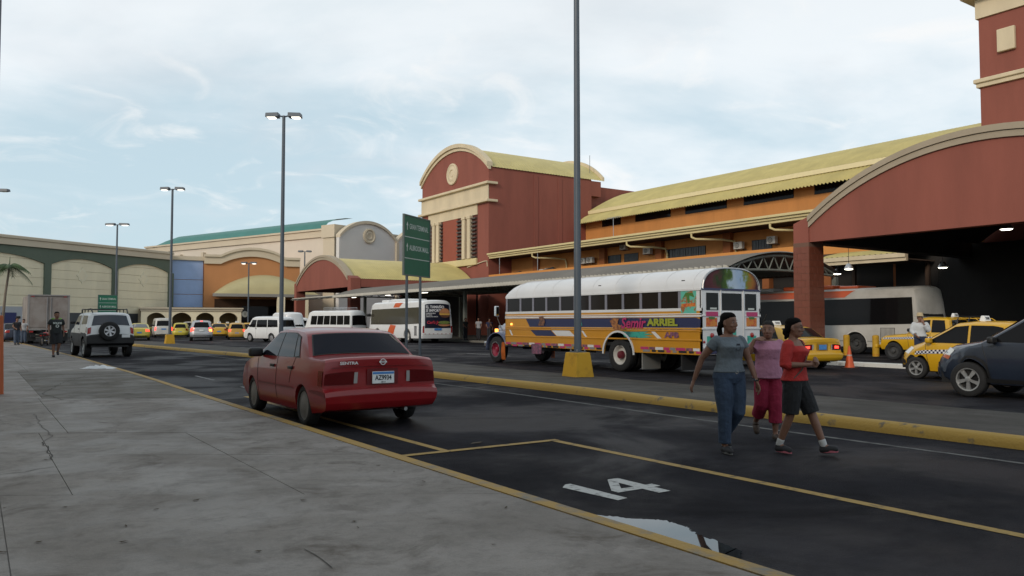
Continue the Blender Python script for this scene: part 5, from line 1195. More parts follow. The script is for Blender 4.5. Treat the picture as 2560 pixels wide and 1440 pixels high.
for (a, z1, c, z0), lb in zip(acs, LBL):
    fpx = lambda v, w_: (zoom6(v), 300 + w_ / 2.286)
    s0, zz0 = gp.hit(*fpx(a, z0)); s1, zz1 = gp.hit(*fpx(c, z1)); zz0 = max(zz0, 5.98); zz1 = max(zz1, zz0 + .55); w_ = max(.7, s1 - s0)
    c_ = thing('air_conditioner', 'white air conditioner on the orange gallery, ' + lb, 'air conditioner', gp.pt(s0, zz0, .35), 0, 'air conditioners on the gallery'); h_ = zz1 - zz0
    B().box(-.32, 0, -w_, 0, 0, h_).o('casing', acw, c_, bevel=.02)
    mt = Matrix.Translation((-.33, -w_ * .42, h_ * .5)) @ Matrix.Rotation(-math.pi / 2, 4, 'Y'); rr_ = min(h_, w_) * .36
    B().lathe([(rr_, 0), (rr_, .012), (rr_ * .9, .016), (rr_ * .88, .004), (.001, .004)], 20, mt).o('fan_grille', mat('fan shadow', (.10, .10, .10), .6), c_)
    for k in range(3): B().lathe([(rr_ * (.3 + .25 * k), .008), (rr_ * (.3 + .25 * k) - .015, .014), (rr_ * (.3 + .25 * k) - .03, .008)], 16, mt).o('grille_ring', acw, c_)
    for yy in (-.1, -w_ + .1): B().box(-.3, .35, yy - .02, yy + .02, -.05, -.002).o('bracket', M['grey_metal'], c_)
for a in (285, 655, 1105, -255):
    s0 = par.hit(zoom6(a), 600)[0]; q = lambda ds, z, o: par.pt(s0 + ds, z, o)
    P(B().tube([q(0, 8.42, -.1), q(0, 8.15, -.1), q(.25, 7.98, -.3), q(1.6, 7.9, -1.6), q(2.0, 7.8, -2.7), q(2.05, 7.3, -2.85), q(2.05, 6.0, -2.85)], .09, 8), 'downspout', M['ygut'], smooth=50)
for px in (1247, 1232 + 110): s0 = par.hit(px, 660)[0]; P(B().tube([par.pt(s0, 6.6, -.1), par.pt(s0, 8.42, -.1)], .03, 6), 'gallery_post', M['steel'])
tarp = mat('dark tarpaulin', (.03, .03, .033), .7, var=.3, vs_=2)
for a, c, zt in ((-205, -228, .55),):
    pass
TLB = ['low dark tarpaulin covered load right beside the red tower', 'dark tarpaulin covered load between the red tower and the stacked air conditioners', 'tall dark tarpaulin covered load right of the stacked air conditioners', 'dark tarpaulin covered load on the gallery behind the tall lamp pole']
for (px0, px1, dz), tlb in zip(((1268, 1290, .7), (1292, 1322, .9), (1378, 1405, 1.0), (1405, 1432, .8)), TLB):
    s0, s1 = gp.hit(px0, 680)[0], gp.hit(px1, 680)[0]
    cv = B().add([gp.pt(s0, 5.97, 1.2), gp.pt(s1, 5.97, 1.2), gp.pt(s1, 5.97, .3), gp.pt(s0, 5.97, .3), gp.pt(s0 + .2, 5.97 + dz, 1.0), gp.pt(s1 - .35, 5.97 + dz * 1.2, .9), gp.pt(s1 - .3, 5.97 + dz, .4), gp.pt(s0 + .2, 5.97 + dz * .9, .4)],
                 [(0, 1, 2, 3), (4, 5, 6, 7), (0, 1, 5, 4), (1, 2, 6, 5), (2, 3, 7, 6), (3, 0, 4, 7)]).o('covered_crate', tarp, bevel=.08, seg=2, smooth=60)
    tag(cv, tlb, 'covered load', 'tarpaulin loads on the gallery')
an = thing('tv_antenna', 'thin television antenna standing on the yellow gallery gutter', 'antenna', par.pt(par.hit(1508, 600)[0], 8.74, -1.2))
B().tube([(0, 0, 0), (0, 0, 2.2)], .025, 6).o('mast', M['steel'], an); B().tube([(0, -.9, 2.2), (0, .9, 2.1)], .02, 6).o('boom', M['steel'], an)
for k in range(6): B().tube([(-.35, -.75 + k * .28, 2.16), (.35, -.75 + k * .28, 2.16)], .012, 5).o('element', M['steel'], an)
dish = thing('satellite_dish', 'small grey satellite dish above the near arch on the orange wall', 'dish', up.pt(up.hit(2052, 500)[0], 10.6, 0))
B().lathe([(.02, -.1), (.3, -.03), (.55, .12)], 20, Matrix.Rotation(-math.pi / 2, 4, 'Y') @ Matrix.Translation((0, 0, .3))).o('reflector', M['grey_metal'], dish, smooth=50); B().tube([(0, 0, 0), (-.25, 0, 0)], .03, 6).o('arm', M['steel'], dish)
P(B().box(45.72, 45.88, 23.76, 26.3, 0, 5.6), 'shade_backdrop_end', M['dark'])  # added dark sheet carrying the backdrop on, its colour stands in for shade
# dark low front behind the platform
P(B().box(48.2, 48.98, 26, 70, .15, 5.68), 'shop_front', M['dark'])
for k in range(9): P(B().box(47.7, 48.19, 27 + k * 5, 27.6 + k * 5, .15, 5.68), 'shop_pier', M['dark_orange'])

# ---- bus platform canopy
t, P = grp('platform_canopy', 'long grey corrugated platform canopy with scalloped front edge', 'canopy', (37, 50, 0))
ca = arc(29.0, 37.6, 4.10, .86, 16); YC0, YC1 = 24.7, 73.8
sheet(ca, YC0, YC1, 165, 'roof', M['groof'], .05)
sheet([(28.7, 4.02), (29.6, 4.14), (30.5, 4.2)], 73.8, 85.5, 40, 'roof_extension', M['groof'], .05)
sheet([(28.98, 4.16), (28.94, 4.02), (28.93, 3.93)], YC0, 85.5, 170, 'scalloped_edge', mat('pale sheet edge', (.40, .38, .33), .6, var=.15, vs_=1), .085)
P(B().box(29.15, 29.3, YC0 + .05, 85, 3.92, 4.02), 'front_beam', M['grey_metal'])
tr = mat('grey green steel', (.20, .22, .20), .5, var=.1, vs_=3)
P(B().box(37.65, 45.7, 30.0, 73.7, 4.55, 4.70), 'light_blocker_roof', M['soffit'])  # added roof, blocks sky light over the platform behind the arched canopy
for yy in [24.9 + k * 9.7 for k in range(6)]:
    tcf = lambda x: 4.02 + .84 * (1 - ((x - 33.3) / 4.3) ** 2) - .06
    lo = lambda x: 4.0 + .14 * (1 - ((x - 33.3) / 4.3) ** 2) - .08
    xs_ = [29.3 + k * .8 for k in range(11)]
    P(B().tube([(x, yy, tcf(x)) for x in xs_], .07, 8), 'truss_chord', tr, smooth=50)
    P(B().tube([(x, yy, lo(x)) for x in xs_], .065, 8), 'truss_chord', tr, smooth=50)
    for k in range(1, 10):
        x = 29.3 + k * .8; P(B().tube([(x - .4, yy, lo(x - .4)), (x, yy, tcf(x)), (x + .4, yy, lo(x + .4))], .035, 6), 'truss_web', tr)
    for x in ((32.2, 37.5) if yy > 30 else (37.5,)): P(B().box(x - .12, x + .12, yy - .12, yy + .12, .15 if yy > 26 else 0, lo(x) - .05), 'post', tr)
G_C = 'lit lamps along the platform canopy'
for px, py in ((1826, 666), (885, 740), (970, 733), (1062, 726)):
    p = CAM + ray(px, py) * (29.6 / ray(px, py).x)
    l = thing('canopy_lamp', 'lit strip lamp under the front edge of the platform canopy', 'lamp', (29.6, p.y, 3.86), 0, G_C)
    B().box(-.12, .12, -.5, .5, .02, .08).o('housing', M['steel'], l); B().box(-.07, .07, -.40, .40, -.015, .018).o('tube', M['lampw'], l)
# yellow awning seen through the near portico
t, P = grp('yellow_awning', 'yellow sheet awning with cream fascia beyond the tiled column', 'awning', (42, 25, 0))
sheet([(42.45, 5.36), (43.4, 5.6), (44.4, 5.78), (45.6, 5.88)], 23.8, 29.3, 16, 'roof', M['yroof'], .03)
P(B().box(42.4, 42.6, 23.78, 29.3, 4.90, 5.10), 'fascia', CRM); P(B().box(42.3, 42.6, 23.78, 29.3, 5.103, 5.34), 'fascia_cap', CRM)
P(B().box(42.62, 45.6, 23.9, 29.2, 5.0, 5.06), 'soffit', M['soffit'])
for yy in (24.2, 28.8): P(B().box(45.3, 45.5, yy - .1, yy + .1, 0 if yy < 26 else .15, 5.0), 'post', M['soffit'])
# ================================================================ shopping mall behind
def two(px0, d0, px1, d1):
    """upright plane through two image columns at given depths"""
    a, b_ = at(px0, YH, d0), at(px1, YH, d1); return PL(a, b_ - a), (b_ - a).length
MC = mat('mall cream wall', (.82, .73, .53), .85, var=.10, vs_=.7, bump=.1, bs=15, stretch=(1, 1, .3))
MG = mat('mall grey green', (.115, .145, .11), .85, var=.08, vs_=.4)
MW = mat('mall pale wall', (.64, .57, .48), .85, var=.06, vs_=.3)
MWH = mat('mall white wall', (.66, .64, .62), .85, var=.06, vs_=.3)
TEAL = mat('teal metal roof', (.03, .17, .145), .5, var=.12, vs_=.4)
MBL = mat('blue wall panel', (.32, .44, .70), .7, var=.08, vs_=.8)
MOR = mat('mall orange wall', (.46, .21, .085), .85, var=.08, vs_=.4)
MTR = mat('mall cream trim', (.58, .50, .38), .8, var=.06, vs_=.5)
# ---- green and cream store
pl, ln = two(0, 76.5, 427, 96.0)
t, P = grp('store_building', 'cream department store wall with green arched frame and diamond ornaments', 'building', pl.o)
sA, sB = -16, pl.hit(427, 700)[0]
zt = lambda: pl.hit(425, 628)[1]
ZT = pl.hit(425, 630)[1]; ZG = ZT - .95; ZA = pl.hit(195, 647)[1]; ZSP = pl.hit(120, 655)[1]; ZSP = ZA - .78
P(B().rect(pl, sA, sB, 0, ZT - .02, -14, -.26), 'core_wall', MC)
P(B().rect(pl, sA - .3, sB + .2, ZT - .32, ZT, -14.2, .30), 'cornice', MTR, bevel=.06); P(B().rect(pl, sA - .15, sB + .1, ZG, ZT - .325, -.25, .18), 'frieze', MTR)
pill = [pl.hit(x, 760)[0] for x in (-150, 118, 287, 427)]
w_ = .75
edges = [(a + w_ / 2, c - w_ / 2) for a, c in zip(pill, pill[1:])]
for i, (a, c) in enumerate(edges):
    # courses of the bay; every course is its own panel
    zz_ = [0.0, 3.3] + [3.3 + .92 * k for k in range(1, 7)]; top = ZA + .3
    zz_ = [z for z in zz_ if z < top - .3] + [top]
    for z0, z1 in zip(zz_, zz_[1:]): P(B().rect(pl, a - .2, c + .2, z0 + .015, z1 - .015, -.255, -.16), 'wall_panel', MC)
    # arched spandrel of the green frame
    m_ = (a + c) / 2
    P(B().prism(pl, [(a - w_ / 2 + .002, ZSP), (a, ZSP)] + arc(a, c, ZSP, ZA - ZSP, 18)[1:-1] + [(c, ZSP), (c + w_ / 2 - .002, ZSP), (c + w_ / 2 - .002, ZG - .004), (a - w_ / 2 + .002, ZG - .004)], -.25, 0), 'arch_frame', MG)
    zc = ZA - 1.75; d = [(m_ - .62, zc), (m_ - .30, zc - .36), (m_, zc - .72), (m_ + .30, zc - .36), (m_ + .62, zc), (m_ + .30, zc + .36), (m_, zc + .72), (m_ - .30, zc + .36)]
    d = [(m_ + (.62 + .06 * math.cos(4 * k * math.pi / 12)) * math.cos(k * math.pi / 12), zc + (.80 + .05 * math.cos(4 * k * math.pi / 12)) * math.sin(k * math.pi / 12) * (1.0)) for k in range(24)]
    dm = lambda s: [(m_ + (x - m_) * s, zc + (z - zc) * s) for x, z in [(m_ - .72, zc), (m_ - .46, zc - .22), (m_ - .40, zc - .5), (m_ - .15, zc - .62), (m_, zc - .9), (m_ + .15, zc - .62), (m_ + .40, zc - .5), (m_ + .46, zc - .22), (m_ + .72, zc), (m_ + .46, zc + .22), (m_ + .40, zc + .5), (m_ + .15, zc + .62), (m_, zc + .9), (m_ - .15, zc + .62), (m_ - .40, zc + .5), (m_ - .46, zc + .22)]]
    dia = P(B().prism(pl, dm(1), -.16, -.12), 'ornament', mat('pale ornament', (.80, .73, .55), .8)); B().prism(pl, dm(.72), -.12, -.11).o('ornament_field', MC, dia)
for a in pill: P(B().rect(pl, a - w_ / 2, a + w_ / 2, 0, ZSP - .004, -.25, .02), 'pilaster', MG)
# dock fronts low on the wall
s0, s1 = pl.hit(172, 810)[0], pl.hit(345, 810)[0]
P(B().rect(pl, s0, s1, .0, 2.55, -.155, -.05), 'dock_door', mat('slate roller door', (.07, .08, .085), .5, var=.1, vs_=1))
P(B().rect(pl, pl.hit(2, 800)[0], pl.hit(66, 800)[0], 0, 3.1, -.155, -.02), 'white_board', mat('white hoarding', (.42, .43, .46), .7))
P(B().rect(pl, pl.hit(3, 800)[0], pl.hit(40, 800)[0], 0, 2.5, -.015, .06), 'blue_door', mat('blue door paint', (.03, .04, .14), .5))
P(B().tube([pl.pt(pl.hit(289, 700)[0], 3, .15), pl.pt(pl.hit(289, 700)[0], ZSP - .2, .15)], .09, 8), 'drain_pipe', mat('pale pipe', (.45, .45, .42), .6))
# ---- tall pale hall with the teal roof
ph, lh = two(398, 131, 842, 106)
t, P = grp('mall_hall', 'pale mall hall with long teal roof behind the orange arch', 'building', ph.o); ZH = ph.hit(842, 573)[1]
P(B().rect(ph, -4, lh, 0, ZH - .9, -30, 0), 'wall', MW); P(B().rect(ph, -4.2, lh + .1, ZH - .9, ZH, -30.2, .25), 'parapet', MTR); P(B().rect(ph, -4.3, lh + .2, ZH, ZH + .25, -30.3, .45), 'parapet_cap', MTR)
ridge = [(0.0, ZH + .25), (.8, ZH + 1.2), (2.4, ZH + 1.9), (4, ZH + 2.2), (5.4, ZH + 2.3)]
def rf(u, v):
    k = min(3, int(v * 4)); f = v * 4 - k; a, c = ridge[k], ridge[k + 1]; s_ = -3.5 + (lh - 3.2 + 3.5) * u; e = min(1, u * 9)
    z = a[1] + (c[1] - a[1]) * f; z = ZH + .25 + (z - ZH - .25) * math.sin(e * math.pi / 2)
    return ph.pt(s_, z, -.3 - (a[0] + (c[0] - a[0]) * f))
P(B().grid(rf, 40, 4), 'roof', TEAL, smooth=60, recalc=False)
for px in (552, 606): s_ = ph.hit(px, 625)[0]; P(B().rect(ph, s_ - .5, s_ + .5, ZH - 3.6, ZH - 2.6, 0, .12), 'vent', mat('vent grey', (.28, .27, .25), .6))
for px in (455, 512): s_ = ph.hit(px, 640)[0]; P(B().rect(ph, s_ - .3, s_ + .3, 0, ZH - 1.6, 0, .5), 'buttress', MTR)
P(B().rect(ph, lh - 1.6, lh + .6, 0, ZH + .1, -1.0, 1.1), 'corner_pier', MTR); P(B().rect(ph, lh - 1.8, lh + .8, ZH - 1.2, ZH + .5, -1.2, 1.3), 'pier_cap', MTR)
# ---- white double-vault front
pv, lv = two(846, 104, 990, 112)
t, P = grp('vaulted_hall', 'white mall front with rounded gables and ringed medallion', 'building', pv.o)
zsp = pv.hit(988, 607)[1]; zap = pv.hit(912, 558)[1]; zsh = pv.hit(990, 655)[1]
for k in range(3):
    a, c = k * lv, (k + 1) * lv
    P(B().prism(pv, [(a, 0), (c, 0), (c, zsp)] + arc(a, c, zsp, zap - zsp, 24)[::-1][1:], -.6, 0), 'gable_wall', MWH)
    P(B().prism(pv, arc(a, c, zsp - .05, zap - zsp, 24) + arc(a, c, zsp + .35, zap - zsp, 24)[::-1], -.7, .2), 'gable_moulding', MTR)
    P(B().rect(pv, c - .25, c + .25, 0, zsp, -.3, .3), 'rain_pipe', MTR)
    P(B().rect(pv, a + .26, c - .26, zsh - .9, zsh - .6, 0, .12), 'belt_course', MTR)
    mt = Matrix.Translation(pv.pt((a + c) / 2, (zsp + zap) / 2 - .6, 0)) @ Matrix(((pv.u.x, 0, pv.n.x, 0), (pv.u.y, 0, pv.n.y, 0), (0, 1, 0, 0), (0, 0, 0, 1)))
    P(B().lathe([(1.05, 0), (1.05, .2), (.85, .25), (.7, .12), (.6, .12), (.45, .2), (.25, .1), (.001, .1)], 28, mt), 'medallion', MTR, smooth=40)
P(B().prism(pv, [(lv * .45, zsp - 1), (lv * 1.75, zsp - 1), (lv * 1.75, zap - .75), (lv * .45, zap - .35)], -9, -3), 'roof', TEAL)
# ---- blue panels
pb, lb = two(424, 97, 508, 99)
t, P = grp('blue_wall', 'blue panelled wall between the green store and the orange arch', 'wall', pb.o); zb1 = pb.hit(508, 652)[1]; z0 = 0
hs = [0, pb.hit(430, 768)[1], pb.hit(430, 735)[1], pb.hit(430, 698)[1], zb1]
P(B().rect(pb, -.5, lb, 0, zb1 - .05, -8, -.1), 'backing', MOR); P(B().rect(pb, -.6, lb + .1, zb1, zb1 + .5, -8.1, .25), 'cornice', MTR)
for a, c in zip(hs, hs[1:]): P(B().rect(pb, -.3, lb - .12, a + .03, c - .03, -.1, 0), 'panel', MBL)
# ---- orange arched entrance
po, lo_ = two(508, 98.5, 748, 103)
t, P = grp('orange_entrance', 'orange mall entrance wall with curved cream parapet and barrel awning', 'building', po.o)
zl = po.hit(512, 657)[1]; za = po.hit(628, 640)[1]
sA_, sB_ = po.hit(552, 650)[0], po.hit(712, 650)[0]
prof = [(0, zl), (sA_, zl)] + arc(sA_, sB_, zl, za - zl, 20)[1:-1] + [(sB_, zl - .1), (lo_, zl - .1)]
P(B().prism(po, [(lo_, 0), (lo_, zl - .1)][:1] + [(0, 0)] + prof + [], -10, 0), 'wall', MOR)
P(B().prism(po, [(x, z - .1) for x, z in prof] + [(x, z + .75) for x, z in prof[::-1]], -.6, .28), 'parapet_moulding', MTR); P(B().prism(po, [(x, z + .752) for x, z in prof] + [(x, z + 1.05) for x, z in prof[::-1]], -.7, .5), 'parapet_cap', MTR)
# barrel awning
b0, b1 = po.hit(530, 730)[0], po.hit(748, 730)[0] + 4; zaw = po.hit(530, 737)[1]
aw = arc(b0, b0 + 2 * (po.hit(660, 700)[0] - b0), zaw, po.hit(660, 688)[1] - zaw, 22)
AWM = mat('pale yellow awning sheet', (.44, .38, .20), .6, var=.1, vs_=.4)
P(B().grid(lambda u, v: po.pt(aw[round(v * 22)][0], zaw + (aw[round(v * 22)][1] - zaw) * math.cos(u * math.pi / 2) ** .8, .05 + 5.3 * math.sin(u * math.pi / 2)), 8, 22), 'awning', AWM, smooth=50, recalc=False)
P(B().rect(po, aw[0][0] - .1, aw[-1][0], zaw - .35, zaw, 5.2, 5.6), 'awning_beam', mat('grey awning beam', (.25, .24, .22), .6))
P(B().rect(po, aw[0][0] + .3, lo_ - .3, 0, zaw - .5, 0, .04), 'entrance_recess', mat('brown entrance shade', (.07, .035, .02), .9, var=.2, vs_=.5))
for px in (690, 746): s_ = po.hit(px, 760)[0]; P(B().rect(po, s_ - .45, s_ + .45, 0, zaw - .36, 4.9, 5.7), 'awning_column', MC)
s_ = po.hit(612, 800)[0]
P(B().rect(po, po.hit(604, 800)[0], po.hit(690, 800)[0], 0, 3.6, .045, .10), 'glass_front', M['glass'])
mt = Matrix.Translation(po.pt(s_, 2.6, .11)) @ Matrix(((po.u.x, 0, po.n.x, 0), (po.u.y, 0, po.n.y, 0), (0, 1, 0, 0), (0, 0, 0, 1)))
rs = P(B().lathe([(.38, 0), (.38, .05), (.001, .05)], 24, mt), 'round_sign', M['sign_w'])
rs2 = text('round_sign_letter', 'i', .55, M['ink'], t, po.pt(s_, 2.6, .165) - po.o, po.u, (0, 0, 1), .002, 1, .012, align='CENTER')
# ---- low arcade
pa, la = two(352, 88.5, 603, 93)
t, P = grp('arcade', 'low cream arcade with four arches in front of the mall', 'arcade', pa.o); zA = pa.hit(480, 770)[1]
arches = [(367, 413), (430, 478), (490, 535), (548, 594)]
pts = [(0, 0)]
for a, c in arches:
    s0, s1 = pa.hit(a, 820)[0], pa.hit(c, 820)[0]; zs_ = pa.hit(a, 793)[1]; zt_ = pa.hit((a + c) / 2, 787)[1]
    pts += [(s0, 0)] + arc(s0, s1, zs_ - .05, max(.5, zt_ - zs_ + .3), 10) + [(s1, 0)]
pts += [(la, 0), (la, zA - .35), (0, zA - .35)]
P(B().prism(pa, pts, -.5, 0), 'arch_wall', MC); P(B().rect(pa, -.1, la + .1, zA - .35, zA - .12, -4, .12), 'frieze', MTR); P(B().rect(pa, -.2, la + .2, zA - .12, zA + .05, -4.1, .25), 'coping', MTR)
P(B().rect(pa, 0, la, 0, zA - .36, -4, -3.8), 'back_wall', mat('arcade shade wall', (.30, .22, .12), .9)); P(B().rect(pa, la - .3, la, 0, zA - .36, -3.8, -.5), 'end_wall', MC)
# ---- palm
p = gnd(3, 853); pt_ = thing('palm_tree', 'thin young palm tree before the cream store wall', 'palm tree', (p.x, p.y, 0))
H_ = 9.0; d_ = (V((p.x, p.y, 0)) - CAM).dot(FW); H_ = HC + (YH - 668) / F * d_
B().tube([(0, 0, 0), (.06, 0, H_ * .3), (.2, -.0, H_ * .65), (.42, 0, H_)], [.13, .11, .09, .075], 8).o('trunk', mat('palm trunk', (.16, .13, .10), .9, var=.3, vs_=6), pt_, smooth=60)
PG = mat('palm green', (.045, .085, .025), .6, var=.3, vs_=4); rn = random.Random(3)
for k in range(13):
    a = k * 2.4 + rn.uniform(-.2, .2); el = rn.uniform(-.1, .9); ln_ = rn.uniform(1.3, 1.8); q = []
    for i in range(9):
        u = i / 8; q.append(V((.42 + math.cos(a) * ln_ * u * math.cos(el * (1 - u)), math.sin(a) * ln_ * u * math.cos(el * (1 - u)), H_ + .1 + ln_ * (math.sin(el) * u * .9 - .75 * u * u))))
    b_ = B()
    for i in range(8):
        d_ = (q[i + 1] - q[i]).normalized(); sd_ = d_.cross(V((0, 0, 1))).normalized(); wl = .42 * math.sin(math.pi * min(1, (i + .8) / 8.5)) + .06
        for j in range(3):
            o_ = q[i] + (q[i + 1] - q[i]) * j / 3
            for sg in (1, -1): b_.add([o_ - d_ * .03, o_ + d_ * .05, o_ + sd_ * sg * wl + d_ * .22 - V((0, 0, wl * .75))], [(0, 1, 2)])
    b_.tube(q, .018, 4); b_.o('frond', PG, pt_, recalc=False)
B().tube([(.42, 0, H_), (.44, 0, H_ + .9)], [.06, .015], 6).o('spear_leaf', PG, pt_)
# ================================================================ street furniture
GP = M['grey_metal']
def lamp_post(label, x, y, H, heads=2, lit=True, arm=.58, r=.10, base='yellow', rz=0, head_dir=None, zb=0.0):
    t = thing('street_lamp', label, 'street lamp', (x, y, 0), rz)
    if base:
        bm_ = M['base_y'] if base == 'yellow' else mat('orange post base', (.40, .10, .035), .7, var=.12, vs_=3)
        h, a, c = (.68, .31, .235) if base == 'yellow' else (1.6, .30, .26)
        B().add([(-a, -a, 0), (a, -a, 0), (a, a, 0), (-a, a, 0), (-c, -c, h), (c, -c, h), (c, c, h), (-c, c, h)], [(0, 3, 2, 1), (4, 5, 6, 7), (0, 1, 5, 4), (1, 2, 6, 5), (2, 3, 7, 6), (3, 0, 4, 7)]).o('base', bm_, t, bevel=.02)
        B().box(-.16, .16, -.16, .16, h, h + .03).o('base_plate', GP, t)
        for sx in (-1, 1):
            for sy in (-1, 1): B().tube([(sx * .13, sy * .13, h + .03), (sx * .13, sy * .13, h + .08)], .015, 6).o('anchor_bolt', M['steel'], t)
        z0 = h + .03
    else: z0 = 0
    B().tube([(0, 0, z0), (0, 0, H)], [r, r * .72], 4 if False else 12).o('pole', GP, t, smooth=50)
    d = head_dir or V((RT.x, RT.y, 0)); d = V(d).normalized(); sd_ = V((-d.y, d.x, 0))
    for sg in ((1, -1) if heads == 2 else (1,)):
        B().tube([(0, 0, H - .05), tuple(d * sg * .22 + V((0, 0, H)))], .035, 6).o('arm', GP, t)
        c = d * sg * (.22 + arm / 2); w_ = .21
        q = lambda u, v, z: tuple(c + d * sg * u * arm / 2 + sd_ * v * w_ + V((0, 0, H + z)))
        hd_ = B().add([q(-1, -1, -.08), q(1, -1, -.08), q(1, 1, -.08), q(-1, 1, -.08), q(-1, -.9, .12), q(.94, -.9, .10), q(.94, .9, .10), q(-1, .9, .12)], [(0, 3, 2, 1), (4, 5, 6, 7), (0, 1, 5, 4), (1, 2, 6, 5), (2, 3, 7, 6), (3, 0, 4, 7)]).o('lamp_head', GP, t, bevel=.015)
        B().add([q(-.5, -.7, -.085), q(.8, -.7, -.085), q(.8, .7, -.085), q(-.5, .7, -.085), q(-.3, -.5, -.12), q(.65, -.5, -.12), q(.65, .5, -.12), q(-.3, .5, -.12)], [(4, 5, 6, 7), (0, 1, 5, 4), (1, 2, 6, 5), (2, 3, 7, 6), (3, 0, 4, 7)]).o('lamp_lens', (M['lampw'] if lit else M['lampoff']), hd_)
    return t
def px_post(px, d): p = at(px, YH, d); return p.x, p.y
def topz(py, d): return HC + (YH - py) / F * d / 1.0
lamp_post('tall grey street lamp on a yellow base in front of the painted bus', 13.25, 16.4, 12.0)
x, y = px_post(703, 35.5); lamp_post('tall double headed street lamp rising behind the red saloon', x, y, topz(284, 35.5))
x, y = px_post(425, 54.2); lamp_post('double headed street lamp with yellow base beside the silver car', x, y, topz(470, 54.2))
x, y = px_post(288, 73.5); lamp_post('double headed street lamp with glaring light near the green store', x, y, topz(560, 73.5), arm=.85)
x, y = px_post(620, 84); lamp_post('small grey street lamp before the orange mall entrance', x, y, topz(657, 84), base=None, r=.09)
x, y = px_post(760, 96); lamp_post('short double headed street lamp beside the far portico', x, y, topz(628, 96), base=None, lit=False, r=.1)
x, y = px_post(-33, 15.2); lamp_post('grey street lamp on an orange base at the footway edge', x, y, 11.0, base='orange', r=.11)
x, y = px_post(-22, 58); lamp_post('street lamp with flat head beyond the parked box truck', x, y, topz(474, 58), heads=2, arm=.8, lit=False)

# ---- direction signs
def sign(label, cx, cy, ang, w_, z0, z1, rows, posts=True, group=None, postr=.045):
    u = V((math.sin(ang), math.cos(ang), 0)); n_ = u.cross(V((0, 0, 1))); pl = PL((0, 0), (u.x, u.y))
    t = thing('direction_sign', label, 'road sign', (cx, cy, 0), 0, group); h = z1 - z0
    bd = B().rect(pl, -w_ / 2, w_ / 2, z0, z1, -.015, .015).o('board', M['green_sign'], t)
    gf = mat('sign edge grey', (.10, .13, .125), .5)
    for a in ((-w_ / 2 - .03, -w_ / 2 + .02, z0 - .03, z1 + .03), (w_ / 2 - .02, w_ / 2 + .03, z0 - .03, z1 + .03), (-w_ / 2 + .021, w_ / 2 - .021, z1 - .01, z1 + .03), (-w_ / 2 + .021, w_ / 2 - .021, z0 - .03, z0 + .01)):
        B().rect(pl, *a, -.03, .03).o('frame', gf, bd)
    for k in range(1, 3 if len(rows) == 2 else 2):
        z = z1 - h * k * (.36 if len(rows) == 2 else .5); B().rect(pl, -w_ / 2 + .03, w_ / 2 - .03, z - .012, z + .012, .0155, .018).o('divider', M['sign_w'], bd)
    for k, s in enumerate(rows):
        z = z1 - h * (.18 + .36 * k); hh = h * .125
        text('lettering', s, hh, M['sign_w'], bd, pl.pt(-w_ * .30, z, .0165), u, (0, 0, 1), .001, (w_ * .76) / (len(s) * hh * .615), .002)
        a = -w_ * .38; B().prism(pl, [(a - .018, z - hh * .5), (a + .018, z - hh * .5), (a + .018, z + hh * .1), (a + .06, z + hh * .1), (a, z + hh * .62), (a - .06, z + hh * .1), (a - .018, z + hh * .1)], .0155, .018).o('arrow', M['sign_w'], bd)
    if posts:
        for s_ in (-w_ * .30, w_ * .22): B().tube([pl.pt(s_, -.0, -.075), pl.pt(s_, z1 - .1, -.075)], postr, 10).o('post', GP, t, smooth=50)
    return t
pS = at(1041, YH, 26.2)
sign('tall green direction sign on two posts behind the red saloon', pS.x, pS.y, YAW + R(21.5), 1.78, 3.02, 4.95, ['GRAN TERMINAL', 'ALBROOK MALL'])
pS = at(268, YH, 70); sign('green direction sign seen above the offroad car roof', pS.x, pS.y, hd(268) * -1 + R(180), 1.5, 1.45 + (808 - 783) / F * 70 - .3, HC + (808 - 738) / F * 70, ['GRAN TERMINAL', 'ALBROOK MALL'])

# ---- bollards, cone, litter
for i, (px, py) in enumerate(((2117, 888), (2190, 891))):
    p = gnd(px, py); t = thing('bollard', ['yellow bollard next to the traffic cone before the white bus', 'yellow bollard at the nose of the yellow pickup taxi'][i], 'bollard', (p.x, p.y, 0), 0, 'yellow bollards at the portico')
    B().lathe([(.14, 0), (.14, .85), (.13, .9), (.08, .93), (.001, .935)], 18).o('shaft', M['base_y'], t, smooth=40); B().lathe([(.143, .05), (.143, .09)], 18).o('band', mat('amber band', (.5, .2, .01), .5), t)
p = gnd(2124, 921); t = thing('traffic_cone', 'orange traffic cone beside the yellow saloon taxi', 'traffic cone', (p.x, p.y, 0))
CO = mat('cone orange', (.55, .085, .02), .5, var=.1, vs_=6)
B().box(-.2, .2, -.2, .2, 0, .035).o('base', mat('cone foot', (.06, .03, .025), .8), t, bevel=.012)
B().lathe([(.155, .03), (.15, .06), (.075, .42), (.03, .70), (.028, .72), (.001, .722)], 20).o('cone', CO, t, smooth=40)
B().lathe([(.080, .40), (.052, .54)], 20).o('reflective_collar', mat('worn collar', (.42, .30, .26), .5), t, smooth=40)
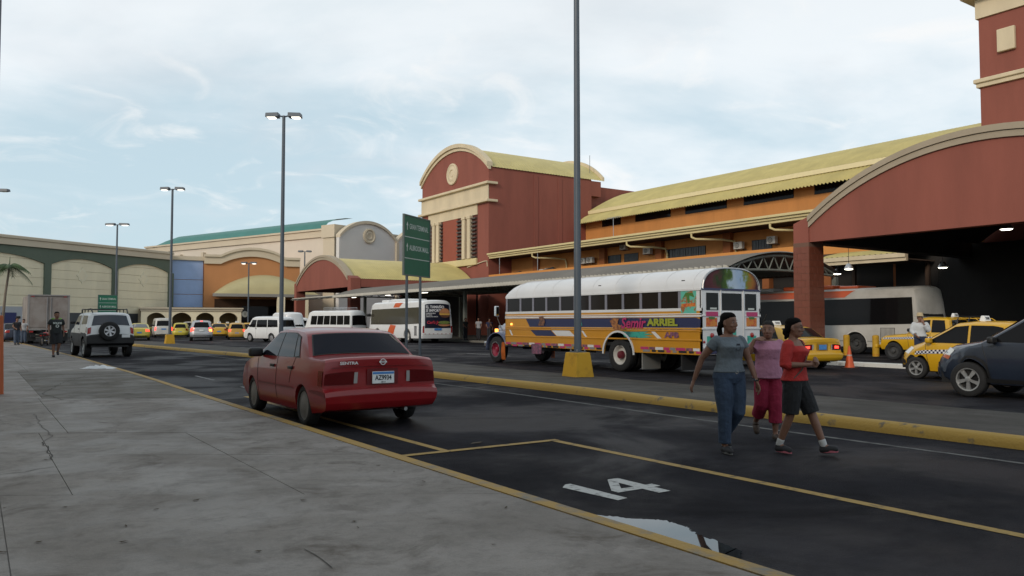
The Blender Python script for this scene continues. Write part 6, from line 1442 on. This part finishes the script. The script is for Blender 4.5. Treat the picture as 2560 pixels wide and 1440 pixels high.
# litter on the footway: a crumpled white bag
rn = random.Random(11); c0 = gnd(247, 921, SWZ); b_ = B()
def fn(u, v):
    x = (u - .5) * .95; y = (v - .5) * .55; e = max(0, 1 - (2 * u - 1) ** 2) * max(0, 1 - (2 * v - 1) ** 2)
    return (c0.x + x * .83 + y * .4 + rn.uniform(-.02, .02), c0.y - x * .56 + y * .8 + rn.uniform(-.02, .02), SWZ + .004 + e * (.05 + rn.uniform(0, .07)))
lit_ = b_.grid(fn, 16, 10).o('plastic_bag', mat('white plastic bag', (.62, .63, .65), .4), smooth=35); tag(lit_, 'crumpled white plastic bag lying on the footway near the kerb', 'bag')
G_LF = 'small dead leaves scattered on the footway'; leaf = mat('dead leaf', (.05, .035, .02), .8)
lm = B().add([(-.045, 0, .0), (-.015, .018, .008), (.03, .014, .004), (.05, 0, .012), (.02, -.016, .002), (-.02, -.016, .006)], [(0, 1, 2, 3, 4, 5)]).mesh('leaf', leaf)
for px, py in ((490, 1252), (10, 1271), (162, 1269), (118, 1150), (315, 1316), (95, 1357), (760, 1252), (885, 1305), (1265, 1270), (1235, 1363), (390, 1275), (1125, 1130), (985, 1180), (1060, 1205), (8, 1382), (310, 1356), (945, 1165), (895, 1320), (645, 1380), (840, 1118)):
    q = gnd(px, py, SWZ); o_ = link(bpy.data.objects.new('dead_leaf', lm)); o_.location = (q.x, q.y, SWZ + .004); o_.rotation_euler = (0, 0, rn.uniform(0, 6.28)); o_.scale = (rn.uniform(.3, .65),) * 3
    tag(o_, 'small dark dead leaf lying on the concrete footway', 'leaf', G_LF)
q = gnd(1190, 1110); o_ = link(bpy.data.objects.new('dead_leaf', lm)); o_.location = (q.x, q.y, .006); o_.scale = (1.8, 1.8, 1.5); tag(o_, 'reddish scrap lying on the asphalt beyond the painted bay', 'litter')

# ---- mall building along the footway, left of the camera: its wall shades the pavement
mw = thing('mall_building', 'cream mall wall with brown plinth along the concrete footway', 'building', (-7, 10, 0))
for nm, x0, x1, z0, z1, m_ in (('wall', -22, -7, 0, 9.4, MC), ('plinth', -7, -6.9, 0, 1.0, M['dark_orange']), ('cornice', -22.3, -6.6, 9.4, 10.1, MTR)):
    o_ = B().box(x0, x1, -30 if nm != 'cornice' else -30.3, 46 if nm != 'cornice' else 46.3, z0, z1).o(nm, m_, mw); o_.location = (7, -10, 0)
for k in range(9):
    o_ = B().box(-7, -6.8, -27.6 + k * 8, -27 + k * 8, 1.0, 9.4).o('pilaster', MG, mw); o_.location = (7, -10, 0)
# ================================================================ people
def loft(b, rings, n=14, cap=True):
    """rings: (centre, axis_a, axis_b) ellipses"""
    vs_ = []
    for c, a, e in rings:
        for k in range(n):
            t = 2 * math.pi * k / n; vs_.append(V(c) + V(a) * math.cos(t) + V(e) * math.sin(t))
    m = len(rings)
    fs = [(i * n + k, i * n + (k + 1) % n, (i + 1) * n + (k + 1) % n, (i + 1) * n + k) for i in range(m - 1) for k in range(n)]
    fs += [tuple(range(n))[::-1], tuple(range((m - 1) * n, m * n))]
    b.add(vs_, fs)
def limb(b, pts, rad, n=12, flat=1.0, cut=False):
    """rounded tapering limb through points"""
    pts = [V(p) for p in pts]; P_, Q = [], []
    for i in range(len(pts) - 1):
        for k in range(5): P_.append(pts[i].lerp(pts[i + 1], k / 5)); Q.append(rad[i] + (rad[i + 1] - rad[i]) * k / 5)
    P_.append(pts[-1]); Q.append(rad[-1])
    # rounded ends
    d0 = (P_[0] - P_[1]).normalized(); d1 = (P_[-1] - P_[-2]).normalized()
    P_ = [P_[0] + d0 * Q[0] * .9, P_[0] + d0 * Q[0] * .6] + P_ + ([] if cut else [P_[-1] + d1 * Q[-1] * .6, P_[-1] + d1 * Q[-1] * .9]); Q = [Q[0] * .35, Q[0] * .78] + Q + ([] if cut else [Q[-1] * .78, Q[-1] * .35])
    rings = []
    for i, p in enumerate(P_):
        d = (P_[min(i + 1, len(P_) - 1)] - P_[max(0, i - 1)]).normalized(); ref = V((0, 1, 0)) if abs(d.y) < .85 else V((1, 0, 0))
        a = d.cross(ref).normalized(); e = d.cross(a).normalized(); rings.append((p, a * Q[i], e * Q[i] * flat))
    loft(b, rings, n)
def ball(b, c, r, n=12):
    c = V(c); rings = []
    for k in range(1, 9):
        t = math.pi * k / 9; rings.append((c + V((0, 0, r[2] * math.cos(t))), V((r[0] * math.sin(t), 0, 0)), V((0, r[1] * math.sin(t), 0))))
    loft(b, rings, n)
def remesh(b, name, m, parent, vox, smooth_it=3):
    me = bpy.data.meshes.new(name); me.from_pydata(b.v, [], b.f); o = link(bpy.data.objects.new(name, me))
    md = o.modifiers.new('r', 'REMESH'); md.mode = 'VOXEL'; md.voxel_size = vox
    sm = o.modifiers.new('s', 'SMOOTH'); sm.iterations = smooth_it; sm.factor = .5
    dg = bpy.context.evaluated_depsgraph_get(); me2 = bpy.data.meshes.new_from_object(o.evaluated_get(dg))
    bpy.data.objects.remove(o); bpy.data.meshes.remove(me); me2.name = name
    me2.materials.clear(); me2.materials.append(m); me2.polygons.foreach_set('use_smooth', [True] * len(me2.polygons))
    return link(bpy.data.objects.new(name, me2), parent)
def hand(b, wrist, d, palm_n, side, curl=.5):
    """palm and five fingers; d = direction of the fingers, palm_n = out of the palm, side = towards the thumb"""
    d, pn, sd_ = V(d).normalized(), V(palm_n).normalized(), V(side).normalized(); w_ = V(wrist)
    loft(b, [(w_ - d * .01, sd_ * .024, pn * .018), (w_ + d * .03, sd_ * .034, pn * .016), (w_ + d * .065, sd_ * .040, pn * .015), (w_ + d * .088, sd_ * .038, pn * .012)], 12)
    for k, (o, l) in enumerate(((.030, .066), (.010, .074), (-.010, .068), (-.030, .054))):
        p0 = w_ + d * .078 + sd_ * o; pts = [p0]; a = 0
        for seg, f in enumerate((.45, .32, .23)):
            a += curl * (.5, .8, .7)[seg]; pts.append(pts[-1] + (d * math.cos(a) + pn * math.sin(a)) * l * f)
        limb(b, pts, [.0095, .009, .0085, .0072], 8)
    p0 = w_ + d * .022 + sd_ * .028; limb(b, [p0, p0 + sd_ * .022 + d * .022 + pn * .008, p0 + sd_ * .024 + d * .052 + pn * .018, p0 + sd_ * .016 + d * .074 + pn * .026], [.013, .0115, .010, .008], 8)
def person(label, loc, face, h, J, fit, vox=.009, group=None, det=True):
    """J: joints for a 1.60 m figure facing +x (y to its left); fit: clothes"""
    t = thing('person', label, 'person', loc, face, group); S = h / 1.60; t.scale = (S, S, S)
    wd = fit.get('wide', 1.0); sk = fit.get('skin', M['skin']); lean = V(J.get('lean', (0, 0, 0)))
    tw = J.get('twist', 0)                                     # shoulders against hips
    def ctr(z): return V(J.get('pelvis', (0, 0, 0))) + lean * ((z - .88) / .5)
    def yaw(v, a): return V((v.x * math.cos(a) - v.y * math.sin(a), v.x * math.sin(a) + v.y * math.cos(a), v.z))
    def ring(z, a, c, off=0, inf=0, k=None):
        q = tw * max(0, min(1, (z - .9) / .4)); cc = ctr(z); cc = V((cc.x, cc.y, z)) + yaw(V((off, 0, 0)), q)
        return (cc, yaw(V((0, a + inf, 0)), q), yaw(V((c + inf, 0, 0)), q))
    # z, half width, half depth, forward shift
    bust = fit.get('bust', .02)
    TOR = [(.80, .150, .105, -.01), (.86, .168 * wd, .120 * wd, -.015), (.93, .160 * wd, .112 * wd, -.005), (1.01, .138 * wd, .098 * wd, .004), (1.08, .137 * wd, .098, .006), (1.16, .148, .105 + bust * .5, .010 + bust * .5), (1.22, .155, .107 + bust, .012 + bust), (1.28, .160, .096, .004), (1.325, .150, .075, -.004), (1.352, .085, .058, -.006)]
    b = B(); loft(b, [ring(*r) for r in TOR], 18)
    hc = V(J.get('head', (ctr(1.48).x + .01, ctr(1.48).y, 1.485))); hy = J.get('head_yaw', 0)
    nk = ctr(1.34); nk = V((nk.x - .008, nk.y, 1.335)); limb(b, [nk, hc + V((-.012, 0, -.07))], [.056, .050], 12)
    def HP(x, y, z): return hc + yaw(V((x, y, z)), hy)
    def hring(z, a, c, off): return (HP(off, 0, z), yaw(V((0, a, 0)), hy), yaw(V((c, 0, 0)), hy))
    loft(b, [hring(-.112, .030, .028, .045), hring(-.10, .046, .045, .035), hring(-.075, .058, .064, .022), hring(-.04, .066, .083, .008), hring(0, .072, .093, 0), hring(.04, .0745, .096, -.004), hring(.075, .070, .090, -.008), hring(.10, .054, .070, -.012), hring(.116, .03, .04, -.014)], 18)
    if det:
        limb(b, [HP(.092, 0, .012), HP(.106, 0, -.018), HP(.108, 0, -.03)], [.009, .013, .012], 8); ball(b, HP(.094, .013, -.034), (.011, .009, .008), 8); ball(b, HP(.094, -.013, -.034), (.011, .009, .008), 8)
        for sg in (1, -1): limb(b, [HP(-.004, sg * .073, .02), HP(-.01, sg * .078, -.005), HP(.0, sg * .073, -.03)], [.013, .014, .010], 8); ball(b, HP(.066, sg * .038, -.03), (.02, .02, .018), 8)
        limb(b, [HP(.083, -.02, -.066), HP(.091, 0, -.064), HP(.083, .02, -.066)], [.008, .011, .008], 8)
    SH = {}
    for sg, nm in ((1, 'L'), (-1, 'R')):
        q = ctr(1.30); q = V((q.x, q.y, 1.288)) + yaw(V((-.002, sg * .157 * fit.get('sh', 1), 0)), tw); SH[nm] = q
        e, w_ = V(J['elbow' + nm]), V(J['wrist' + nm]); limb(b, [q, q.lerp(e, .5), e, e.lerp(w_, .4), w_], [.050 * wd, .046 * wd, .036, .036, .024], 12)
        d = J.get('hand' + nm) or (w_ - e); pn = J.get('palm' + nm, (0, -sg, 0)); pn = V(pn); d = V(d).normalized(); pn = (pn - d * pn.dot(d)).normalized()
        sd_ = d.cross(pn) * (1 if sg > 0 else -1)
        if det: hand(b, w_ + d * .02, d, pn, sd_, J.get('curl', .5))
        else: ball(b, w_ + d * .06, (.03, .03, .06))
    HP_ = {}
    for sg, nm in ((1, 'L'), (-1, 'R')):
        q = V(J.get('pelvis', (0, 0, 0))) + V((0, sg * .085, .86)); k, a, to = V(J['knee' + nm]), V(J['ankle' + nm]), V(J['toe' + nm]); HP_[nm] = (q, k, a, to)
        limb(b, [q, q.lerp(k, .45), k, k.lerp(a, .35), a], [.088 * wd, .076 * wd, .052, .052, .034], 12)
        limb(b, [a + V((0, 0, -.01)), a.lerp(to, .55) + V((0, 0, -.008)), to], [.034, .032, .024], 10)
    remesh(b, 'body', sk, t, vox)
    # shirt
    b = B(); hem = fit['hem']; lo = [r for r in TOR if r[0] > hem + .01]; loose = fit.get('loose', .010)
    neckz = fit.get('neck', 1.335)
    def at_z(z):
        for r0, r1 in zip(TOR, TOR[1:]):
            if r0[0] <= z <= r1[0]: f = (z - r0[0]) / (r1[0] - r0[0]); return tuple(x + (y - x) * f for x, y in zip(r0, r1))
    fl = fit.get('flare', .0)
    rs = [ring(*at_z(hem)[:4], inf=loose + .010 + fl)] + [ring(*r, inf=loose + fl * max(0, (1.25 - r[0]) / .4)) for r in lo if r[0] < neckz - .01] + [ring(*at_z(neckz), inf=loose * .5)]
    loft(b, rs, 20); sl = fit.get('sleeve', .4)
    for nm in 'LR':
        q, e, w_ = SH[nm], V(J['elbow' + nm]), V(J['wrist' + nm])
        if sl <= 1: pts = [q, q.lerp(e, sl * .5), q.lerp(e, sl)]; rd = [.052 * wd + loose * .6, .051 * wd + loose, .050 * wd + loose * 1.3]
        else: f = sl - 1; pts = [q, q.lerp(e, .5), e, e.lerp(w_, f)]; rd = [.058 * wd + loose * .6, .054 * wd + loose, .046 + loose, .040 + loose]
        limb(b, pts, rd, 12, cut=True)
    sh_ = remesh(b, 'shirt', fit['shirt'], t, vox * 1.15, 2)
    if fit.get('vneck'):
        pass
    # trousers or shorts
    b = B(); loft(b, [ring(*r, inf=.010) for r in TOR if r[0] < 1.0][:4], 18); ln = fit['leg']; fr = fit.get('leg_r', .0)
    for nm in 'LR':
        q, k, a, to = HP_[nm]
        if ln <= 1: pts = [q, q.lerp(k, .5 * ln), q.lerp(k, ln)]; rd = [.098 * wd, .090 * wd + fr * .7, .075 * wd + fr]
        else: f = ln - 1; pts = [q, q.lerp(k, .5), k, k.lerp(a, f * .5), k.lerp(a, f)]; rd = [.098 * wd, .086 * wd + fr * .5, .066 + fr, .060 + fr, .052 + fr * 1.2]
        limb(b, pts, rd, 12, cut=True)
    remesh(b, 'trousers', fit['trouser'], t, vox * 1.15, 2)
    # shoes
    for nm in 'LR':
        q, k, a, to = HP_[nm]; b = B(); d = (to - a); d.z = 0; d.normalize(); sd_ = V((-d.y, d.x, 0)); heel = a - d * .045; tz = to + d * .035
        up_ = (to - a).normalized()
        loft(b, [(a + V((0, 0, -.002)) - d * .006, d * .048, sd_ * .038), (a + V((0, 0, -.035)) + d * .006, d * .062, sd_ * .041)], 14)
        limb(b, [a + V((0, 0, -.045)) - d * .012, a.lerp(to, .5) + V((0, 0, -.022)), to + V((0, 0, -.002))], [.047, .049, .040], 12, .92)
        s_ = remesh(b, 'shoe', fit['shoe'], t, .008, 2)
        if fit.get('sole'):
            n_ = 14; zc = lambda f: (a.z - .083) + ((to.z - .036) - (a.z - .083)) * f
            ol = []
            for k_ in range(n_):
                an = 2 * math.pi * k_ / n_; f = (math.cos(an) + 1) / 2; p_ = heel.lerp(tz, f) + sd_ * math.sin(an) * (.042 if f > .5 else .036); ol.append((p_.x, p_.y, zc(f)))
            bb = B(); bb.add([(x, y, z) for x, y, z in ol] + [(x, y, z + .024) for x, y, z in ol], [tuple(range(n_))[::-1], tuple(range(n_, 2 * n_))] + [(i, (i + 1) % n_, n_ + (i + 1) % n_, n_ + i) for i in range(n_)])
            bb.o('sole', fit['sole'], s_)
        if fit.get('sock'):
            bb = B(); kk = a.lerp(k, .16); limb(bb, [a, kk], [.039, .043], 12); bb.o('sock', fit['sock'], t, smooth=60)
    # hair
    hs = fit.get('hair_style', 'short'); hm = fit.get('hair', M['hair']); b = B()
    g_ = .005 if hs != 'cap' else .002
    loft(b, [hring(-.05, .060, .042, -.058), hring(-.02, .074 + g_ * .5, .058, -.050), hring(.02, .0765 + g_ * .6, .072, -.038), hring(.05, .0775 + g_ * .6, .090, -.016), hring(.08, .073 + g_, .094 + g_ * .4, -.010), hring(.108, .056 + g_, .074 + g_, -.012), hring(.124 + g_ * .4, .032, .045, -.014)], 18)
    if hs == 'pony':
        ball(b, HP(-.115, 0, -.01), (.030, .032, .034)); limb(b, [HP(-.118, 0, -.01), HP(-.135, .005, -.08), HP(-.115, .012, -.17), HP(-.10, .015, -.24)], [.024, .034, .030, .012], 10)
    if hs == 'bun': ball(b, HP(-.10, 0, -.05), (.036, .042, .046)); limb(b, [HP(-.07, 0, -.07), HP(-.10, .0, -.12)], [.04, .02], 10)
    remesh(b, 'hair', hm, t, .008, 2)
    if det:
        for sg in (1, -1):
            ey = B(); ball(ey, HP(.080, sg * .032, .010), (.006, .010, .0036), 10); eo = ey.o('eye', mat('eye white', (.45, .42, .40), .3), t, smooth=60)
            ir = B(); ball(ir, HP(.0865, sg * .032, .010), (.004, .0055, .0048), 10); ir.o('iris', M['ink'], eo, smooth=60)
            br = B(); limb(br, [HP(.089, sg * .014, .030), HP(.090, sg * .034, .036), HP(.076, sg * .054, .030)], [.0014, .002, .0012], 6); br.o('eyebrow', hm, t, smooth=60)
        lp = B(); limb(lp, [HP(.088, -.019, -.0645), HP(.099, 0, -.062), HP(.088, .019, -.0645)], [.004, .0065, .004], 8); lp.o('lips', mat('lips', (.19, .06, .05), .5), t, smooth=60)
        if fit.get('glasses'):
            for sg in (1, -1):
                c_ = [HP(.099 - .012 * abs(math.cos(a_)) * .3, sg * .034 + .022 * math.cos(a_), .010 + .016 * math.sin(a_)) for a_ in [2 * math.pi * k / 16 for k in range(17)]]
                B().tube(c_, .0016, 5).o('spectacle_rim', M['ink'], t); B().tube([HP(.094, sg * .056, .012), HP(.0, sg * .079, .015)], .0015, 5).o('spectacle_arm', M['ink'], t)
    t['_j'] = 0; del t['_j']
    return t, ctr, ring, HP
def yaw_to(dx, dy): return math.atan2(dy, dx)
DEN = mat('blue denim', (.030, .052, .095), .85, var=.25, vs_=7, bump=.8, bs=16); GREYT = mat('grey tee cloth', (.125, .15, .175), .9, var=.08, vs_=10, bump=.9, bs=14)
PINKT = mat('pink tee cloth', (.40, .185, .27), .9, var=.06, vs_=10, bump=.9, bs=14); CRIM = mat('crimson trouser cloth', (.25, .008, .040), .85, var=.12, vs_=8, bump=.9, bs=14)
CORAL = mat('coral jersey cloth', (.40, .024, .021), .85, var=.08, vs_=8, bump=.9, bs=14); BLKC = mat('black cotton', (.014, .015, .018), .9, var=.2, vs_=10, bump=.9, bs=14)
BROWN = mat('brown leather', (.05, .03, .02), .6); TRN = mat('dark trainer', (.02, .02, .024), .7)
# ---- young woman in grey tee and jeans, mid stride; her right foot planted in front
p = gnd(1826, 1133)
J = dict(lean=(-.02, .005, 0), head=(.0, .0, 1.488), head_yaw=R(22), elbowL=(.03, .245, 1.06), wristL=(.15, .255, .83), elbowR=(-.14, -.275, 1.08), wristR=(-.20, -.34, .84), palmL=(-.3, -1, 0), palmR=(.2, 1, 0),
         kneeR=(.03, -.085, .465), ankleR=(.0, -.075, .095), toeR=(.13, -.085, .045), kneeL=(.03, .09, .47), ankleL=(-.23, .085, .205), toeL=(-.165, .09, .075), curl=.45)
pg, ctr, ring, HP = person('young woman in grey tee shirt and blue jeans, hair tied back', (p.x - .0, p.y, 0), R(-106), 1.56, J,
    dict(shirt=GREYT, hem=.925, sleeve=.42, loose=.007, neck=1.33, trouser=DEN, leg=1.93, leg_r=.016, shoe=TRN, sole=mat('grey sole', (.12, .12, .12), .8), hair_style='pony', bust=.026, wide=1.14), vox=.0075)
bl = B(); loft(bl, [ring(.915, .1655, .1165, -.008, .014), ring(.945, .160, .112, -.004, .014)], 20); bl.o('belt', M['black'], pg, smooth=40)
c_ = ctr(.93); B().lathe([(.020, 0), (.020, .006), (.013, .006), (.013, 0)], 16, Matrix.Translation((c_.x + .128, c_.y + .01, .93)) @ Matrix.Rotation(math.pi / 2, 4, 'Y'), closed=True).o('belt_buckle', M['chrome'], pg)
B().lathe([(.031, 0), (.033, .006), (.033, .02), (.031, .026)], 16, Matrix.Translation((.146, .254, .835)) @ Matrix.Rotation(.45, 4, 'Y')).o('wristwatch', M['chrome'], pg)
B().box(.148, .151, .0, .045, 1.235, 1.255).o('shirt_print', M['ink'], pg); 
B().tube([(.155, .02 + .03 * math.cos(a), 1.215 + .035 * math.sin(a)) for a in [k * .45 for k in range(15)]], .0018, 4).o('shirt_print', M['ink'], pg)
# ---- older woman in pink, hand raised to her shoulder
p = gnd(1922, 1100)
J = dict(lean=(.015, 0, 0), head=(.035, 0, 1.475), head_yaw=R(-28), elbowR=(.07, -.285, 1.16), wristR=(.10, -.215, 1.345), handR=(.2, .8, .25), palmR=(-.4, .3, -1), elbowL=(-.03, .235, 1.07), wristL=(.02, .24, .85), palmL=(-.3, -1, 0),
         kneeL=(.04, .08, .47), ankleL=(.03, .08, .09), toeL=(.16, .085, .045), kneeR=(-.02, -.085, .475), ankleR=(-.24, -.09, .22), toeR=(-.19, -.095, .085), curl=.7)
pp, ctr, ring, HP = person('older woman with short grey hair in pink tee and crimson trousers', (p.x, p.y, 0), R(-122), 1.48, J,
    dict(shirt=PINKT, hem=.83, sleeve=.55, loose=.024, flare=.012, neck=1.33, trouser=CRIM, leg=1.62, leg_r=.03, shoe=BROWN, sole=M['black'], hair=M['hair_grey'], hair_style='cap', bust=.012, skin=M['skin'], wide=1.02), vox=.0085)
# ---- woman in coral top and black shorts, hands together
p = V((7.6, 5.56, 0))
J = dict(lean=(-.015, 0, 0), head=(-.005, 0, 1.49), head_yaw=R(12), elbowL=(-.02, .245, 1.06), wristL=(.20, .09, 1.075), handL=(.5, -.7, .35), palmL=(-.6, -.5, 0), elbowR=(-.03, -.245, 1.06), wristR=(.20, -.06, 1.06), handR=(.5, .7, .3), palmR=(-.6, .5, 0),
         kneeL=(.15, .10, .475), ankleL=(.28, .12, .11), toeL=(.405, .13, .085), kneeR=(-.03, -.09, .47), ankleR=(-.17, -.095, .105), toeR=(-.045, -.105, .05), curl=.9)
pr_, ctr, ring, HP = person('woman with spectacles in coral top and black knee length shorts', (p.x, p.y, 0), R(-76), 1.50, J,
    dict(shirt=CORAL, hem=.87, sleeve=1.25, loose=.012, neck=1.28, trouser=BLKC, leg=.98, leg_r=.014, shoe=TRN, sole=mat('pink sole', (.45, .12, .16), .7), sock=mat('white sock', (.5, .5, .5), .9), hair_style='bun', glasses=True, bust=.024, wide=1.10), vox=.0075)
st = B(); qs = [HP(-.08, .03, -.15), V((.045, .09, 1.335)), V((.115, .05, 1.24)), V((.150, -.03, 1.13)), V((.12, -.10, 1.0)), V((.05, -.17, .90))]
st.tube(qs, .009, 6).o('bag_strap', mat('brown strap', (.10, .06, .05), .7), pr_, smooth=50)

# ---- man in a dark jersey on the footway
p = gnd(139, 893, SWZ)
WALK = dict(lean=(.02, 0, 0), elbowL=(-.10, .235, 1.08), wristL=(-.05, .25, .86), elbowR=(-.02, -.24, 1.07), wristR=(.12, -.25, .88), kneeR=(.02, -.08, .46), ankleR=(0, -.075, .09), toeR=(.12, -.08, .045), kneeL=(.10, .08, .48), ankleL=(-.12, .085, .20), toeL=(-.05, .09, .10))
pj, ctr, ring, HP = person('man in black sports jersey with green shoulders walking on the footway', (p.x, p.y, SWZ), yaw_to(-p.x, -p.y) + R(12), 1.80, WALK,
    dict(shirt=mat('black jersey', (.014, .018, .02), .8), hem=.84, sleeve=.6, loose=.022, trouser=BLKC, leg=1.0, leg_r=.04, shoe=TRN, sole=M['black'], bust=.0, sh=1.12, wide=1.0, skin=M['skin']), vox=.012)
GRN = mat('lime jersey trim', (.16, .42, .05), .8)
for sg in (1, -1):
    yk = B(); limb(yk, [(.015, sg * .06, 1.352), (0, sg * .13, 1.355), (-.02, sg * .205, 1.30)], [.020, .028, .026], 8); yk.o('shoulder_yoke', GRN, pj, smooth=60)
text('jersey_name', 'SOLICE', .085, M['sign_w'], pj, (.158, 0, 1.20), (0, 1, 0), (0, 0, 1), .002, 1.0, .004, align='CENTER')
mt_ = Matrix.Translation((.148, 0, 1.10)) @ Matrix.Rotation(math.pi / 2, 4, 'Y'); B().lathe([(.055, 0), (.055, .004), (.035, .004), (.03, 0)], 18, mt_).o('jersey_badge', M['sign_w'], pj)
# ---- two people by the truck
STAND = dict(elbowL=(.0, .24, 1.07), wristL=(.10, .2, .88), elbowR=(.02, -.24, 1.07), wristR=(.16, -.16, .95), kneeR=(.01, -.085, .46), ankleR=(0, -.09, .09), toeR=(.12, -.10, .045), kneeL=(.01, .085, .46), ankleL=(0, .09, .09), toeL=(.12, .10, .045))
DJ = mat('faded blue jeans', (.06, .08, .12), .9, var=.2, vs_=6)
p = gnd(41, 862, SWZ); person('man in dark shirt and faded jeans standing by the blue saloon', (p.x, p.y, SWZ), R(-60), 1.70, STAND, dict(shirt=mat('dark shirt', (.02, .02, .025), .9), hem=.85, sleeve=.5, loose=.02, trouser=DJ, leg=1.95, leg_r=.02, shoe=TRN, bust=0, sh=1.1), vox=.016, det=False)
p = gnd(58, 859, SWZ); person('person in pale shirt half hidden beside the grimy truck', (p.x, p.y, SWZ), R(-100), 1.62, STAND, dict(shirt=mat('pale shirt', (.35, .35, .36), .9), hem=.85, sleeve=.5, loose=.02, trouser=DJ, leg=1.95, leg_r=.02, shoe=TRN, bust=0, sh=1.1), vox=.016, det=False)
# ---- man with a straw hat
q = at(2300, YH, 27.3); HM = dict(STAND); HM.update(elbowL=(.12, .22, 1.10), wristL=(.16, .07, 1.30), handL=(.0, -.2, 1), palmL=(-1, 0, 0), head=(.02, 0, 1.485))
ph_, ctr, ring, HP = person('man in white shirt and straw hat standing beside the yellow pickup', (q.x, q.y, 0), R(-140), 1.76, HM, dict(shirt=mat('white shirt cloth', (.50, .52, .54), .9, bump=.3, bs=16), hem=.90, sleeve=1.8, loose=.028, trouser=mat('navy trousers', (.02, .028, .06), .9), leg=1.95, leg_r=.02, shoe=TRN, bust=0, sh=1.1), vox=.011)
hat = B().lathe([(.17, .055), (.165, .050), (.095, .068), (.090, .13), (.075, .165), (.03, .172), (.001, .168)], 24, Matrix.Translation(HP(-.005, 0, 0))).o('straw_hat', mat('straw', (.45, .36, .22), .9, var=.15, vs_=20), ph_, smooth=40)
# ---- people waiting under the canopy
for i, (px, d, hh, sh_, lab) in enumerate(((1153, 59, 1.72, (.30, .31, .34), 'person in pale grey shirt waiting under the canopy'), (1166, 57.5, 1.66, (.02, .025, .07), 'person in navy clothes waiting under the canopy'), (1141, 61, 1.70, (.03, .03, .03), 'person in black waiting beside the poster bus'), (1201, 54.5, 1.6, (.03, .05, .06), 'person in dark teal near the canopy post'), (1191, 58, 1.68, (.05, .03, .03), 'person in dark maroon behind the canopy post'))):
    q = at(px, YH, d); person(lab, (max(q.x, 31.6), q.y, .15), R(-150 + 37 * i), hh, STAND, dict(shirt=mat('wait shirt %d' % i, sh_, .9), hem=.85, sleeve=.5, loose=.02, trouser=mat('dark trousers', (.02, .02, .025), .9), leg=1.95, leg_r=.02, shoe=TRN, bust=0, sh=1.08), vox=.018, det=False)
